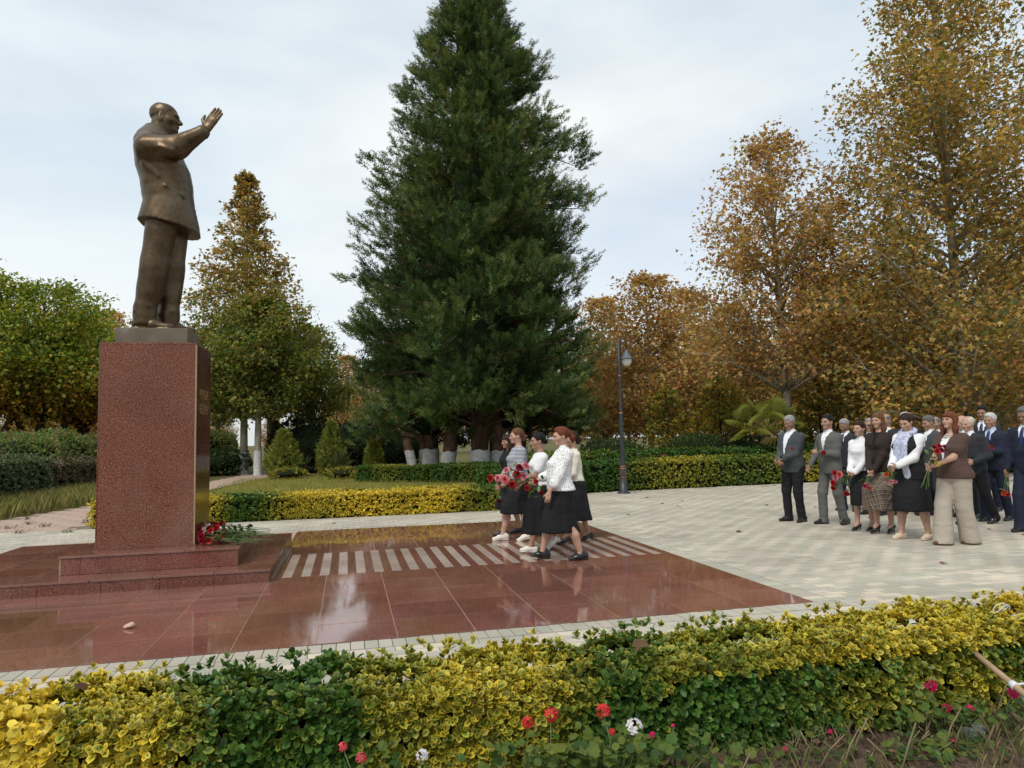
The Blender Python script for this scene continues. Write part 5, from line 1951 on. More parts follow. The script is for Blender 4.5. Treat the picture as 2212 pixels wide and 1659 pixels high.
def person(q):
    fem = q.get('sex', 'm') == 'f'
    H = q['H']
    k = H / 1.70
    fat = q.get('fat', 1.0)
    vox = q.get('vox', 1.0)
    lean = q.get('lean', 0.0)
    drop = q.get('drop', 0.0)
    prof0 = FEM if fem else MALE
    bz = 0.90 * k - drop
    prof = []
    for z, cx, a, b in prof0:
        zz = z * k - drop
        fz = (fat if z < 1.28 else 1 + (fat - 1) * 0.45) * 0.955
        cl = lean * (zz - bz) / (0.5 * k)
        bel = q.get('belly', 0.0) * math.exp(-((z - 1.07) / 0.13) ** 2)
        prof.append((zz, cx * k + cl + bel * 0.8, a * k * fz + bel * 0.5, b * k * fz))

    def at(z):
        z = [q_[0] for q_ in prof], z
        return tuple(float(np.interp(z[1], z[0], [q_[i] for q_ in prof])) for i in (1, 2, 3))
    sz = 1.352 * k - drop
    sx = lean - .01 * k
    sw = (.140 if fem else .160) * k * (1 + (fat - 1) * .5)
    SH = {'L': np.array([sx, sw, sz]), 'R': np.array([sx, -sw, sz])}
    ua, fa = .285 * k, .25 * k
    th, shn = .425 * k, .425 * k
    o = bpy.data.objects.new('person', None)   # replaced by the body mesh below
    feet = q.get('feet', {'L': (0.0, .10, 0, 0), 'R': (0.02, -.10, 0, 0)})
    hands = q.get('hands', {'L': (.03, .25, .74), 'R': (.03, -.25, .74)})
    el_pole = q.get('pole', {'L': (-1, .55, -.3), 'R': (-1, -.55, -.3)})
    E, Wr, KN, AN = {}, {}, {}, {}
    for s_ in 'LR':
        hx, hy, hz = hands[s_]
        E[s_], Wr[s_] = ik(SH[s_], (hx * k, hy * k, hz * k), ua, fa, el_pole[s_])
        fx, fy, fpitch, lift = feet[s_][:4]
        heel = q.get('heel', 0.0)
        fyaw = feet[s_][4] if len(feet[s_]) > 4 else 0
        ank = np.array([fx, fy, .078 * k + lift + heel + abs(math.sin(R(fpitch))) * .10])
        hip = np.array([0, .085 * k * (1 if s_ == 'L' else -1), bz - .02])
        ll = float(np.linalg.norm(hip - ank)) * q.get('bend', 1.006) / 2
        KN[s_], AN[s_] = ik(hip, ank, ll, ll, (1, .1 * (1 if s_ == 'L' else -1), 0))
        AN[s_] = ank
    hs = q.get('hs', 1.0) * (0.925 if fem else 0.975) * (0.5 + 0.5 * k)
    hp, hyaw, hroll = q.get('head', (0, 0, 0))
    M = rotm(hp, hyaw, hroll)
    neck = np.array([lean - .012 * k, 0, 1.43 * k - drop])
    C = neck + np.array([.022 + .0009 * max(hp, 0), 0, H - drop - .112 * hs - neck[2] - (0.0006 * max(hp, 0))])
    # ---- body: trunk, limbs, head and hands in one skin mesh
    top = H + .03
    g = Grid((-.55, -.48, 0), (.62, .48, top), 0.021 * vox)
    g.loft([(z, cx, 0, a * .88, b * .88) for z, cx, a, b in prof], k=0)
    for s_ in 'LR':
        g.cone(SH[s_], E[s_], .047 * k * fat, .038 * k * fat, .03)
        g.cone(E[s_], Wr[s_], .039 * k * fat, .025 * k, .015)
        hip = np.array([0, .085 * k * (1 if s_ == 'L' else -1), bz - .02])
        sk_ = any(w_[0] == 'skirt' for w_ in q['wear'])
        g.cone(hip, KN[s_], (.066 if sk_ else .080) * k, (.045 if sk_ else .056) * k, .02)
        if fem or q.get('calf'):
            mid = KN[s_] * .62 + AN[s_] * .38 + np.array([-.018, 0, 0]) * k
            g.cone(KN[s_], mid, .046 * k, .051 * k * fat, .015)
            g.cone(mid, AN[s_], .051 * k * fat, .033 * k, .015)
        else:
            g.cone(KN[s_], AN[s_], .055 * k, .038 * k, .02)
        g.cone(AN[s_], AN[s_] + np.array([.06, 0, -.04]), .034 * k, .03 * k, .02)
    nr = (.043 if fem else .052) * k * (1 + (fat - 1) * .5)
    g.cone(neck - np.array([0, 0, .06]), C + M @ np.array([-.02, 0, -.07]), nr * 1.12, nr, .03)
    parts = [g.mesh()]
    gh = Grid(C - np.array([.17, .13, .19]), C + np.array([.18, .13, .15]), .0066 * (0.2 + 0.8 * vox))
    head_solid(gh, C, M, hs, fem, q.get('nose', 1.0))
    gh.cone(neck - np.array([0, 0, .03]), C + M @ np.array([-.018, 0, -.06]), nr * 1.08, nr * 1.0, .03)
    parts.append(gh.mesh())
    HD = {}
    for s_ in 'LR':
        sgn = 1 if s_ == 'L' else -1
        d = unit(Wr[s_] - E[s_])
        hd = q.get('hdir', {}).get(s_)
        if hd is not None:
            d = unit(d * 0.5 + np.array(hd, float))
        nn = q.get('palm', {}).get(s_, (0.15, -sgn, 0))
        gg = Grid(Wr[s_] - .2, Wr[s_] + .2, .0064 * (0.3 + 0.7 * vox))
        hand_solid(gg, Wr[s_], d, nn, q.get('curl', {}).get(s_, 0.55), sgn, (.88 if fem else .96) * k)
        parts.append(gg.mesh())
        HD[s_] = (Wr[s_] + d * .075 * k, d)
    V, F = joinm(parts)
    me = np_mesh('person', V, F, q.get('skin', SKIN_A), None, True)
    rz = R(q['yaw'])
    o = obj('person', me, None, (q['loc'][0], q['loc'][1], q.get('z', 0.004)), rz)
    tag(o, q['label'], 'person', q.get('group'))
    face_bits(o, C, M, hs, q.get('hairm', H_BLACK), fem, q.get('sunglasses', False))
    st = q.get('hair', 'short')
    Vh, Fh = hair_mesh(st, C, M, hs, .0078 * (0.3 + 0.7 * vox))
    if len(Vh):
        obj('hair', np_mesh('hair', Vh, Fh, q.get('hairm', H_BLACK), None, True), o)

    def gm(name, g, mat):
        V, F = g.mesh()
        if len(V) == 0:
            return None
        c = obj(name, np_mesh(name, V, F, mat, None, True), o)
        return c

    def torso(g, infl, zlo, zhi, bmul=1.0, kk=0, hemflare=0.0):
        zs = sorted(set([zlo] + [z for z, _, _, _ in prof if zlo < z < zhi] + [zhi]))
        kn = []
        for z in zs:
            cx, a, b = at(z)
            fl = hemflare * max(0, (1.0 * k - drop - z)) / .25
            kn.append((z, cx, 0, (a + infl + fl), (b + infl + fl) * bmul))
        g.loft(kn, k=kk)

    def sleeves(g, r, kind, kk=.03, sides='LR'):
        for s_ in sides:
            S_, E_, W_ = SH[s_], E[s_], Wr[s_]
            g.ell(S_ - np.array([0, 0, .008 * k]), (r * .95, r * .88, r * .80), None, kk)
            if kind == 'long':
                g.cone(S_, E_, r, r * .84, kk)
                g.cone(E_, W_ - unit(W_ - E_) * .005, r * .86, r * .64, .02)
            elif kind == 'three':
                g.cone(S_, E_, r, r * .9, kk)
                g.cone(E_, E_ + (W_ - E_) * .5, r * .92, r * .86, .02)
            elif kind == 'short':
                g.cone(S_, S_ + (E_ - S_) * .62, r * 1.05, r * 1.1, kk)
    hv = .0148 * vox
    box = ((-.6, -.52, 0), (.66, .52, top))
    for item in q['wear']:
        typ, mat = item[0], item[1]
        kw = item[2] if len(item) > 2 else {}
        if typ in ('top', 'shirt', 'jacket', 'vest'):
            infl = {'top': .012, 'shirt': .010, 'jacket': .030, 'vest': .026}[typ] * kw.get('i', 1)
            zlo = (kw.get('lo', {'top': .93, 'shirt': .92, 'jacket': .78, 'vest': .90}[typ])) * k - drop
            zhi = min(kw.get('hi', 1.44 if typ != 'top' else 1.425), 1.445) * k - drop
            g = Grid((-.6, -.52, zlo - .05), (.66, .52, zhi + .1), hv)
            torso(g, infl, zlo, zhi, hemflare=kw.get('flare', .012 if typ == 'jacket' else 0))
            if kw.get('sleeve', 'long'):
                sleeves(g, kw.get('sr', {'top': .066, 'shirt': .060, 'jacket': .067, 'vest': .06}[typ]) * k * (1 + (fat - 1) * .6), kw.get('sleeve', 'long'))
            g.wrinkle(kw.get('wr', .0026), 1.0, H * 31 + q['loc'][0] * 7)
            if kw.get('v'):
                zb, wt = kw['v'][0] * k - drop, kw['v'][1] * k
                zt = 1.47 * k - drop

                def wedge(X, Y, Z, zb=zb, wt=wt, zt=zt):
                    wz = wt * np.clip((Z - zb) / (zt - zb), -0.05, 1.2)
                    cxl = lean * (Z - bz) / (0.5 * k)
                    return np.maximum(np.abs(Y) - wz, cxl + .0 - X)
                g.put(wedge, (-.05, -wt - .02, zb), (.6, wt + .02, zt + .1), 0, 's')
            if kw.get('v') and typ == 'jacket':
                # lapels
                zb = kw['v'][0] * k - drop
                for sg in (-1, 1):
                    pts = []
                    for t in (0, .35, .7, 1.0):
                        z = zb + (1.435 * k - drop - zb) * t
                        cx, a, b = at(z)
                        y_ = sg * (kw['v'][1] * k * t * .95 + .018)
                        x_ = cx + (a + infl) * max(0.0, 1 - (abs(y_) / (b + infl)) ** 2.3) ** (1 / 2.3)
                        pts.append(np.array([x_ + .002, y_, z]))
                    for a_, b_, r0, r1 in zip(pts[:-1], pts[1:], (.012, .024, .026), (.024, .026, .016)):
                        g.cone(a_, b_, r0, r1, .004, sq=((1, .25 * sg, 0), .32))
            last_top = gm('jacket' if typ == 'jacket' else ('waistcoat' if typ == 'vest' else ('blouse' if fem else 'shirt')), g, mat)
            if kw.get('collar'):
                g = Grid(neck - np.array([.16, .16, .06]), neck + np.array([.2, .16, .1]), .0105)
                g.cone(neck + np.array([-.008, 0, -.03]), neck + np.array([.004, 0, .012]), nr * 1.36, nr * 1.20, 0)
                for sg in (-1, 1):
                    cx, a, b = at(1.40 * k - drop)
                    g.cone(neck + np.array([nr * 1.0, sg * nr * .6, -.008]), np.array([cx + a * .92, sg * .045 * k, 1.385 * k - drop]), .011, .011, .006, sq=((1, 0, .3), .5))
                cl_ = gm('collar', g, kw.get('cm', mat))
                if cl_ is not None and last_top is not None:
                    cl_.parent = last_top
        elif typ == 'tie':
            mb = MB()
            zt, zb = 1.415 * k - drop, .99 * k - drop
            pv = []
            for i in range(9):
                t = i / 8
                z = zt + (zb - zt) * t
                cx, a, b = at(z)
                x_ = cx + a + .020
                hw = .016 if i == 0 else .022 + .018 * t
                if i == 8:
                    hw = .004
                pv.append((x_, hw, z))
            for x_, hw, z in pv:
                mb.v += [(x_ - .004, -hw, z), (x_ + .006, -hw * .4, z), (x_ + .006, hw * .4, z), (x_ - .004, hw, z)]
            for i in range(8):
                for j in range(3):
                    mb.f.append((4 * i + j, 4 * i + j + 1, 4 * i + j + 5, 4 * i + j + 4))
                    mb.mi.append(0)
            cx, a, b = at(zt)
            mb.build('tie', mat, next((c_ for c_ in o.children if c_.name.startswith('shirt')), o), True)
        elif typ == 'trousers':
            wide = kw.get('wide', 0)
            g = Grid((-.55, -.42, 0), (.6, .42, 1.12 * k), hv)
            ztop = kw.get('hi', 1.05) * k - drop
            kn = [(.80 * k - drop, -.005, 0, .098 * k * fat, .145 * k * fat)]
            for z in (.86, .92, .98, ztop / k):
                cx, a, b = at(z * k if z != ztop / k else ztop)
                kn.append((z * k if z != ztop / k else ztop, cx, 0, a + .012, b + .012))
            g.loft(sorted(set(kn)), k=0)
            for s_ in 'LR':
                sgn = 1 if s_ == 'L' else -1
                hip = np.array([-.005, .088 * k * sgn, bz - .03])
                if wide:
                    g.cone(hip, KN[s_], .110 * k * fat, .098 * k, .02)
                    g.cone(KN[s_], np.array([AN[s_][0] + .02, AN[s_][1], .0]), .098 * k, .124 * k, .02)
                else:
                    g.cone(hip, KN[s_], .098 * k * fat, .072 * k, .04)
                    g.cone(KN[s_], AN[s_] + np.array([-.005, 0, -.035]), .072 * k, .062 * k, .02)
                    g.cone(AN[s_] + np.array([.0, 0, -.02]), AN[s_] + np.array([.02, 0, -.045]), .066 * k, .060 * k, .015)
            if wide:
                ax_, bx_ = AN['L'][0], AN['R'][0]
                cxm, hwm = (ax_ + bx_) / 2, abs(ax_ - bx_) / 2
                0 and g.loft([(.02, cxm + .02, 0, hwm + .165 * k, .165 * k), (.42 * k, cxm * .7 + .01, 0, hwm * .5 + .15 * k, .17 * k), (.82 * k, 0, 0, .135 * k * fat, .178 * k * fat)], 2.3, .04, 'u', (5, .025, 1.0))
                for sg in (-1, 1):
                    pass
            g.wrinkle(kw.get('wr', .003), 1.15, H * 17)
            lo_ = 0.012

            def floor_(X, Y, Z):
                return Z - lo_
            g.put(floor_, (-.6, -.5, -.1), (.6, .5, lo_), 0, 's')
            gm('trousers', g, mat)
        elif typ == 'skirt':
            zt, zh = kw.get('hi', 1.06) * k - drop, kw['hem'] * k
            fx = [(AN['L'][0] + KN['L'][0]) / 2, (AN['R'][0] + KN['R'][0]) / 2]
            mx_, hw = sum(fx) / 2, abs(fx[0] - fx[1]) / 2
            wa, wb = kw.get('a', .15) * k, kw.get('b', .18) * k
            kn = [(zh, mx_ * .9, 0, wa + hw * .85 + .035, wb)]
            zk = KN['L'][2] * .5 + KN['R'][2] * .5 + .12
            if zk > zh + .08:
                kn.append((zk, mx_ * .7 + .015, 0, max(wa * .95 + hw * .6 + .03, .16 * k), wb * .98))
            for z in (.86, .92, .98):
                cx, a, b = at(z * k - drop)
                kn.append((z * k - drop, cx, 0, a + (.016, .012, .006)[(.86, .92, .98).index(z)], b + (.016, .012, .006)[(.86, .92, .98).index(z)]))
            cx, a, b = at(zt)
            kn.append((zt, cx, 0, a + .002, b + .002))
            g = Grid((-.62, -.5, zh - .06), (.66, .5, zt + .05), hv)
            g.loft(kn, 2.1, 0, 'u', (kw.get('n', 7), kw.get('f', .05), H * 9))
            g.wrinkle(.002, .8, H)
            if kw.get('slit'):
                s_ = kw['slit']
                g.cone((AN[s_][0] + .16, KN[s_][1] * 1.0 + (.06 if s_ == 'L' else .10), zh - .05), (KN[s_][0] + .10, KN[s_][1] * 1.1, zh + .17), .07, .01, .01, 's')
            gm('skirt', g, mat)
        elif typ == 'scarf':
            g = Grid((-.3, -.3, .8 * k), (.4, .3, 1.55 * k), .0115)
            n0 = neck + np.array([0, 0, .012])
            for a0, a1 in zip(range(0, 12), range(1, 13)):
                p0, p1 = [n0 + np.array([.075 * math.cos(2 * math.pi * a_ / 12) + .01, .088 * math.sin(2 * math.pi * a_ / 12), -.028 * math.cos(2 * math.pi * a_ / 12)]) for a_ in (a0, a1)]
                g.cone(p0, p1, .030, .030, .01)
            for sg, zend in ((1, .86), (-1, 1.02)):
                prev = None
                for z in (1.40, 1.28, 1.15, 1.0, zend):
                    cx, a, b = at(z * k - drop)
                    pnt = np.array([cx + a + .035, sg * (.045 + .02 * (1.4 - z)), z * k - drop])
                    if prev is not None:
                        g.cone(prev, pnt, .048, .052, .015, sq=((1, 0, 0), .42))
                    prev = pnt
            g.wrinkle(.004, 2.2, 3)
            gm('scarf', g, mat)
        elif typ == 'shoes':
            kind = kw.get('kind', 'oxford')
            for s_ in 'LR':
                fx, fy, fpitch, lift = feet[s_][:4]
                fyaw = feet[s_][4] if len(feet[s_]) > 4 else (6 if s_ == 'L' else -6)
                g = Grid((-.16, -.09, -.08), (.24, .09, .20), .0120)
                L = .92 * k if fem else 1.02 * k
                hl = q.get('heel', 0.0)
                if kind == 'heels':
                    g.cone((-.045, 0, .045 + hl), (.05, 0, .030 + hl * .35), .032, .036, 0, sq=((0, 0, 1), .9))
                    g.cone((.05, 0, .026 + hl * .3), (.135, 0, .016), .036, .020, .02, sq=((0, 0, 1), .6))
                    g.cone((-.05, 0, .03 + hl), (-.055, 0, .0), .018, .007, .01)
                    g.ell((.02, 0, .075 + hl * .8), (.075, .024, .042), None, .008, 's')
                else:
                    g.cone((-.055 * L, 0, .048), (.06 * L, 0, .042), .042, .043, 0, sq=((0, 0, 1), .95))
                    g.cone((.06 * L, 0, .036), (.150 * L, 0, .028), .043, .030, .02, sq=((0, 0, 1), .72))
                    if kind in ('oxford', 'sneaker'):
                        g.cone((-.05 * L, 0, .06), (-.02 * L, 0, .085), .040, .038, .02)
                    else:
                        g.ell((-.0, 0, .098), (.07, .027, .045), None, .008, 's')
                    g.cone((-.06 * L, 0, .008), (.145 * L, 0, .008), .044, .036, .0, sq=((0, 0, 1), .35))

                def cut(X, Y, Z):
                    return Z
                g.put(cut, (-.3, -.2, -.1), (.3, .2, 0.0), 0, 's')
                V, F = g.mesh()
                Mf = rotm(fpitch, fyaw, 0)
                # rotate about the toe ball when the heel lifts, about the heel when the toe lifts
                piv = np.array([.11, 0, 0]) if fpitch > 0 else np.array([-.08, 0, 0])
                V = (V - piv) @ Mf.T + piv + np.array([fx, fy, lift])
                c = obj('shoe', np_mesh('shoe', V, F, mat, None, True), o)
    if q.get('watch'):
        s_ = q['watch']
        g = Grid(Wr[s_] - .08, Wr[s_] + .08, .006)
        d = unit(Wr[s_] - E[s_])
        g.cone(Wr[s_] - d * .045, Wr[s_] - d * .025, .036 * k, .035 * k, 0)
        gm('wristwatch', g, M_WATCH)
    if q.get('pearls'):
        for i in range(15):
            a = (i - 7) / 7 * 1.5
            cx, aa, b = at(1.40 * k - drop)
            for rr_, dz in ((.085, .0), (.098, -.022)):
                pass
        mb = MB()
        for row in (0, 1, 2):
            pts = []
            for i in range(15):
                a = (i - 7) / 7 * 1.35
                z = 1.435 * k - .016 * row - .035 * math.cos(a) ** 2 * (1 + .2 * row) - drop
                cx, aa, b = at(z)
                pts.append((cx + (aa + .012) * math.cos(a) * 1.02 + .004, (b + .006) * math.sin(a) * .62, z))
            mb.tube(pts, .0052, 5)
        mb.build('pearl_necklace', M_PEARL, o, True)
    o['_hands'] = 0
    del o['_hands']
    mw = Matrix.Translation(o.location) @ Matrix.Rotation(rz, 4, 'Z')
    return o, {s_: (mw @ Vector(HD[s_][0].tolist()), (mw.to_3x3() @ Vector(HD[s_][1].tolist()))) for s_ in 'LR'}

# ------------------------------------------------------------------ the people
SUIT = lambda jc, tc, sc=C_WHITE, tie=True: [('shirt', sc, {'sleeve': None, 'collar': True, 'lo': .9}), ('jacket', jc, {'v': (1.12, .075)}), ('trousers', tc), ('shoes', L_BLACK)] + ([('tie', C_TIE)] if tie else [])
WALK = 'women walking with flowers to the monument'
ROW = 'people standing in the front row'
REAR = 'men standing behind the front row'
STAND = {'L': (-.02, .11, 0, 0, 12), 'R': (.03, -.11, 0, 0, -10)}
PEOPLE = [
    # --- walking women
    dict(id='polka', loc=(2.52, 8.20), yaw=180, H=1.62, sex='f', fat=1.17, belly=.035, lean=-.045, drop=.03, head=(8, 0, 0), hair='pony', hairm=H_AUB, skin=SKIN_A,
         feet={'L': (-.20, .11, 0, 0, 0), 'R': (.21, -.12, -9, 0, 0)}, hands={'L': (.24, .20, .80), 'R': (.30, -.12, .98)}, curl={'L': .6, 'R': 1.2}, hdir={'L': (.1, 0, -1)}, palm={'L': (-.3, -1, 0)},
         wear=[('top', C_DOTS, {'sleeve': 'three', 'sr': .066, 'lo': .90, 'i': 1.5, 'flare': .03, 'collar': True, 'cm': C_WHITE, 'hi': 1.44}), ('skirt', C_BLACK, {'hem': .34, 'a': .075, 'b': .185, 'n': 6, 'f': .05, 'slit': 'R'}), ('shoes', L_BLACK)],
         label='woman in white dotted blouse and black skirt striding nearest the camera', group=WALK),
    dict(id='white', loc=(2.47, 8.88), yaw=180, H=1.56, sex='f', fat=1.04, lean=.015, drop=.03, head=(4, 0, 0), hair='slick', hairm=H_BLACK, skin=SKIN_B, nose=1.15,
         feet={'L': (.18, .08, -6, 0, 0), 'R': (-.22, -.09, 42, .01, 0)}, hands={'L': (.34, .05, .97), 'R': (.30, -.10, .92)}, curl={'L': 1.3, 'R': 1.2},
         wear=[('top', C_WHITE, {'sleeve': 'short', 'sr': .062, 'lo': .95}), ('skirt', C_BLACK, {'hem': .25, 'a': .105, 'b': .185, 'n': 8, 'f': .07}), ('shoes', L_WHITE, {'kind': 'flat'})],
         label='dark haired woman in white t-shirt and long black skirt carrying roses', group=WALK),
    dict(id='striped', loc=(2.44, 9.96), yaw=180, H=1.64, sex='f', fat=1.12, belly=.02, lean=.01, drop=.03, head=(3, 0, 0), hair='nape', hairm=H_BRN, skin=SKIN_A,
         feet={'L': (-.08, .10, 12, .0, 0), 'R': (.24, -.10, 0, 0, 0)}, hands={'L': (.22, .14, .88), 'R': (.28, -.10, .95)}, curl={'L': .8, 'R': 1.2},
         wear=[('top', C_STRIPE, {'sleeve': 'three', 'sr': .070, 'lo': .90, 'i': 1.6}), ('skirt', C_BLACK, {'hem': .40, 'a': .085, 'b': .18}), ('shoes', L_WHITE, {'kind': 'sneaker'})],
         label='woman in navy and white striped top carrying pink and red roses', group=WALK),
    dict(id='hidden', loc=(2.47, 10.62), yaw=178, H=1.55, sex='f', fat=1.05, lean=.02, drop=.02, head=(4, 14, 0), hair='bangs', hairm=H_DKBR, skin=SKIN_B, vox=1.25,
         feet={'L': (.16, .08, 0, 0, 0), 'R': (-.14, -.08, 8, 0, 0)}, hands={'L': (.24, .16, .78), 'R': (.16, -.16, .85)}, curl={'L': 1.2, 'R': .7},
         wear=[('jacket', C_BLACK, {'v': (1.2, .06), 'lo': .88}), ('top', C_OFFW, {'sleeve': None, 'lo': .95}), ('skirt', C_BLACK, {'hem': .42, 'a': .11, 'b': .18}), ('shoes', L_BLACK, {'kind': 'flat'})],
         label='woman almost hidden beyond the striped top, only her face and black shoe showing', group=WALK),
    dict(id='behind', loc=(3.12, 9.42), yaw=180, H=1.58, sex='f', fat=1.0, lean=.03, drop=.03, head=(5, 0, 0), hair='nape', hairm=H_DKBR, skin=SKIN_B, heel=.05, vox=1.25,
         feet={'L': (.17, .08, 0, 0, 0), 'R': (-.20, -.10, 0, 0, 0)}, hands={'L': (.30, .08, .95), 'R': (.28, -.1, .95)}, curl={'L': 1.2, 'R': 1.2},
         wear=[('top', C_OFFW, {'sleeve': 'long', 'sr': .058, 'lo': .95, 'hi': 1.45}), ('skirt', C_BLACK, {'hem': .33, 'a': .085, 'b': .18}), ('shoes', L_BLACK, {'kind': 'heels'})],
         label='woman in cream blouse and black heels hidden behind the dotted blouse', group=WALK),
    # --- front row
    dict(id='man1', loc=(7.22, 10.33), yaw=196, H=1.75, fat=1.10, belly=.035, head=(16, 8, 0), hair='short', hairm=H_GREY, skin=SKIN_C, feet=STAND, hands={'L': (.29, .03, .99), 'R': (.31, -.03, .97)}, curl={'L': 1.1, 'R': 1.0}, hdir={'L': (.4, -.9, -.2), 'R': (.4, .9, -.2)}, palm={'L': (-.6, -.6, -.3), 'R': (-.6, .6, -.3)},
         wear=[('shirt', C_WHITE, {'sleeve': None, 'collar': True, 'lo': .9}), ('jacket', C_DGREY, {'v': (1.02, .085)}), ('trousers', C_BLACK), ('shoes', L_BLACK)], label='grey haired man in dark grey jacket and black trousers, hands clasped', group=ROW),
    dict(id='man2', loc=(7.53, 9.80), yaw=192, H=1.73, fat=.95, head=(2, 4, 0), hair='short', hairm=H_BLACK, skin=SKIN_B, feet={'L': (-.12, .11, 0, 0, 18), 'R': (.10, -.10, 0, 0, -6)}, hands={'L': (.27, .06, 1.12), 'R': (.22, -.20, .90)}, curl={'L': 1.2, 'R': .7}, hdir={'L': (.5, -.7, .2)}, palm={'L': (-.5, -.4, -.5)},
         wear=[('shirt', C_WHITE, {'sleeve': None, 'collar': True, 'lo': .9}), ('jacket', C_GREY, {'v': (1.10, .080)}), ('trousers', C_GREY), ('shoes', L_BLACK)], label='young black haired man in mid grey suit holding one carnation to his chest', group=ROW),
    dict(id='wshirt', loc=(7.44, 8.98), yaw=196, H=1.60, sex='f', fat=.94, head=(2, 2, 0), hair='slick', hairm=H_DKBR, skin=SKIN_A, heel=.03, feet={'L': (-.06, .07, 0, 0, 0), 'R': (.08, -.07, 0, 0, 0)}, hands={'L': (.24, .04, .90), 'R': (.25, -.04, .92)}, curl={'L': 1.1, 'R': 1.1}, hdir={'L': (.5, -.6, -.5)},
         wear=[('top', C_WHITE, {'sleeve': 'long', 'sr': .068, 'collar': True, 'lo': .93, 'i': 1.5, 'hi': 1.45, 'wr': .004}), ('skirt', C_BLACK, {'hem': .40, 'a': .125, 'b': .165, 'f': .0}), ('shoes', L_BLACK, {'kind': 'heels'})], label='woman in loose white shirt and narrow black skirt holding roses downward', group=ROW),
    dict(id='plaid', loc=(7.48, 8.64), yaw=200, H=1.72, sex='f', fat=1.0, head=(6, 2, 0), hair='long', hairm=H_BRN, skin=SKIN_A, heel=.05, feet={'L': (-.05, .07, 0, 0, 4), 'R': (.08, -.07, 0, 0, -4)}, hands={'L': (.25, .03, .88), 'R': (.27, -.03, .86)}, curl={'L': .8, 'R': 1.0}, hdir={'L': (.3, -.4, -.8), 'R': (.3, .3, -.8)}, watch='L',
         wear=[('jacket', C_DBRN, {'v': (1.2, .055), 'lo': .86, 'sr': .066, 'i': .8}), ('top', C_BLACK, {'sleeve': None, 'lo': .95}), ('skirt', C_PLAID, {'hem': .33, 'a': .20, 'b': .25, 'n': 6, 'f': .08}), ('shoes', L_BLACK, {'kind': 'heels'})], label='woman with long brown hair in dark brown jacket and plaid skirt', group=ROW),
    dict(id='scarf', loc=(7.42, 8.04), yaw=194, H=1.69, sex='f', fat=1.18, belly=.03, head=(24, 6, 0), hair='bun', hairm=H_DKBR, skin=SKIN_A, feet={'L': (-.10, .13, 0, 0, 2), 'R': (.08, -.13, 0, 0, -4)}, hands={'L': (.33, .05, 1.00), 'R': (.34, -.04, .98)}, curl={'L': 1.2, 'R': 1.2}, hdir={'L': (.5, -.6, -.3)},
         wear=[('top', C_WHITE, {'sleeve': 'long', 'sr': .064, 'lo': .98, 'i': 1.2}), ('vest', C_BLACK, {'sleeve': None, 'v': (1.0, .10), 'lo': .80, 'hi': 1.40, 'flare': .03}), ('skirt', C_BLACK, {'hem': .38, 'a': .17, 'b': .225, 'f': .02}), ('scarf', C_SCARF), ('shoes', L_CREAM, {'kind': 'flat'})], label='woman with blue white scarf over black dress and cream loafers', group=ROW),
    dict(id='vest', loc=(7.60, 7.52), yaw=186, H=1.68, sex='f', fat=1.15, belly=.03, head=(-2, 4, 0), hair='bangs', hairm=H_AUB, skin=SKIN_A, feet={'L': (-.15, .065, 0, 0, 0), 'R': (.19, -.05, 0, 0, 0)}, hands={'L': (.36, .04, 1.02), 'R': (.36, -.05, 1.0)}, curl={'L': 1.2, 'R': 1.2}, hdir={'L': (.8, -.5, .1)}, watch='L', pearls=True,
         wear=[('top', C_WHITE, {'sleeve': None, 'lo': 1.0, 'hi': 1.36}), ('vest', C_BRN, {'sleeve': 'short', 'sr': .070, 'v': (1.05, .075), 'lo': .84, 'hi': 1.44, 'flare': .04}), ('trousers', C_BEIGE, {'wide': 1, 'hi': 1.07, 'wr': .0015}), ('shoes', L_BROWN, {'kind': 'flat'})], label='auburn haired woman in brown short sleeved jacket and wide beige trousers', group=ROW),
    # --- behind
    dict(id='ghair', loc=(9.08, 11.33), yaw=196, H=1.70, fat=1.05, head=(22, 0, 0), hair='short', hairm=H_GREY, skin=SKIN_C, wear=SUIT(C_CHAR, C_NAVY), label='grey haired man with bowed head behind the woman in white shirt', group=REAR),
    dict(id='sung', loc=(9.02, 10.62), yaw=200, H=1.68, fat=1.05, head=(4, 6, 0), hair='short', hairm=H_GREY, skin=SKIN_B, sunglasses=True, wear=SUIT(C_NAVY, C_NAVY), label='man in dark sunglasses between white shirt and plaid skirt women', group=REAR),
    dict(id='bald', loc=(9.30, 10.55), yaw=188, H=1.75, fat=1.08, head=(4, 0, 0), hair='bald', hairm=H_SALT, skin=SKIN_B, wear=SUIT(C_CHAR, C_CHAR), label='bald man whose crown shows behind the long brown hair', group=REAR),
    dict(id='grey2', loc=(9.58, 10.42), yaw=200, H=1.77, fat=1.05, head=(6, 8, 0), hair='short', hairm=H_WHITE, skin=SKIN_A, wear=SUIT(C_NAVY, C_NAVY, C_PBLUE), label='white haired man in pale blue shirt behind the scarf woman', group=REAR),
    dict(id='bent', loc=(9.70, 10.02), yaw=184, H=1.70, fat=1.05, head=(16, -14, 0), hair='short', hairm=H_SALT, skin=SKIN_B, wear=SUIT(C_DGREY, C_CHAR, C_WHITE, False), label='man in dark grey suit looking away behind the scarf woman', group=REAR),
    dict(id='sliver', loc=(10.15, 10.35), yaw=196, H=1.68, fat=1.0, head=(4, 0, 0), hair='thin', hairm=H_SALT, skin=SKIN_B, wear=SUIT(C_CHAR, C_CHAR), label='man of whom a sliver of face shows left of the auburn hair', group=REAR),
    dict(id='bald2', loc=(10.05, 9.70), yaw=194, H=1.68, fat=1.1, head=(8, 0, 0), hair='bald', hairm=H_WHITE, skin=SKIN_A, wear=SUIT(C_CHAR, C_CHAR), label='bald man showing just right of the auburn hair', group=REAR),
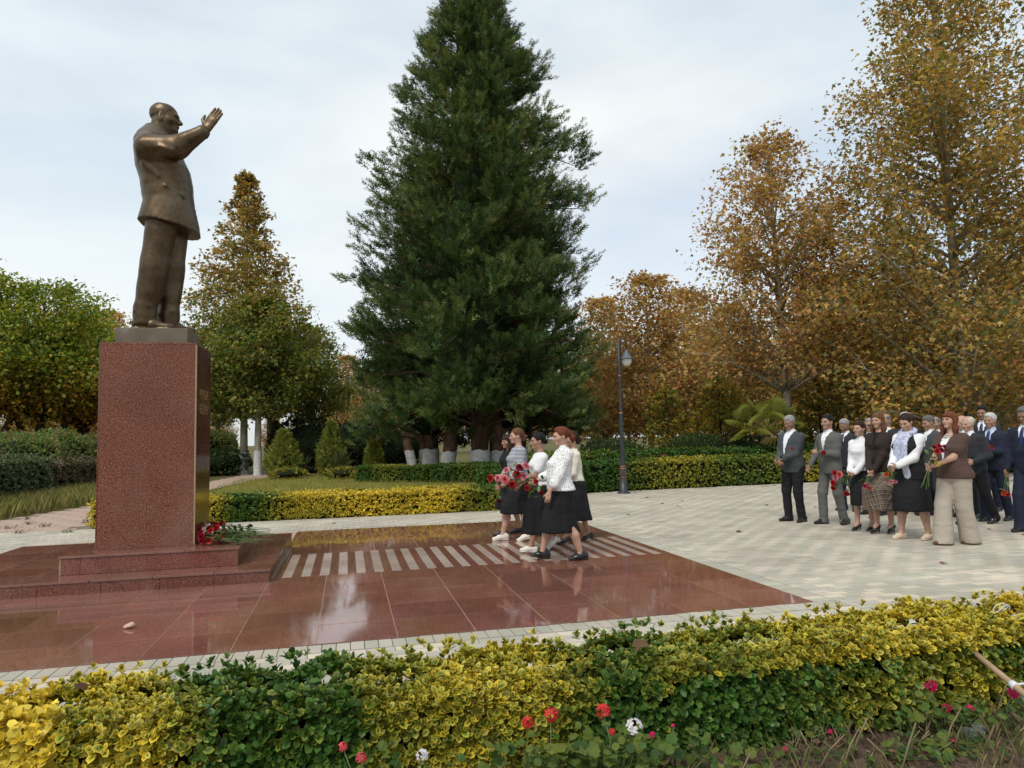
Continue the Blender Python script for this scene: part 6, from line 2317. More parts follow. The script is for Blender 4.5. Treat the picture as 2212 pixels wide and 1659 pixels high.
    dict(id='whd', loc=(9.42, 8.96), yaw=188, H=1.67, fat=1.08, lean=.03, head=(8, 0, 0), hair='thin', hairm=H_WHITE, skin=SKIN_A, feet={'L': (-.28, .10, 20, 0, 0), 'R': (.16, -.09, 0, 0, 0)}, drop=.02, hands={'L': (.22, .18, .98), 'R': (.25, -.10, 1.0)}, wear=SUIT(C_CHAR, C_BLACK, C_WHITE, False), label='balding white haired man in charcoal suit stepping behind beige trousers', group=REAR),
    dict(id='tall', loc=(11.05, 10.23), yaw=204, H=1.86, fat=1.0, head=(10, 4, 0), hair='short', hairm=H_BLACK, skin=SKIN_C, feet={'L': (-.14, .10, 6, 0, 0), 'R': (.14, -.10, 0, 0, 0)}, wear=SUIT(C_CHAR, C_NAVY), label='tallest dark haired man in dark suit and blue tie at the back', group=REAR),
    dict(id='navy', loc=(10.04, 9.16), yaw=196, H=1.70, fat=1.05, head=(6, -2, 0), hair='short', hairm=H_WHITE, skin=SKIN_B, feet={'L': (-.16, .10, 8, 0, 0), 'R': (.16, -.10, 0, 0, 0)}, hands={'L': (.32, .04, 1.10), 'R': (.33, -.06, 1.04)}, curl={'L': 1.2, 'R': 1.2}, wear=SUIT(C_NAVY, C_NAVY, C_PBLUE), label='white haired man in navy suit holding two carnations', group=REAR),
    dict(id='manR', loc=(9.40, 8.02), yaw=192, H=1.76, fat=1.04, head=(20, 4, 0), hair='short', hairm=H_SALT, skin=SKIN_C, feet={'L': (-.12, .11, 0, 0, 0), 'R': (.16, -.10, 0, 0, 0)}, hands={'L': (.05, .24, .76), 'R': (.14, -.22, .80)}, curl={'L': .6, 'R': 1.2}, wear=SUIT(C_NAVY, C_NAVY), label='man in navy suit at the frame edge holding carnations downward', group=REAR),
]
HANDS = {}
for q in PEOPLE:
    if q.get('group') == REAR:
        q.setdefault('vox', 1.5)
    if 'feet' not in q:
        q['feet'] = STAND
    ob_, HANDS[q['id']] = person(q)

# ------------------------------------------------------------------ bronze statue
m, n, p, out = newmat('aged_bronze')
v = coords(n)
f = noise(n, v, 2.2, 6, 0.62)
f2 = noise(n, v, 22, 4, 0.6)
c = ramp(n, f, [(0.3, (0.052, 0.031, 0.016)), (0.5, (0.095, 0.062, 0.033)), (0.68, (0.14, 0.11, 0.068))])
c = mixc(n, 0.5, c, ramp(n, f2, [(0.3, 0.6), (0.7, 1.3)]), 'MULTIPLY')
n.links.new(c, p.inputs['Base Color'])
p.inputs['Metallic'].default_value = 0.7
n.links.new(ramp(n, f2, [(0.3, 0.30), (0.7, 0.50)]), p.inputs['Roughness'])
bump(n, p, f2, 0.25, 0.01)
M_BRONZE = m
m, n, p, out = newmat('weathered_bronze_slab')
v = coords(n)
z_ = sepxyz(n, v)[2]
f = noise(n, v, 5, 5, 0.6)
c = ramp(n, f, [(0.3, (0.105, 0.085, 0.055)), (0.6, (0.15, 0.12, 0.085)), (0.72, (0.19, 0.185, 0.15))])
n.links.new(c, p.inputs['Base Color'])
p.inputs['Roughness'].default_value = 0.6
p.inputs['Metallic'].default_value = 0.25
M_BRONZE2 = m

ZP = 2.838
statue = empty('statue', (-2.185, 9.075, ZT))
tag(statue, 'bronze statue of a standing man in a suit with one arm raised', 'statue')
plinth = MB().box(-0.385, 0.385, -0.335, 0.335, 0.0, ZP - ZT, 0.006).build('plinth', M_BRONZE2, statue)
BZ = ZP - ZT


def sobj(name, g):
    V, F = g.mesh() if isinstance(g, Grid) else g
    o = obj(name, np_mesh(name, V, F, M_BRONZE, None, True), statue, (0, 0, BZ))
    return o


g = Grid((-.55, -.7, 0), (1.0, .75, 2.95), .03)
# trunk and limbs below the clothes, with neck
g.loft([(1.42, .07, 0, .22, .30), (1.6, .09, 0, .24, .31), (2.0, 0, 0, .25, .33), (2.3, -.07, 0, .17, .28), (2.42, -.07, 0, .11, .14)], k=0)
g.cone((-.06, 0, 2.36), (.005, 0, 2.56), .135, .122, .05)
RS, RE, RW = np.array((-.08, -.31, 2.15)), np.array((.25, -.40, 2.14)), np.array((.535, -.40, 2.35))
LS, LE, LW = np.array((-.11, .36, 2.22)), np.array((-.14, .50, 1.74)), np.array((.02, .50, 1.34))
for a, b, r0, r1 in ((RS, RE, .12, .10), (RE, RW, .10, .07), (LS, LE, .12, .10), (LE, LW, .10, .07)):
    g.cone(a, b, r0, r1, .04)
parts = [g.mesh()]
HC, HS = np.array((.025, 0, 2.662)), 1.58
HM = rotm(3, -4, 0)
gh = Grid(HC - np.array([.3, .24, .36]), HC + np.array([.32, .24, .26]), .0085)
head_solid(gh, HC, HM, HS, False, 1.25)
gh.cone((-.06, 0, 2.36), HC + HM @ np.array([-.03, 0, -.10]), .14, .125, .05)
gh.cone(HC + HM @ np.array([.05, 0, -.16]), HC + HM @ np.array([.02, 0, -.2]), .07, .09, .05)
parts.append(gh.mesh())
gg = Grid(RW - .2, RW + np.array((.45, .3, .5)), .0075)
hand_solid(gg, RW + np.array((.025, 0, .03)), (.50, .0, .86), (.30, .95, -.12), .05, -1, 1.9)
parts.append(gg.mesh())
gg = Grid(LW - .35, LW + .3, .0085)
hand_solid(gg, LW, (.25, 0, -1), (0, -1, 0), .6, 1, 1.7)
parts.append(gg.mesh())
sobj('figure', joinm(parts))['label'] = 'bronze head, neck and hands'
Vh, Fh = hair_mesh('thin', HC, HM, HS, .0085)
sobj('hair', (Vh, Fh))
# trousers
g = Grid((-.55, -.5, 0), (.6, .5, 1.5), .017)
for kn_ in (((.05, -.15, 1.30), (-.03, -.14, .70), (-.13, -.14, .20), .182, .152, .120), ((.10, .13, 1.30), (.085, .13, .70), (.065, .13, .20), .180, .146, .116)):
    g.cone(kn_[0], kn_[2], kn_[3], kn_[5], .02)
    g.cone((kn_[1][0] + .01, kn_[1][1], kn_[1][2] + .1), (kn_[1][0] - .03, kn_[1][1], kn_[1][2] - .22), kn_[4] * .96, kn_[4] * .88, .06)
    x_, y_, z_ = kn_[2]
    g.cone((x_, y_, z_ + .05), (x_ + .005, y_, .085), .120, .122, .04)
    # break of the cloth over the shoe
    g.cone((x_ + .06, y_ - .09, .27), (x_ + .11, y_ + .05, .215), .018, .012, .03)
    g.cone((x_ - .09, y_ - .09, .22), (x_ + .07, y_ - .10, .27), .012, .010, .03)
g.wrinkle(.0016, .8, 2.0)


def flo(X, Y, Z):
    return Z - .05


g.put(flo, (-.6, -.6, -.2), (.6, .6, .05), 0, 's')
sobj('trousers', g)
# shoes
for x_, y_, yw in ((-.11, -.14, -8), (.075, .13, -4)):
    g = Grid((-.25, -.15, -.02), (.38, .15, .22), .011)
    g.cone((-.08, 0, .075), (.08, 0, .065), .085, .088, 0)
    g.cone((.08, 0, .055), (.245, 0, .04), .088, .062, .04, sq=((0, 0, 1), .68))
    g.cone((-.10, 0, .015), (.24, 0, .012), .092, .072, 0, sq=((0, 0, 1), .3))
    g.put(lambda X, Y, Z: Z, (-.4, -.3, -.1), (.4, .3, 0.0), 0, 's')
    V, F = g.mesh()
    V = V @ rotm(0, yw, 0).T + np.array((x_, y_, 0.001))
    sobj('shoe', (V, F))
# jacket
g = Grid((-.55, -.68, 1.0), (.75, .72, 2.65), .0145)
g.loft([(1.10, .095, 0, .352, .40), (1.32, .087, 0, .338, .39), (1.57, .085, 0, .280, .36), (1.83, .055, 0, .286, .37), (2.0, .015, 0, .295, .385), (2.18, -.035, 0, .268, .375), (2.32, -.075, 0, .235, .335), (2.42, -.085, 0, .195, .245), (2.50, -.07, 0, .155, .165), (2.54, -.06, 0, .135, .14)], 2.25, 0)
for a, b, r0, r1, kk in ((RS, RE, .155, .132, .07), (RE, RW, .134, .080, .05), (LS, LE, .155, .13, .07), (LE, LW, .14, .11, .05)):
    g.cone(a, b, r0, r1, kk)
# lower edge rises towards the back


def hem(X, Y, Z):
    return (Z - (1.20 + np.maximum(0, .43 - X) * .20)) * .97


g.put(hem, (-.7, -.8, .9), (.8, .8, 1.5), 0, 's')
# drapery: pulled folds from the armpit, pocket, lapel and front edge
g.cone((.115, -.352, 1.685), (.285, -.258, 1.605), .036, .036, .0, sq=((.42, .9, 0), .55))
for sg in (-1, 1):
    g.cone((.12, sg * .16, 2.28), (.255, sg * .14, 2.02), .05, .062, .006, sq=((1, .3 * sg, .2), .45))
    g.cone((.255, sg * .14, 2.02), (.345, sg * .05, 1.68), .062, .015, .006, sq=((1, .3 * sg, .1), .45))
g.cone((.355, -.03, 1.66), (.435, -.03, 1.2), .012, .016, .01)
# vent line, shoulder seam, cuff edge, trailing folds
for a_ in range(10):
    t0, t1 = a_ * .62832, (a_ + 1) * .62832
    ax_ = unit(RE - RS)
    u0 = unit(np.cross(ax_, (0, 0, 1.0)))
    u1 = np.cross(ax_, u0)
    c_ = RS + ax_ * .02
    ax_ = unit(RW - RE)
    u0 = unit(np.cross(ax_, (0, 0, 1.0)))
    u1 = np.cross(ax_, u0)
    c_ = RW - ax_ * .0
    g.cone(c_ + (u0 * math.cos(t0) + u1 * math.sin(t0)) * .080, c_ + (u0 * math.cos(t1) + u1 * math.sin(t1)) * .080, .009, .009, .004)
for a_, b_, r_ in (((.0, -.335, 2.02), (.20, -.30, 1.86), .016), ((.02, -.345, 1.95), (.24, -.28, 1.78), .018), ((-.12, -.33, 1.95), (.05, -.355, 1.80), .014), ((.08, -.50, 2.10), (.24, -.52, 2.05), .012)):
    g.cone(a_, b_, r_, .006, .05)
g.wrinkle(.0014, .8, 5.0)
sobj('jacket', g)

# ------------------------------------------------------------------ lamp post
M_IRON = plain('black_painted_iron', (0.022, 0.024, 0.028), 0.45, 0.25, 10, spec=0.5)
M_COPPER = plain('copper_paint', (0.30, 0.13, 0.055), 0.5, 0.3, 30, metal=0.5)
M_SHADE = plain('grey_lamp_hood', (0.10, 0.115, 0.125), 0.45, 0.2, 8)
m, n, p, out = newmat('frosted_glass')
p.inputs['Base Color'].default_value = (0.62, 0.63, 0.60, 1)
p.inputs['Roughness'].default_value = 0.3
p.inputs['Subsurface Weight'].default_value = 0.3
v = coords(n)
n.links.new(ramp(n, noise(n, v, 6, 3), [(0.3, (0.52, 0.53, 0.50)), (0.7, (0.66, 0.67, 0.65))]), p.inputs['Base Color'])
M_GLASS = m
lamp = empty('street_lamp', (6.98, 17.15, 0))
tag(lamp, 'black iron street lamp with curled arm and frosted glass globe', 'street lamp')
MB().lathe([(0.0, 0.0), (0.17, 0.0), (0.17, 0.025), (0.115, 0.035), (0.115, 0.30), (0.10, 0.32), (0.105, 0.36), (0.095, 0.40), (0.10, 0.62), (0.085, 0.66), (0.075, 0.72), (0.06, 0.95), (0.055, 1.6), (0.05, 2.06), (0.042, 2.1), (0.038, 3.0), (0.034, 4.0), (0.0, 4.02)], 18).build('pole', M_IRON, lamp, True)
POLE = lamp.children[0]
for z, r_ in ((0.345, 0.108), (0.41, 0.102), (0.635, 0.104), (0.69, 0.09), (2.075, 0.066), (3.05, 0.052), (4.02, 0.03)):
    POLE = lamp.children[0]
    MB().lathe([(r_ * 0.8, z - 0.02), (r_ * 1.05, z), (r_ * 0.8, z + 0.02)], 16).build('copper_ring', M_COPPER, POLE, True)
for k_ in range(4):
    a = k_ * math.pi / 2 + 0.4
    o = MB().box(-0.012, 0.012, -0.004, 0.004, 0.46, 0.58, 0.002).build('copper_ornament', M_COPPER, POLE)
    o.location = (math.cos(a) * 0.1, math.sin(a) * 0.1, 0)
    o.rotation_euler = (0, 0, a + math.pi / 2)
arc = [(0.045, 0, 3.45), (0.05, 0, 3.75)] + [(0.13 - 0.085 * math.cos(a), 0, 3.93 + 0.12 * math.sin(a)) for a in np.linspace(0, math.pi, 9)] + [(0.213, 0, 3.74)]
MB().tube(arc, 0.016, 8).build('arm', M_IRON, lamp, True)
MB().lathe([(0.0, 3.75), (0.03, 3.75), (0.045, 3.70), (0.075, 3.66), (0.10, 3.60), (0.125, 3.555), (0.20, 3.525), (0.215, 3.505), (0.20, 3.50), (0.12, 3.53), (0.0, 3.54)], 22, (0.213, 0, 0)).build('lamp_hood', M_SHADE, lamp, True)
MB().lathe([(0.125, 3.515), (0.133, 3.47), (0.12, 3.40), (0.085, 3.335), (0.04, 3.31), (0.0, 3.305)], 22, (0.213, 0, 0)).build('glass_globe', M_GLASS, lamp, True)

# ------------------------------------------------------------------ bench behind the crowd
M_SLAT = plain('bench_slat_wood', (0.42, 0.34, 0.23), 0.7, 0.2, 6, bmp=0.2)
bn = empty('park_bench', (wx(1800, 16.6) + 0.8, 16.6, 0), 0.0)
tag(bn, 'pale slatted park bench glimpsed behind the young man in grey', 'bench')
for i in range(5):
    MB().box(-0.8, 0.8, -0.012, 0.012, 0.52 + 0.085 * i, 0.585 + 0.085 * i, 0.004).build('slat', M_SLAT, bn).location = (0, 0.22 + 0.02 * i, 0)
for i in range(4):
    MB().box(-0.8, 0.8, -0.045, 0.045, 0.415, 0.44, 0.004).build('slat', M_SLAT, bn).location = (0, -0.22 + 0.11 * i, 0)
for sx in (-0.65, 0.65):
    MB().tube([(sx, -0.22, 0), (sx, -0.2, 0.40), (sx, 0.16, 0.40), (sx, 0.24, 0.42), (sx, 0.34, 0.95)], 0.022, 6).build('frame', M_IRON, bn)
    MB().tube([(sx, 0.16, 0.40), (sx, 0.24, 0)], 0.022, 6).build('leg', M_IRON, bn)


# ------------------------------------------------------------------ flowers
def at(pxl, pyl, Y):
    c = np.array([(pxl - 1106) / 1511.0, -(pyl - 829.5) / 1511.0, -1.0])
    w = CR @ c
    return Vector((w / w[1] * Y + np.array([0, 0, CAM_H])).tolist())


def bloom_mesh(name, col, r, seed, frill=0.0):
    g = np.random.default_rng(seed)
    V, F, C = [], [], []
    for ring, (np_, open_, rr_, hh) in enumerate(((6, 1.05, 1.0, 0.55), (5, 0.72, 0.82, 0.78), (4, 0.42, 0.58, 0.9), (3, 0.18, 0.34, 0.92))):
        for k in range(np_):
            a = 2 * math.pi * (k + 0.5 * (ring % 2)) / np_ + g.uniform(-.2, .2)
            wdt = 2 * math.pi / np_ * 0.72
            b = len(V)
            op = open_ * g.uniform(0.85, 1.15)
            for j in range(4):
                t = j / 3
                for i in range(4):
                    u_ = (i / 3 - 0.5) * 2
                    aa = a + u_ * wdt * (0.35 + 0.65 * math.sin(min(1, t * 1.25) * math.pi * 0.5)) * (1 if j < 3 else 0.72)
                    rad = r * rr_ * (math.sin(t * op * 1.2 + 0.15)) * (1 - 0.07 * u_ * u_)
                    z = r * (0.95 * hh * t - 0.35 * op * t * t * t) + g.normal(0, r * (0.015 + frill * t * 0.12))
                    if frill:
                        rad *= 1 + frill * t * 0.25 * math.sin(u_ * 9 + k)
                    V.append((math.cos(aa) * rad, math.sin(aa) * rad, z - 0.25 * r))
                    sh = (0.55 + 0.5 * t) * (1.0 - 0.10 * ring) * g.uniform(.92, 1.08)
                    C.append(np.array(col) * sh)
            for j in range(3):
                for i in range(3):
                    F.append((b + j * 4 + i, b + j * 4 + i + 1, b + (j + 1) * 4 + i + 1, b + (j + 1) * 4 + i))
    return np_mesh(name, np.array(V), np.array(F), M_PETAL, np.array(C), True)


RED = (0.42, 0.010, 0.018)
DRED = (0.22, 0.004, 0.020)
PINK = (0.80, 0.27, 0.33)
CORAL = (0.72, 0.17, 0.18)
MAGE = (0.40, 0.03, 0.12)
ORAN = (0.62, 0.10, 0.03)
BL = {}


def bloom(col, r, kind='rose'):
    key = (col, round(r, 3), kind, rnd.randrange(2))
    if key not in BL:
        BL[key] = bloom_mesh('bloom', col, r, rnd.randrange(999), 0.9 if kind == 'carnation' else 0.0)
    return BL[key]


LEAFM = {}


def leaf_me(col, s_):
    key = (col, round(s_, 3))
    if key not in LEAFM:
        T = np.array(T_OVAL) * s_
        T[:, 1] *= 0.9
        LEAFM[key] = np_mesh('leaf', T, np.array(F_OVAL), M_HLEAF, np.tile(np.array(col), (len(T), 1)), True)
    return LEAFM[key]


def flower(parent, root, head, col, r, kind='rose', leaves=2, org=Vector((0, 0, 0)), stemr=0.0035, dirv=None, sag=0.0):
    root, head = Vector(root), Vector(head)
    mid = root.lerp(head, 0.5) + Vector((rnd.uniform(-.015, .015), rnd.uniform(-.015, .015), sag))
    o = MB().tube([root - org, mid - org, head - org], [stemr, stemr, stemr * 0.9], 5).build('stem', M_STEM, parent, True)
    d = (head - mid).normalized() if dirv is None else Vector(dirv).normalized()
    b = obj('bloom', bloom(col, r, kind), parent)
    mm = d.to_track_quat('Z', 'Y').to_matrix().to_4x4()
    mm.translation = head - org + d * r * 0.2
    b.matrix_local = mm
    for i in range(leaves):
        t = rnd.uniform(0.3, 0.85)
        pnt = root.lerp(mid, t * 2) if t < 0.5 else mid.lerp(head, t * 2 - 1)
        dd = (d * 0.4 + Vector((rnd.gauss(0, 1), rnd.gauss(0, 1), rnd.gauss(0, 1))).normalized()).normalized()
        l_ = obj('leaf', leaf_me(rnd.choice([(0.05, 0.10, 0.025), (0.075, 0.13, 0.035), (0.035, 0.07, 0.025)]), rnd.uniform(0.045, 0.075)), parent)
        m2 = dd.to_track_quat('X', 'Z').to_matrix().to_4x4()
        m2.translation = pnt - org
        l_.matrix_local = m2


def bouquet(hand, blooms, Y, label, group, r=0.042, kind='rose', extra=6, dY=0.06, hp=None, leaf_n=2):
    """blooms: list of (px, py, colour); hand: world point where the stems are gripped"""
    hand = Vector(hand)
    e = empty('bouquet', hand)
    tag(e, label, 'flowers', group)
    for bx_, by_, c_ in blooms:
        h_ = at(bx_, by_, Y + rnd.uniform(-dY, dY))
        d = (h_ - hand)
        flower(e, hand - d.normalized() * 0.10, h_, c_, r * rnd.uniform(0.9, 1.12), kind, leaf_n, hand, 0.003)
    cen = sum([at(a, b, Y) for a, b, _ in blooms], Vector()) / len(blooms)
    for i in range(extra):
        t = rnd.uniform(0.35, 1.05)
        pnt = hand.lerp(cen, t) + Vector((rnd.gauss(0, .05), rnd.gauss(0, .05), rnd.gauss(0, .05)))
        l_ = obj('leaf', leaf_me(rnd.choice([(0.05, 0.10, 0.025), (0.085, 0.14, 0.035), (0.10, 0.09, 0.04)]), rnd.uniform(0.06, 0.09)), e)
        m2 = Vector((rnd.gauss(0, 1), rnd.gauss(0, 1), rnd.gauss(0.2, 1))).to_track_quat('X', 'Z').to_matrix().to_4x4()
        m2.translation = pnt - hand
        l_.matrix_local = m2
    return e


HH = lambda i_, s_: HANDS[i_][s_][0]
GB = 'bunches of flowers in hands'
bouquet(HH('white', 'L'), [(1094, 1016, PINK), (1135, 1007, PINK), (1076, 1033, PINK), (1091, 1036, CORAL), (1131, 1029, PINK), (1116, 1026, RED), (1107, 1047, RED), (1060, 1033, RED), (1122, 1011, DRED)], 8.62, 'big bunch of pink and red roses in front of the striped top', GB, 0.055, extra=22)
bouquet(HH('polka', 'R'), [(1139, 1054, RED), (1169, 1064, RED), (1157, 1041, RED)], 8.18, 'small bunch of red roses with dark leaves under the dotted sleeve', GB, 0.038, extra=16)
bouquet(HH('hidden', 'L'), [(1078, 1082, DRED), (1085, 1085, MAGE), (1090, 1080, DRED)], 10.35, 'dark red roses pointing down by the black skirt furthest in the group', GB, 0.04, extra=2)
bouquet(HH('man1', 'L'), [(1710, 969, RED)], 10.02, 'single red carnation before the dark grey jacket', GB, 0.036, 'carnation', 0, 0)
bouquet(HH('man2', 'L'), [(1779, 977, RED)], 9.50, 'single red carnation before the mid grey suit', GB, 0.038, 'carnation', 0, 0)
bouquet(HH('wshirt', 'L'), [(1805, 1032, PINK), (1803, 1021, RED), (1800, 1043, RED), (1814, 1025, CORAL), (1800, 1054, RED), (1829, 1066, RED)], 8.72, 'bunch of red and pink roses hanging beside the grey trousers', GB, 0.046, extra=22)
bouquet(HH('plaid', 'R'), [(1868, 1049, MAGE), (1877, 1053, ORAN), (1873, 1046, PINK)], 8.40, 'wilted magenta and orange flowers before the plaid skirt', GB, 0.034, 'carnation', 4)
bouquet(HH('scarf', 'R'), [(1925, 1040, PINK), (1933, 1040, PINK), (1915, 1024, ORAN)], 7.74, 'pink and orange carnations hanging under the scarf woman hands', GB, 0.033, 'carnation', 8)
VB = bouquet(HH('vest', 'L'), [(2018, 967, DRED), (2028, 964, RED), (2038, 966, DRED), (2024, 975, RED), (2033, 973, DRED)], 7.28, 'dark red roses held up against the brown jacket', GB, 0.042, extra=9)
for i, ln in enumerate((0.26, 0.3, 0.24, 0.28)):
    h_ = HH('vest', 'L')
    e_ = h_ + Vector((-0.05 - 0.02 * i, -0.02 + 0.02 * i, -ln))
    MB().tube([Vector(), e_ - h_], 0.003, 5).build('stem', M_STEM, VB)
bouquet(HH('navy', 'L'), [(2131, 961, RED), (2141, 966, RED)], 8.90, 'two red carnations held by the man in navy suit', GB, 0.036, 'carnation', 2)
bouquet(HH('manR', 'R'), [(2171, 1063, ORAN), (2177, 1067, RED), (2168, 1066, ORAN)], 7.80, 'orange red carnations pointing down at the frame edge', GB, 0.034, 'carnation', 2)

# roses laid on the step
for i in range(30):
    y_ = 8.63 + 0.80 * rnd.random()
    lay = 0.12 * rnd.random() ** 1.3
    hx = -1.63 + rnd.uniform(0.0, 0.24)
    L = rnd.uniform(0.46, 0.62)
    hd = Vector((hx, y_, Z2 + 0.045 + lay))
    tl = Vector((hx + L, y_ + rnd.uniform(-0.20, 0.16), Z2 + 0.012 + lay * 0.55))
    e = empty('cut_rose', hd)
    tag(e, 'red rose laid stem outward in the heap at the pedestal foot', 'rose', 'roses heaped on the upper step')
    flower(e, tl, hd, rnd.choice([RED, RED, DRED, (0.50, 0.02, 0.02)]), rnd.uniform(0.040, 0.052), rnd.choice(['rose', 'carnation']), 5, hd, 0.0034, (-0.45, rnd.uniform(-.8, -.1), rnd.uniform(.2, .8)))

# ------------------------------------------------------------------ flower bed by the camera
m, n, p, out = newmat('dark_soil')
g_ = n.nodes.new('ShaderNodeNewGeometry')
f1 = noise(n, g_.outputs['Position'], 9, 6, 0.7)
f2 = noise(n, g_.outputs['Position'], 60, 4, 0.7)
n.links.new(mixc(n, 0.7, ramp(n, f1, [(0.35, (0.06, 0.038, 0.024)), (0.65, (0.15, 0.095, 0.06))]), ramp(n, f2, [(0.35, 0.4), (0.7, 1.5)]), 'MULTIPLY'), p.inputs['Base Color'])
p.inputs['Roughness'].default_value = 0.95
bump(n, p, f1, 0.9, 0.05)
M_SOIL = m
nx_, ny_ = 90, 34
gx, gy = np.meshgrid(np.linspace(-3.2, 5.2, nx_), np.linspace(0.6, 3.95, ny_), indexing='ij')
gz = 0.0 + 0.018 * snoise(np.stack([gx, gy, gx * 0], -1), 6.0, 3) + 0.01 * snoise(np.stack([gx, gy, gx * 0], -1), 19.0, 4)
idx = np.arange(nx_ * ny_).reshape(nx_, ny_)
F = np.stack([idx[:-1, :-1], idx[1:, :-1], idx[1:, 1:], idx[:-1, 1:]], -1).reshape(-1, 4)
bed = obj('flower_bed', np_mesh('flower_bed', np.stack([gx, gy, gz], -1).reshape(-1, 3), F, M_SOIL, None, True))
tag(bed, 'bare brown soil of the flower bed nearest the camera', 'soil', kind='structure')
kerb = MB()
kerb_o = empty('kerb', (0, 4.0, 0))
tag(kerb_o, 'low concrete kerb between paving and hedge', 'kerb', kind='structure')
for i in range(9):
    MB().box(-3.0 + 0.95 * i, -3.0 + 0.95 * i + 0.945, -0.05, 0.04, -0.05, 0.03, 0.006).build('kerb_stone', plain('kerb_concrete', (0.36, 0.35, 0.32), 0.85) if i == 0 else bpy.data.materials['kerb_concrete'], kerb_o)

# litter of dry leaves and stalks on the soil
nn = 5200
P = np.c_[RG.uniform(-2.4, 4.6, nn), RG.uniform(2.2, 3.15, nn), RG.uniform(0.0, 0.035, nn)]
Mx = frames(unit(RG.normal(0, 1, (nn, 3)) * np.array([1, 1, 0.25])), unit(RG.normal(0, 0.5, (nn, 3)) + np.array([0, 0, 1])))
V, FF = scatter(T_LEAF4, F_LEAF4, P, Mx, RG.uniform(0.012, 0.04, nn))
o = obj('leaf_litter', np_mesh('leaf_litter', V, FF, M_LEAF, np.repeat(pick([(0.16, 0.10, 0.055), (0.10, 0.06, 0.035), (0.24, 0.17, 0.10), (0.06, 0.04, 0.025)], nn), 5, 0)))
tag(o, 'dry brown leaf litter over the soil of the bed', 'leaf litter', kind='stuff')

# round scalloped leaf
T_GER = [(0.05, 0, 0)]
for k_ in range(14):
    a = -2.7 + 5.4 * k_ / 13
    rr_ = 0.5 * (1.0 + 0.10 * (1 if k_ % 2 else -1))
    T_GER.append((0.5 + math.cos(a) * rr_, math.sin(a) * rr_, 0.10 * (math.cos(3 * a)) * 0.6))
F_GER = [(0, 1 + k_, 2 + k_) for k_ in range(13)]


def head_mesh(col, r, seed, nf=11):
    g = np.random.default_rng(seed)
    d = unit(np.c_[g.normal(0, 1, (nf, 2)), np.abs(g.normal(0.5, 0.6, nf))])
    T, F = [], []
    for k_ in range(5):
        a = 2 * math.pi * k_ / 5
        b = len(T)
        for q in ((0, 0, 0), (0.55, -0.30, 0.10), (1.0, -0.26, 0.02), (1.12, 0, 0.06), (1.0, 0.26, 0.02), (0.55, 0.30, 0.10)):
            T.append((q[0] * math.cos(a) - q[1] * math.sin(a), q[0] * math.sin(a) + q[1] * math.cos(a), q[2]))
        F += [(b, b + i, b + i + 1) for i in range(1, 5)]
    T = np.array(T)[:, [2, 0, 1]]
    V, FF = scatter(T, F, d * r * 0.72, frames(d), np.full(nf, r * 0.52))
    return np_mesh('flower_head', V, FF, M_PETAL, np.repeat(np.array(col) * np.exp(g.normal(0, .12, (nf, 1))), len(T), 0))


GRED = (0.62, 0.035, 0.035)
GPNK = (0.62, 0.02, 0.13)
GSAL = (0.70, 0.10, 0.11)
GWHT = (0.80, 0.80, 0.82)


def geranium(heads, Y, label, n_leaf, seed, spread=0.16, pal=((0.075, 0.14, 0.03), (0.12, 0.19, 0.035), (0.05, 0.10, 0.025), (0.17, 0.19, 0.04))):
    """heads: (px, py, colour, radius)"""
    g = np.random.default_rng(seed)
    pts = [at(a, b, Y + g.uniform(-.05, .05)) for a, b, _, _ in heads]
    cen = sum(pts, Vector()) / len(pts)
    base = Vector((cen.x, cen.y + 0.02, 0.0))
    e = empty('geranium', base)
    tag(e, label, 'geranium', 'geraniums in the flower bed')
    for (a, b, c_, r_), h_ in zip(heads, pts):
        mid = base.lerp(h_, 0.55) + Vector((g.uniform(-.03, .03), g.uniform(-.02, .02), 0.02))
        MB().tube([Vector((g.uniform(-.04, .04), 0, 0)), mid - base, h_ - base], [0.0032, 0.0026, 0.002], 5).build('stem', M_STEM, e, True)
        hd = obj('flower_head', head_mesh(c_, r_, seed + int(a)), e)
        mm = Vector((g.uniform(-.3, .3), -0.75, 0.75)).to_track_quat('Z', 'Y').to_matrix().to_4x4()
        mm.translation = h_ - base
        hd.matrix_local = mm
    sx_ = max([abs(q.x - cen.x) for q in pts] + [0]) + spread
    hm = min(max(q.z for q in pts) - 0.03, 0.24)
    for i in range(int(n_leaf * 1.7)):
        pnt = Vector((g.uniform(-sx_, sx_), g.normal(0.0, .07), max(0.02, hm * g.uniform(0.15, 1.0) ** 0.7)))
        s_ = g.uniform(0.028, 0.056)
        key = ('ger', int(g.integers(8)))
        if key not in LEAFM:
            LEAFM[key] = np_mesh('leaf', np.array(T_GER), np.array(F_GER), M_LEAF, pick(pal, 1).repeat(len(T_GER), 0) * (0.7 + 0.6 * np.linalg.norm(np.array(T_GER)[:, :2] - np.array([0.4, 0]), axis=1))[:, None])
        l_ = obj('leaf', LEAFM[key], e)
        m2 = Matrix(frames(np.array([[g.normal(0, 1), g.normal(-.6, .7), g.normal(0.1, .3)]]), np.array([[g.normal(0, .4), -0.5 + g.normal(0, .4), 1.0]]))[0].tolist()).to_4x4()
        m2 = m2 @ Matrix.Scale(s_, 4)
        m2.translation = pnt
        l_.matrix_local = m2
        if i % 3 == 0:
            MB().tube([Vector((pnt.x * 0.4, pnt.y * 0.4, 0)), pnt], [0.002, 0.0014], 4).build('leaf_stalk', M_STEM, e)


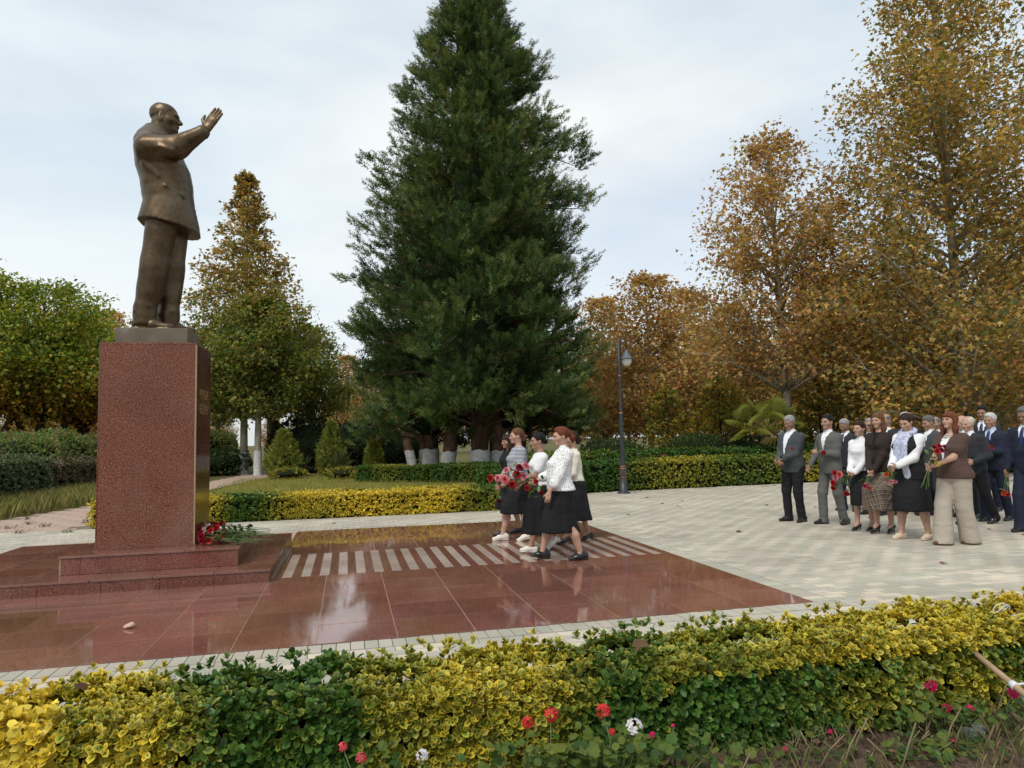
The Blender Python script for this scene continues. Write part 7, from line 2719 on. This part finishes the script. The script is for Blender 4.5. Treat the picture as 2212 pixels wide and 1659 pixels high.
geranium([(1140, 1561, GRED, .027), (1190, 1544, GRED, .033)], 2.86, 'geranium with two scarlet heads left of the middle', 52, 1)
geranium([(1303, 1537, GRED, .033), (1322, 1581, GRED, .016)], 2.84, 'geranium with one large scarlet head standing tallest in the middle', 58, 2)
geranium([(1370, 1570, GWHT, .038)], 2.86, 'geranium with a large white head just right of the scarlet one', 30, 3)
geranium([(740, 1613, GSAL, .020), (780, 1637, GSAL, .024)], 2.80, 'geranium with two salmon pink heads against the hedge', 16, 4)
geranium([(912, 1632, GWHT, .026)], 2.82, 'geranium with a small white head left of the scarlet ones', 14, 5)
geranium([(1410, 1588, GPNK, .016), (1452, 1600, GPNK, .016), (1453, 1568, GPNK, .010)], 2.86, 'geranium with small crimson heads beside the white one', 26, 6)
geranium([(1698, 1620, GPNK, .016), (1793, 1580, GPNK, .013)], 2.86, 'sparse geranium with two tiny pink heads over bare soil', 14, 7)
geranium([(2010, 1481, GPNK, .032)], 2.95, 'geranium with bright magenta head before the hedge on the right', 14, 8)
geranium([(2045, 1530, GPNK, .023), (2095, 1531, GPNK, .020), (1994, 1527, GPNK, .012)], 2.90, 'geranium with low magenta heads below the wooden handle', 34, 9)
geranium([(2188, 1498, GPNK, .028)], 2.78, 'geranium with magenta head by the white tie of the handle', 12, 10)
geranium([(2060, 1600, GPNK, .008), (1995, 1625, GPNK, .008)], 2.76, 'straggly geranium with buds among dry stalks at the lower corner', 36, 11, 0.22)
geranium([(1560, 1640, GPNK, .006)], 2.78, 'budding geranium on the bare soil below the green hedge flank', 22, 12, 0.2)

# dry stalks
for i in range(40):
    x_ = rnd.choice([rnd.uniform(0.4, 1.5), rnd.uniform(1.6, 3.4), rnd.uniform(2.2, 3.4)])
    y_ = rnd.uniform(2.62, 3.0)
    b = Vector((x_, y_, 0))
    t1 = b + Vector((rnd.uniform(-.16, .16), rnd.uniform(-.1, .08), rnd.uniform(.06, .2)))
    mb = MB()
    mb.tube([b, b.lerp(t1, .5) + Vector((rnd.uniform(-.02, .02), 0, .01)), t1], [.005, .004, .0025], 5)
    if i % 2:
        q = b.lerp(t1, .55)
        mb.tube([q, q + Vector((rnd.uniform(-.08, .08), rnd.uniform(-.05, .05), rnd.uniform(.02, .09)))], [.003, .0015], 4)
    tag(mb.build('dry_stalk', M_TWIG, None, True), 'bare dry flower stalk leaning out of the bed soil', 'stalk', 'dry stalks in the bed')

# wooden handle with white tie
M_WOOD = plain('worn_wood', (0.33, 0.22, 0.13), 0.65, 0.25, 9, bmp=0.3)
M_TIE2 = plain('white_rag', (0.60, 0.62, 0.64), 0.8, 0.12, 20)
h0, h1 = at(2076, 1386, 3.16), at(2200, 1489, 2.74)
h2 = h1 + (h1 - h0) * 0.9
wh = empty('tool_handle', h0)
tag(wh, 'round wooden tool handle leaning on the hedge with a white tie', 'handle')
MB().tube([Vector(), (h1 - h0) * 0.5, h1 - h0, h2 - h0], [0.0125, 0.0145, 0.0155, 0.0155], 14).build('shaft', M_WOOD, wh, True)
q = h0.lerp(h1, 0.93) - h0
dv = (h1 - h0).normalized()
MB().tube([q - dv * 0.014, q + dv * 0.016], [0.0195, 0.0185], 14).build('tie', M_TIE2, wh, True)
TIE = [c_ for c_ in wh.children if c_.name.startswith('tie')][0]
MB().tube([q, q + Vector((0.03, -0.02, 0.012)), q + Vector((0.07, -0.03, 0.005))], [0.005, 0.006, 0.003], 6).build('tie_end', M_TIE2, TIE, True)
MB().tube([q, q + Vector((0.012, -0.02, -0.03)), q + Vector((0.02, -0.03, -0.07))], [0.005, 0.005, 0.003], 6).build('tie_end', M_TIE2, TIE, True)

# crumpled clear plastic
m, n, p, out = newmat('thin_plastic')
p.inputs['Base Color'].default_value = (0.50, 0.56, 0.53, 1)
p.inputs['Roughness'].default_value = 0.15
p.inputs['Transmission Weight'].default_value = 0.85
p.inputs['IOR'].default_value = 1.2
v = coords(n)
bump(n, p, noise(n, v, 45, 4), 0.9, 0.02)
M_PLAST = m
pc = at(2108, 1612, 2.80)
g = Grid((-.09, -.08, -.03), (.09, .08, .12), .006)
g.ell((0, 0, .035), (.042, .035, .03), None, 0)
g.cone((.02, 0, .05), (.055, .02, .085), .025, .015, .02)
g.cone((-.03, .01, .03), (-.06, 0, .06), .025, .012, .02)
g.wrinkle(.010, 5.0, 1.0)
V, F = g.mesh()
tag(obj('plastic_wrapper', np_mesh('plastic_wrapper', V, F, M_PLAST, None, False), None, (pc.x, pc.y, 0.0)), 'crumpled clear plastic wrapper on the soil in the lower corner', 'litter')

# crumpled paper on the granite
pp = at(280, 1358, 1.0)
w_ = (pp - Vector((0, 0, CAM_H)))
pp = Vector((0, 0, CAM_H)) + w_ * (CAM_H / -w_.z)
g = Grid((-.10, -.08, -.02), (.10, .08, .07), .006)
g.ell((0, 0, .018), (.040, .032, .018), None, 0)
g.ell((.02, .008, .022), (.022, .022, .013), None, .01)
g.ell((-.026, -.004, .016), (.02, .018, .014), None, .01)
g.wrinkle(.005, 3.5, 2.0)
g.put(lambda X, Y, Z: Z, (-.2, -.2, -.1), (.2, .2, 0.0), 0, 's')
V, F = g.mesh()
tag(obj('crumpled_paper', np_mesh('crumpled_paper', V, F, plain('stained_paper', (0.55, 0.36, 0.27), 0.85, 0.25, 30), None, False), None, (pp.x, pp.y, 0.005)), 'small crumpled pinkish scrap lying on the polished granite', 'paper scrap')

# fallen leaves
FLM = [np_mesh('fallen_leaf', np.array(T_PALM) * np.array([1, 1, 2.2]), np.array(F_PALM), M_LEAF, np.tile(c_, (len(T_PALM), 1))) for c_ in ((0.17, 0.095, 0.05), (0.22, 0.14, 0.07), (0.11, 0.06, 0.035))]


def gpt(a, b):
    q = at(a, b, 1.0) - Vector((0, 0, CAM_H))
    return Vector((0, 0, CAM_H)) + q * (CAM_H / -q.z)


for a, b, s_, lab in ((1595, 1148, .14, 'curled brown leaf alone on the paving between the two groups'), (1400, 1075, .12, 'brown leaf right of the lamp post foot'), (1432, 1088, .11, 'brown leaf on the paving before the long hedge'), (1476, 1083, .10, 'smaller brown leaf on the paving before the long hedge'), (1372, 1064, .12, 'dry leaf against the long hedge foot'), (880, 1161, .12, 'brown leaf on the polished floor near its back edge'), (1660, 1092, .10, 'brown leaf near the shoes of the man in dark grey jacket'), (725, 1131, .10, 'brown leaf at the foot of the yellow hedge'), (2030, 1217, .10, 'tiny leaf on paving below the beige trousers'), (300, 1165, .10, 'leaf on the lower step behind the pedestal')):
    q = gpt(a, b)
    o = obj('fallen_leaf', FLM[rnd.randrange(3)], None, (q.x, q.y, 0.022))
    o.scale = (s_, s_, s_)
    o.rotation_euler = (rnd.uniform(-.15, .15), rnd.uniform(-.15, .15), rnd.uniform(0, 6.28))
    tag(o, lab, 'leaf', 'fallen plane leaves')
for a, b, Y, s_, lab in ((1368, 1382, 3.22, .10, 'large brown plane leaf caught on top of the near hedge'), (1780, 1352, 3.2, .08, 'reddish brown leaf caught in the yellow part of the near hedge'), (160, 1478, 3.25, .07, 'brown leaf caught on the near hedge at the left')):
    q = at(a, b, Y)
    o = obj('fallen_leaf', FLM[0 if s_ > .09 else 2], None, q)
    o.scale = (s_, s_, s_)
    o.rotation_euler = (rnd.uniform(0.2, .5), rnd.uniform(-.3, .3), rnd.uniform(0, 6.28))
    tag(o, lab, 'leaf', 'fallen plane leaves')

# white string on the hedge
q = at(2160, 1318, 3.2)
pts = [q + Vector((0.07 * math.cos(t * 1.9) + 0.01 * t, 0.03 * math.sin(t * 2.3), 0.018 * math.sin(t * 3.1) + 0.01)) for t in np.linspace(0, 6, 26)]
tag(MB().tube(pts, 0.0022, 5).build('string', M_TIE2, None, True), 'loose white string looped over the near hedge on the right', 'string')

# weeds in the left paving
for i, (a, b) in enumerate(((62, 1133), (58, 1122), (95, 1138), (20, 1142), (190, 1128), (150, 1150), (40, 1152))):
    q = gpt(a, b)
    g = np.random.default_rng(i)
    nn = 40
    P = np.c_[g.normal(0, .06, nn), g.normal(0, .05, nn), np.zeros(nn)]
    A = g.uniform(0, 6.28, nn)
    Mx = np.zeros((nn, 3, 3))
    Mx[:, 0, 0], Mx[:, 0, 1], Mx[:, 1, 0], Mx[:, 1, 1], Mx[:, 2, 2] = np.cos(A), -np.sin(A), np.sin(A), np.cos(A), 1
    V, FF = scatter(T_BLADE, F_BLADE, P, Mx, np.repeat(g.uniform(.03, .08, nn)[:, None], 3, 1) * np.array([2.2, 2.2, 1]))
    o = obj('weed_tuft', np_mesh('weed_tuft', V, FF, M_GRASS, np.repeat(pick([(0.07, 0.11, 0.03), (0.13, 0.13, 0.05), (0.09, 0.06, 0.06)], nn), 4, 0)), None, (q.x, q.y, -0.004))
    tag(o, 'small weed tuft growing from the paving joints left of the pedestal', 'weed', 'weeds in the left paving')

# thin green weeds among the stalks
for i in range(22):
    x_ = rnd.uniform(1.1, 3.5)
    y_ = rnd.uniform(2.6, 3.02)
    g = np.random.default_rng(300 + i)
    nn = 16
    e = empty('weed', (x_, y_, 0))
    top = Vector((rnd.uniform(-.09, .09), rnd.uniform(-.06, .03), rnd.uniform(.07, .17)))
    MB().tube([Vector(), top * 0.5 + Vector((0.01, 0, 0.01)), top], [.0022, .0018, .001], 4).build('stem', M_STEM, e)
    t = g.uniform(.2, 1, nn)
    P = np.array(top)[None] * t[:, None] + g.normal(0, .006, (nn, 3))
    V, FF = scatter(T_LEAF4, F_LEAF4, P, frames(unit(g.normal(0, 1, (nn, 3)) + np.array([0, -.3, .1])), unit(g.normal(0, .4, (nn, 3)) + np.array([0, -.4, 1]))), g.uniform(.016, .036, nn))
    obj('foliage', np_mesh('foliage', V, FF, M_LEAF, np.repeat(pick([(0.07, 0.15, 0.045), (0.11, 0.18, 0.04), (0.16, 0.18, 0.05)], nn), 5, 0)), e)
    tag(e, 'thin green weed sprouting from the bare soil of the bed', 'weed', 'weeds in the flower bed')

def bed_pts(g, n_):
    x = g.uniform(0.3, 4.2, n_)
    y = g.uniform(2.35, 3.08, n_)
    k = snoise(np.c_[x, y, x * 0], 5.0, 9) > -0.25
    return np.c_[x, y, np.zeros(n_)][k]


grass('bed_grass', 2600, bed_pts, 0.03, 0.13, [(0.24, 0.19, 0.10), (0.15, 0.17, 0.05), (0.10, 0.15, 0.04), (0.30, 0.24, 0.14)], [3, 2, 2, 2], 17, 'sparse dry grass and stubble over the flower bed soil')

# garden roses behind the yellow hedge
for a, b, Y, c_, lab in ((747, 1083, 15.2, CORAL, 'coral rose standing up in the left of the yellow hedge'), (1049, 1051, 15.3, RED, 'red rose rising over the right end of the yellow hedge'), (1075, 1060, 15.3, RED, 'low red rose beside the right end of the yellow hedge'), (990, 1062, 15.3, CORAL, 'coral rose over the middle of the yellow hedge')):
    h_ = at(a, b, Y)
    e = empty('rose_bush', (h_.x, h_.y, 0))
    tag(e, lab, 'rose bush', 'garden roses by the lawn')
    flower(e, Vector((h_.x, h_.y + .02, 0)), h_, c_, 0.05, 'rose', 9, Vector((h_.x, h_.y, 0)), 0.005)
    flower(e, Vector((h_.x + .03, h_.y + .02, 0)), h_ + Vector((.12, .05, -.08)), c_, 0.04, 'rose', 9, Vector((h_.x, h_.y, 0)), 0.005)

# more dry leaves blown against the hedge and over the paving
for i in range(26):
    if i < 16:
        x_ = rnd.uniform(6.6, 16.0)
        y_ = 17.55 + 0.06 * (x_ - 6) - abs(rnd.gauss(0, 1.3))
    else:
        x_ = rnd.uniform(4.4, 12.0)
        y_ = rnd.uniform(5.2, 14.5)
    o = obj('fallen_leaf', FLM[rnd.randrange(3)], None, (x_, y_, 0.014))
    s_ = rnd.uniform(.06, .12)
    o.scale = (s_, s_, s_)
    o.rotation_euler = (rnd.uniform(-.2, .2), rnd.uniform(-.2, .2), rnd.uniform(0, 6.28))
    tag(o, 'small dry leaf blown over the paving before the long green hedge' if i < 16 else 'small dry leaf lying on the open pale paving', 'leaf', 'dry leaves by the hedge' if i < 16 else 'dry leaves on the open paving')
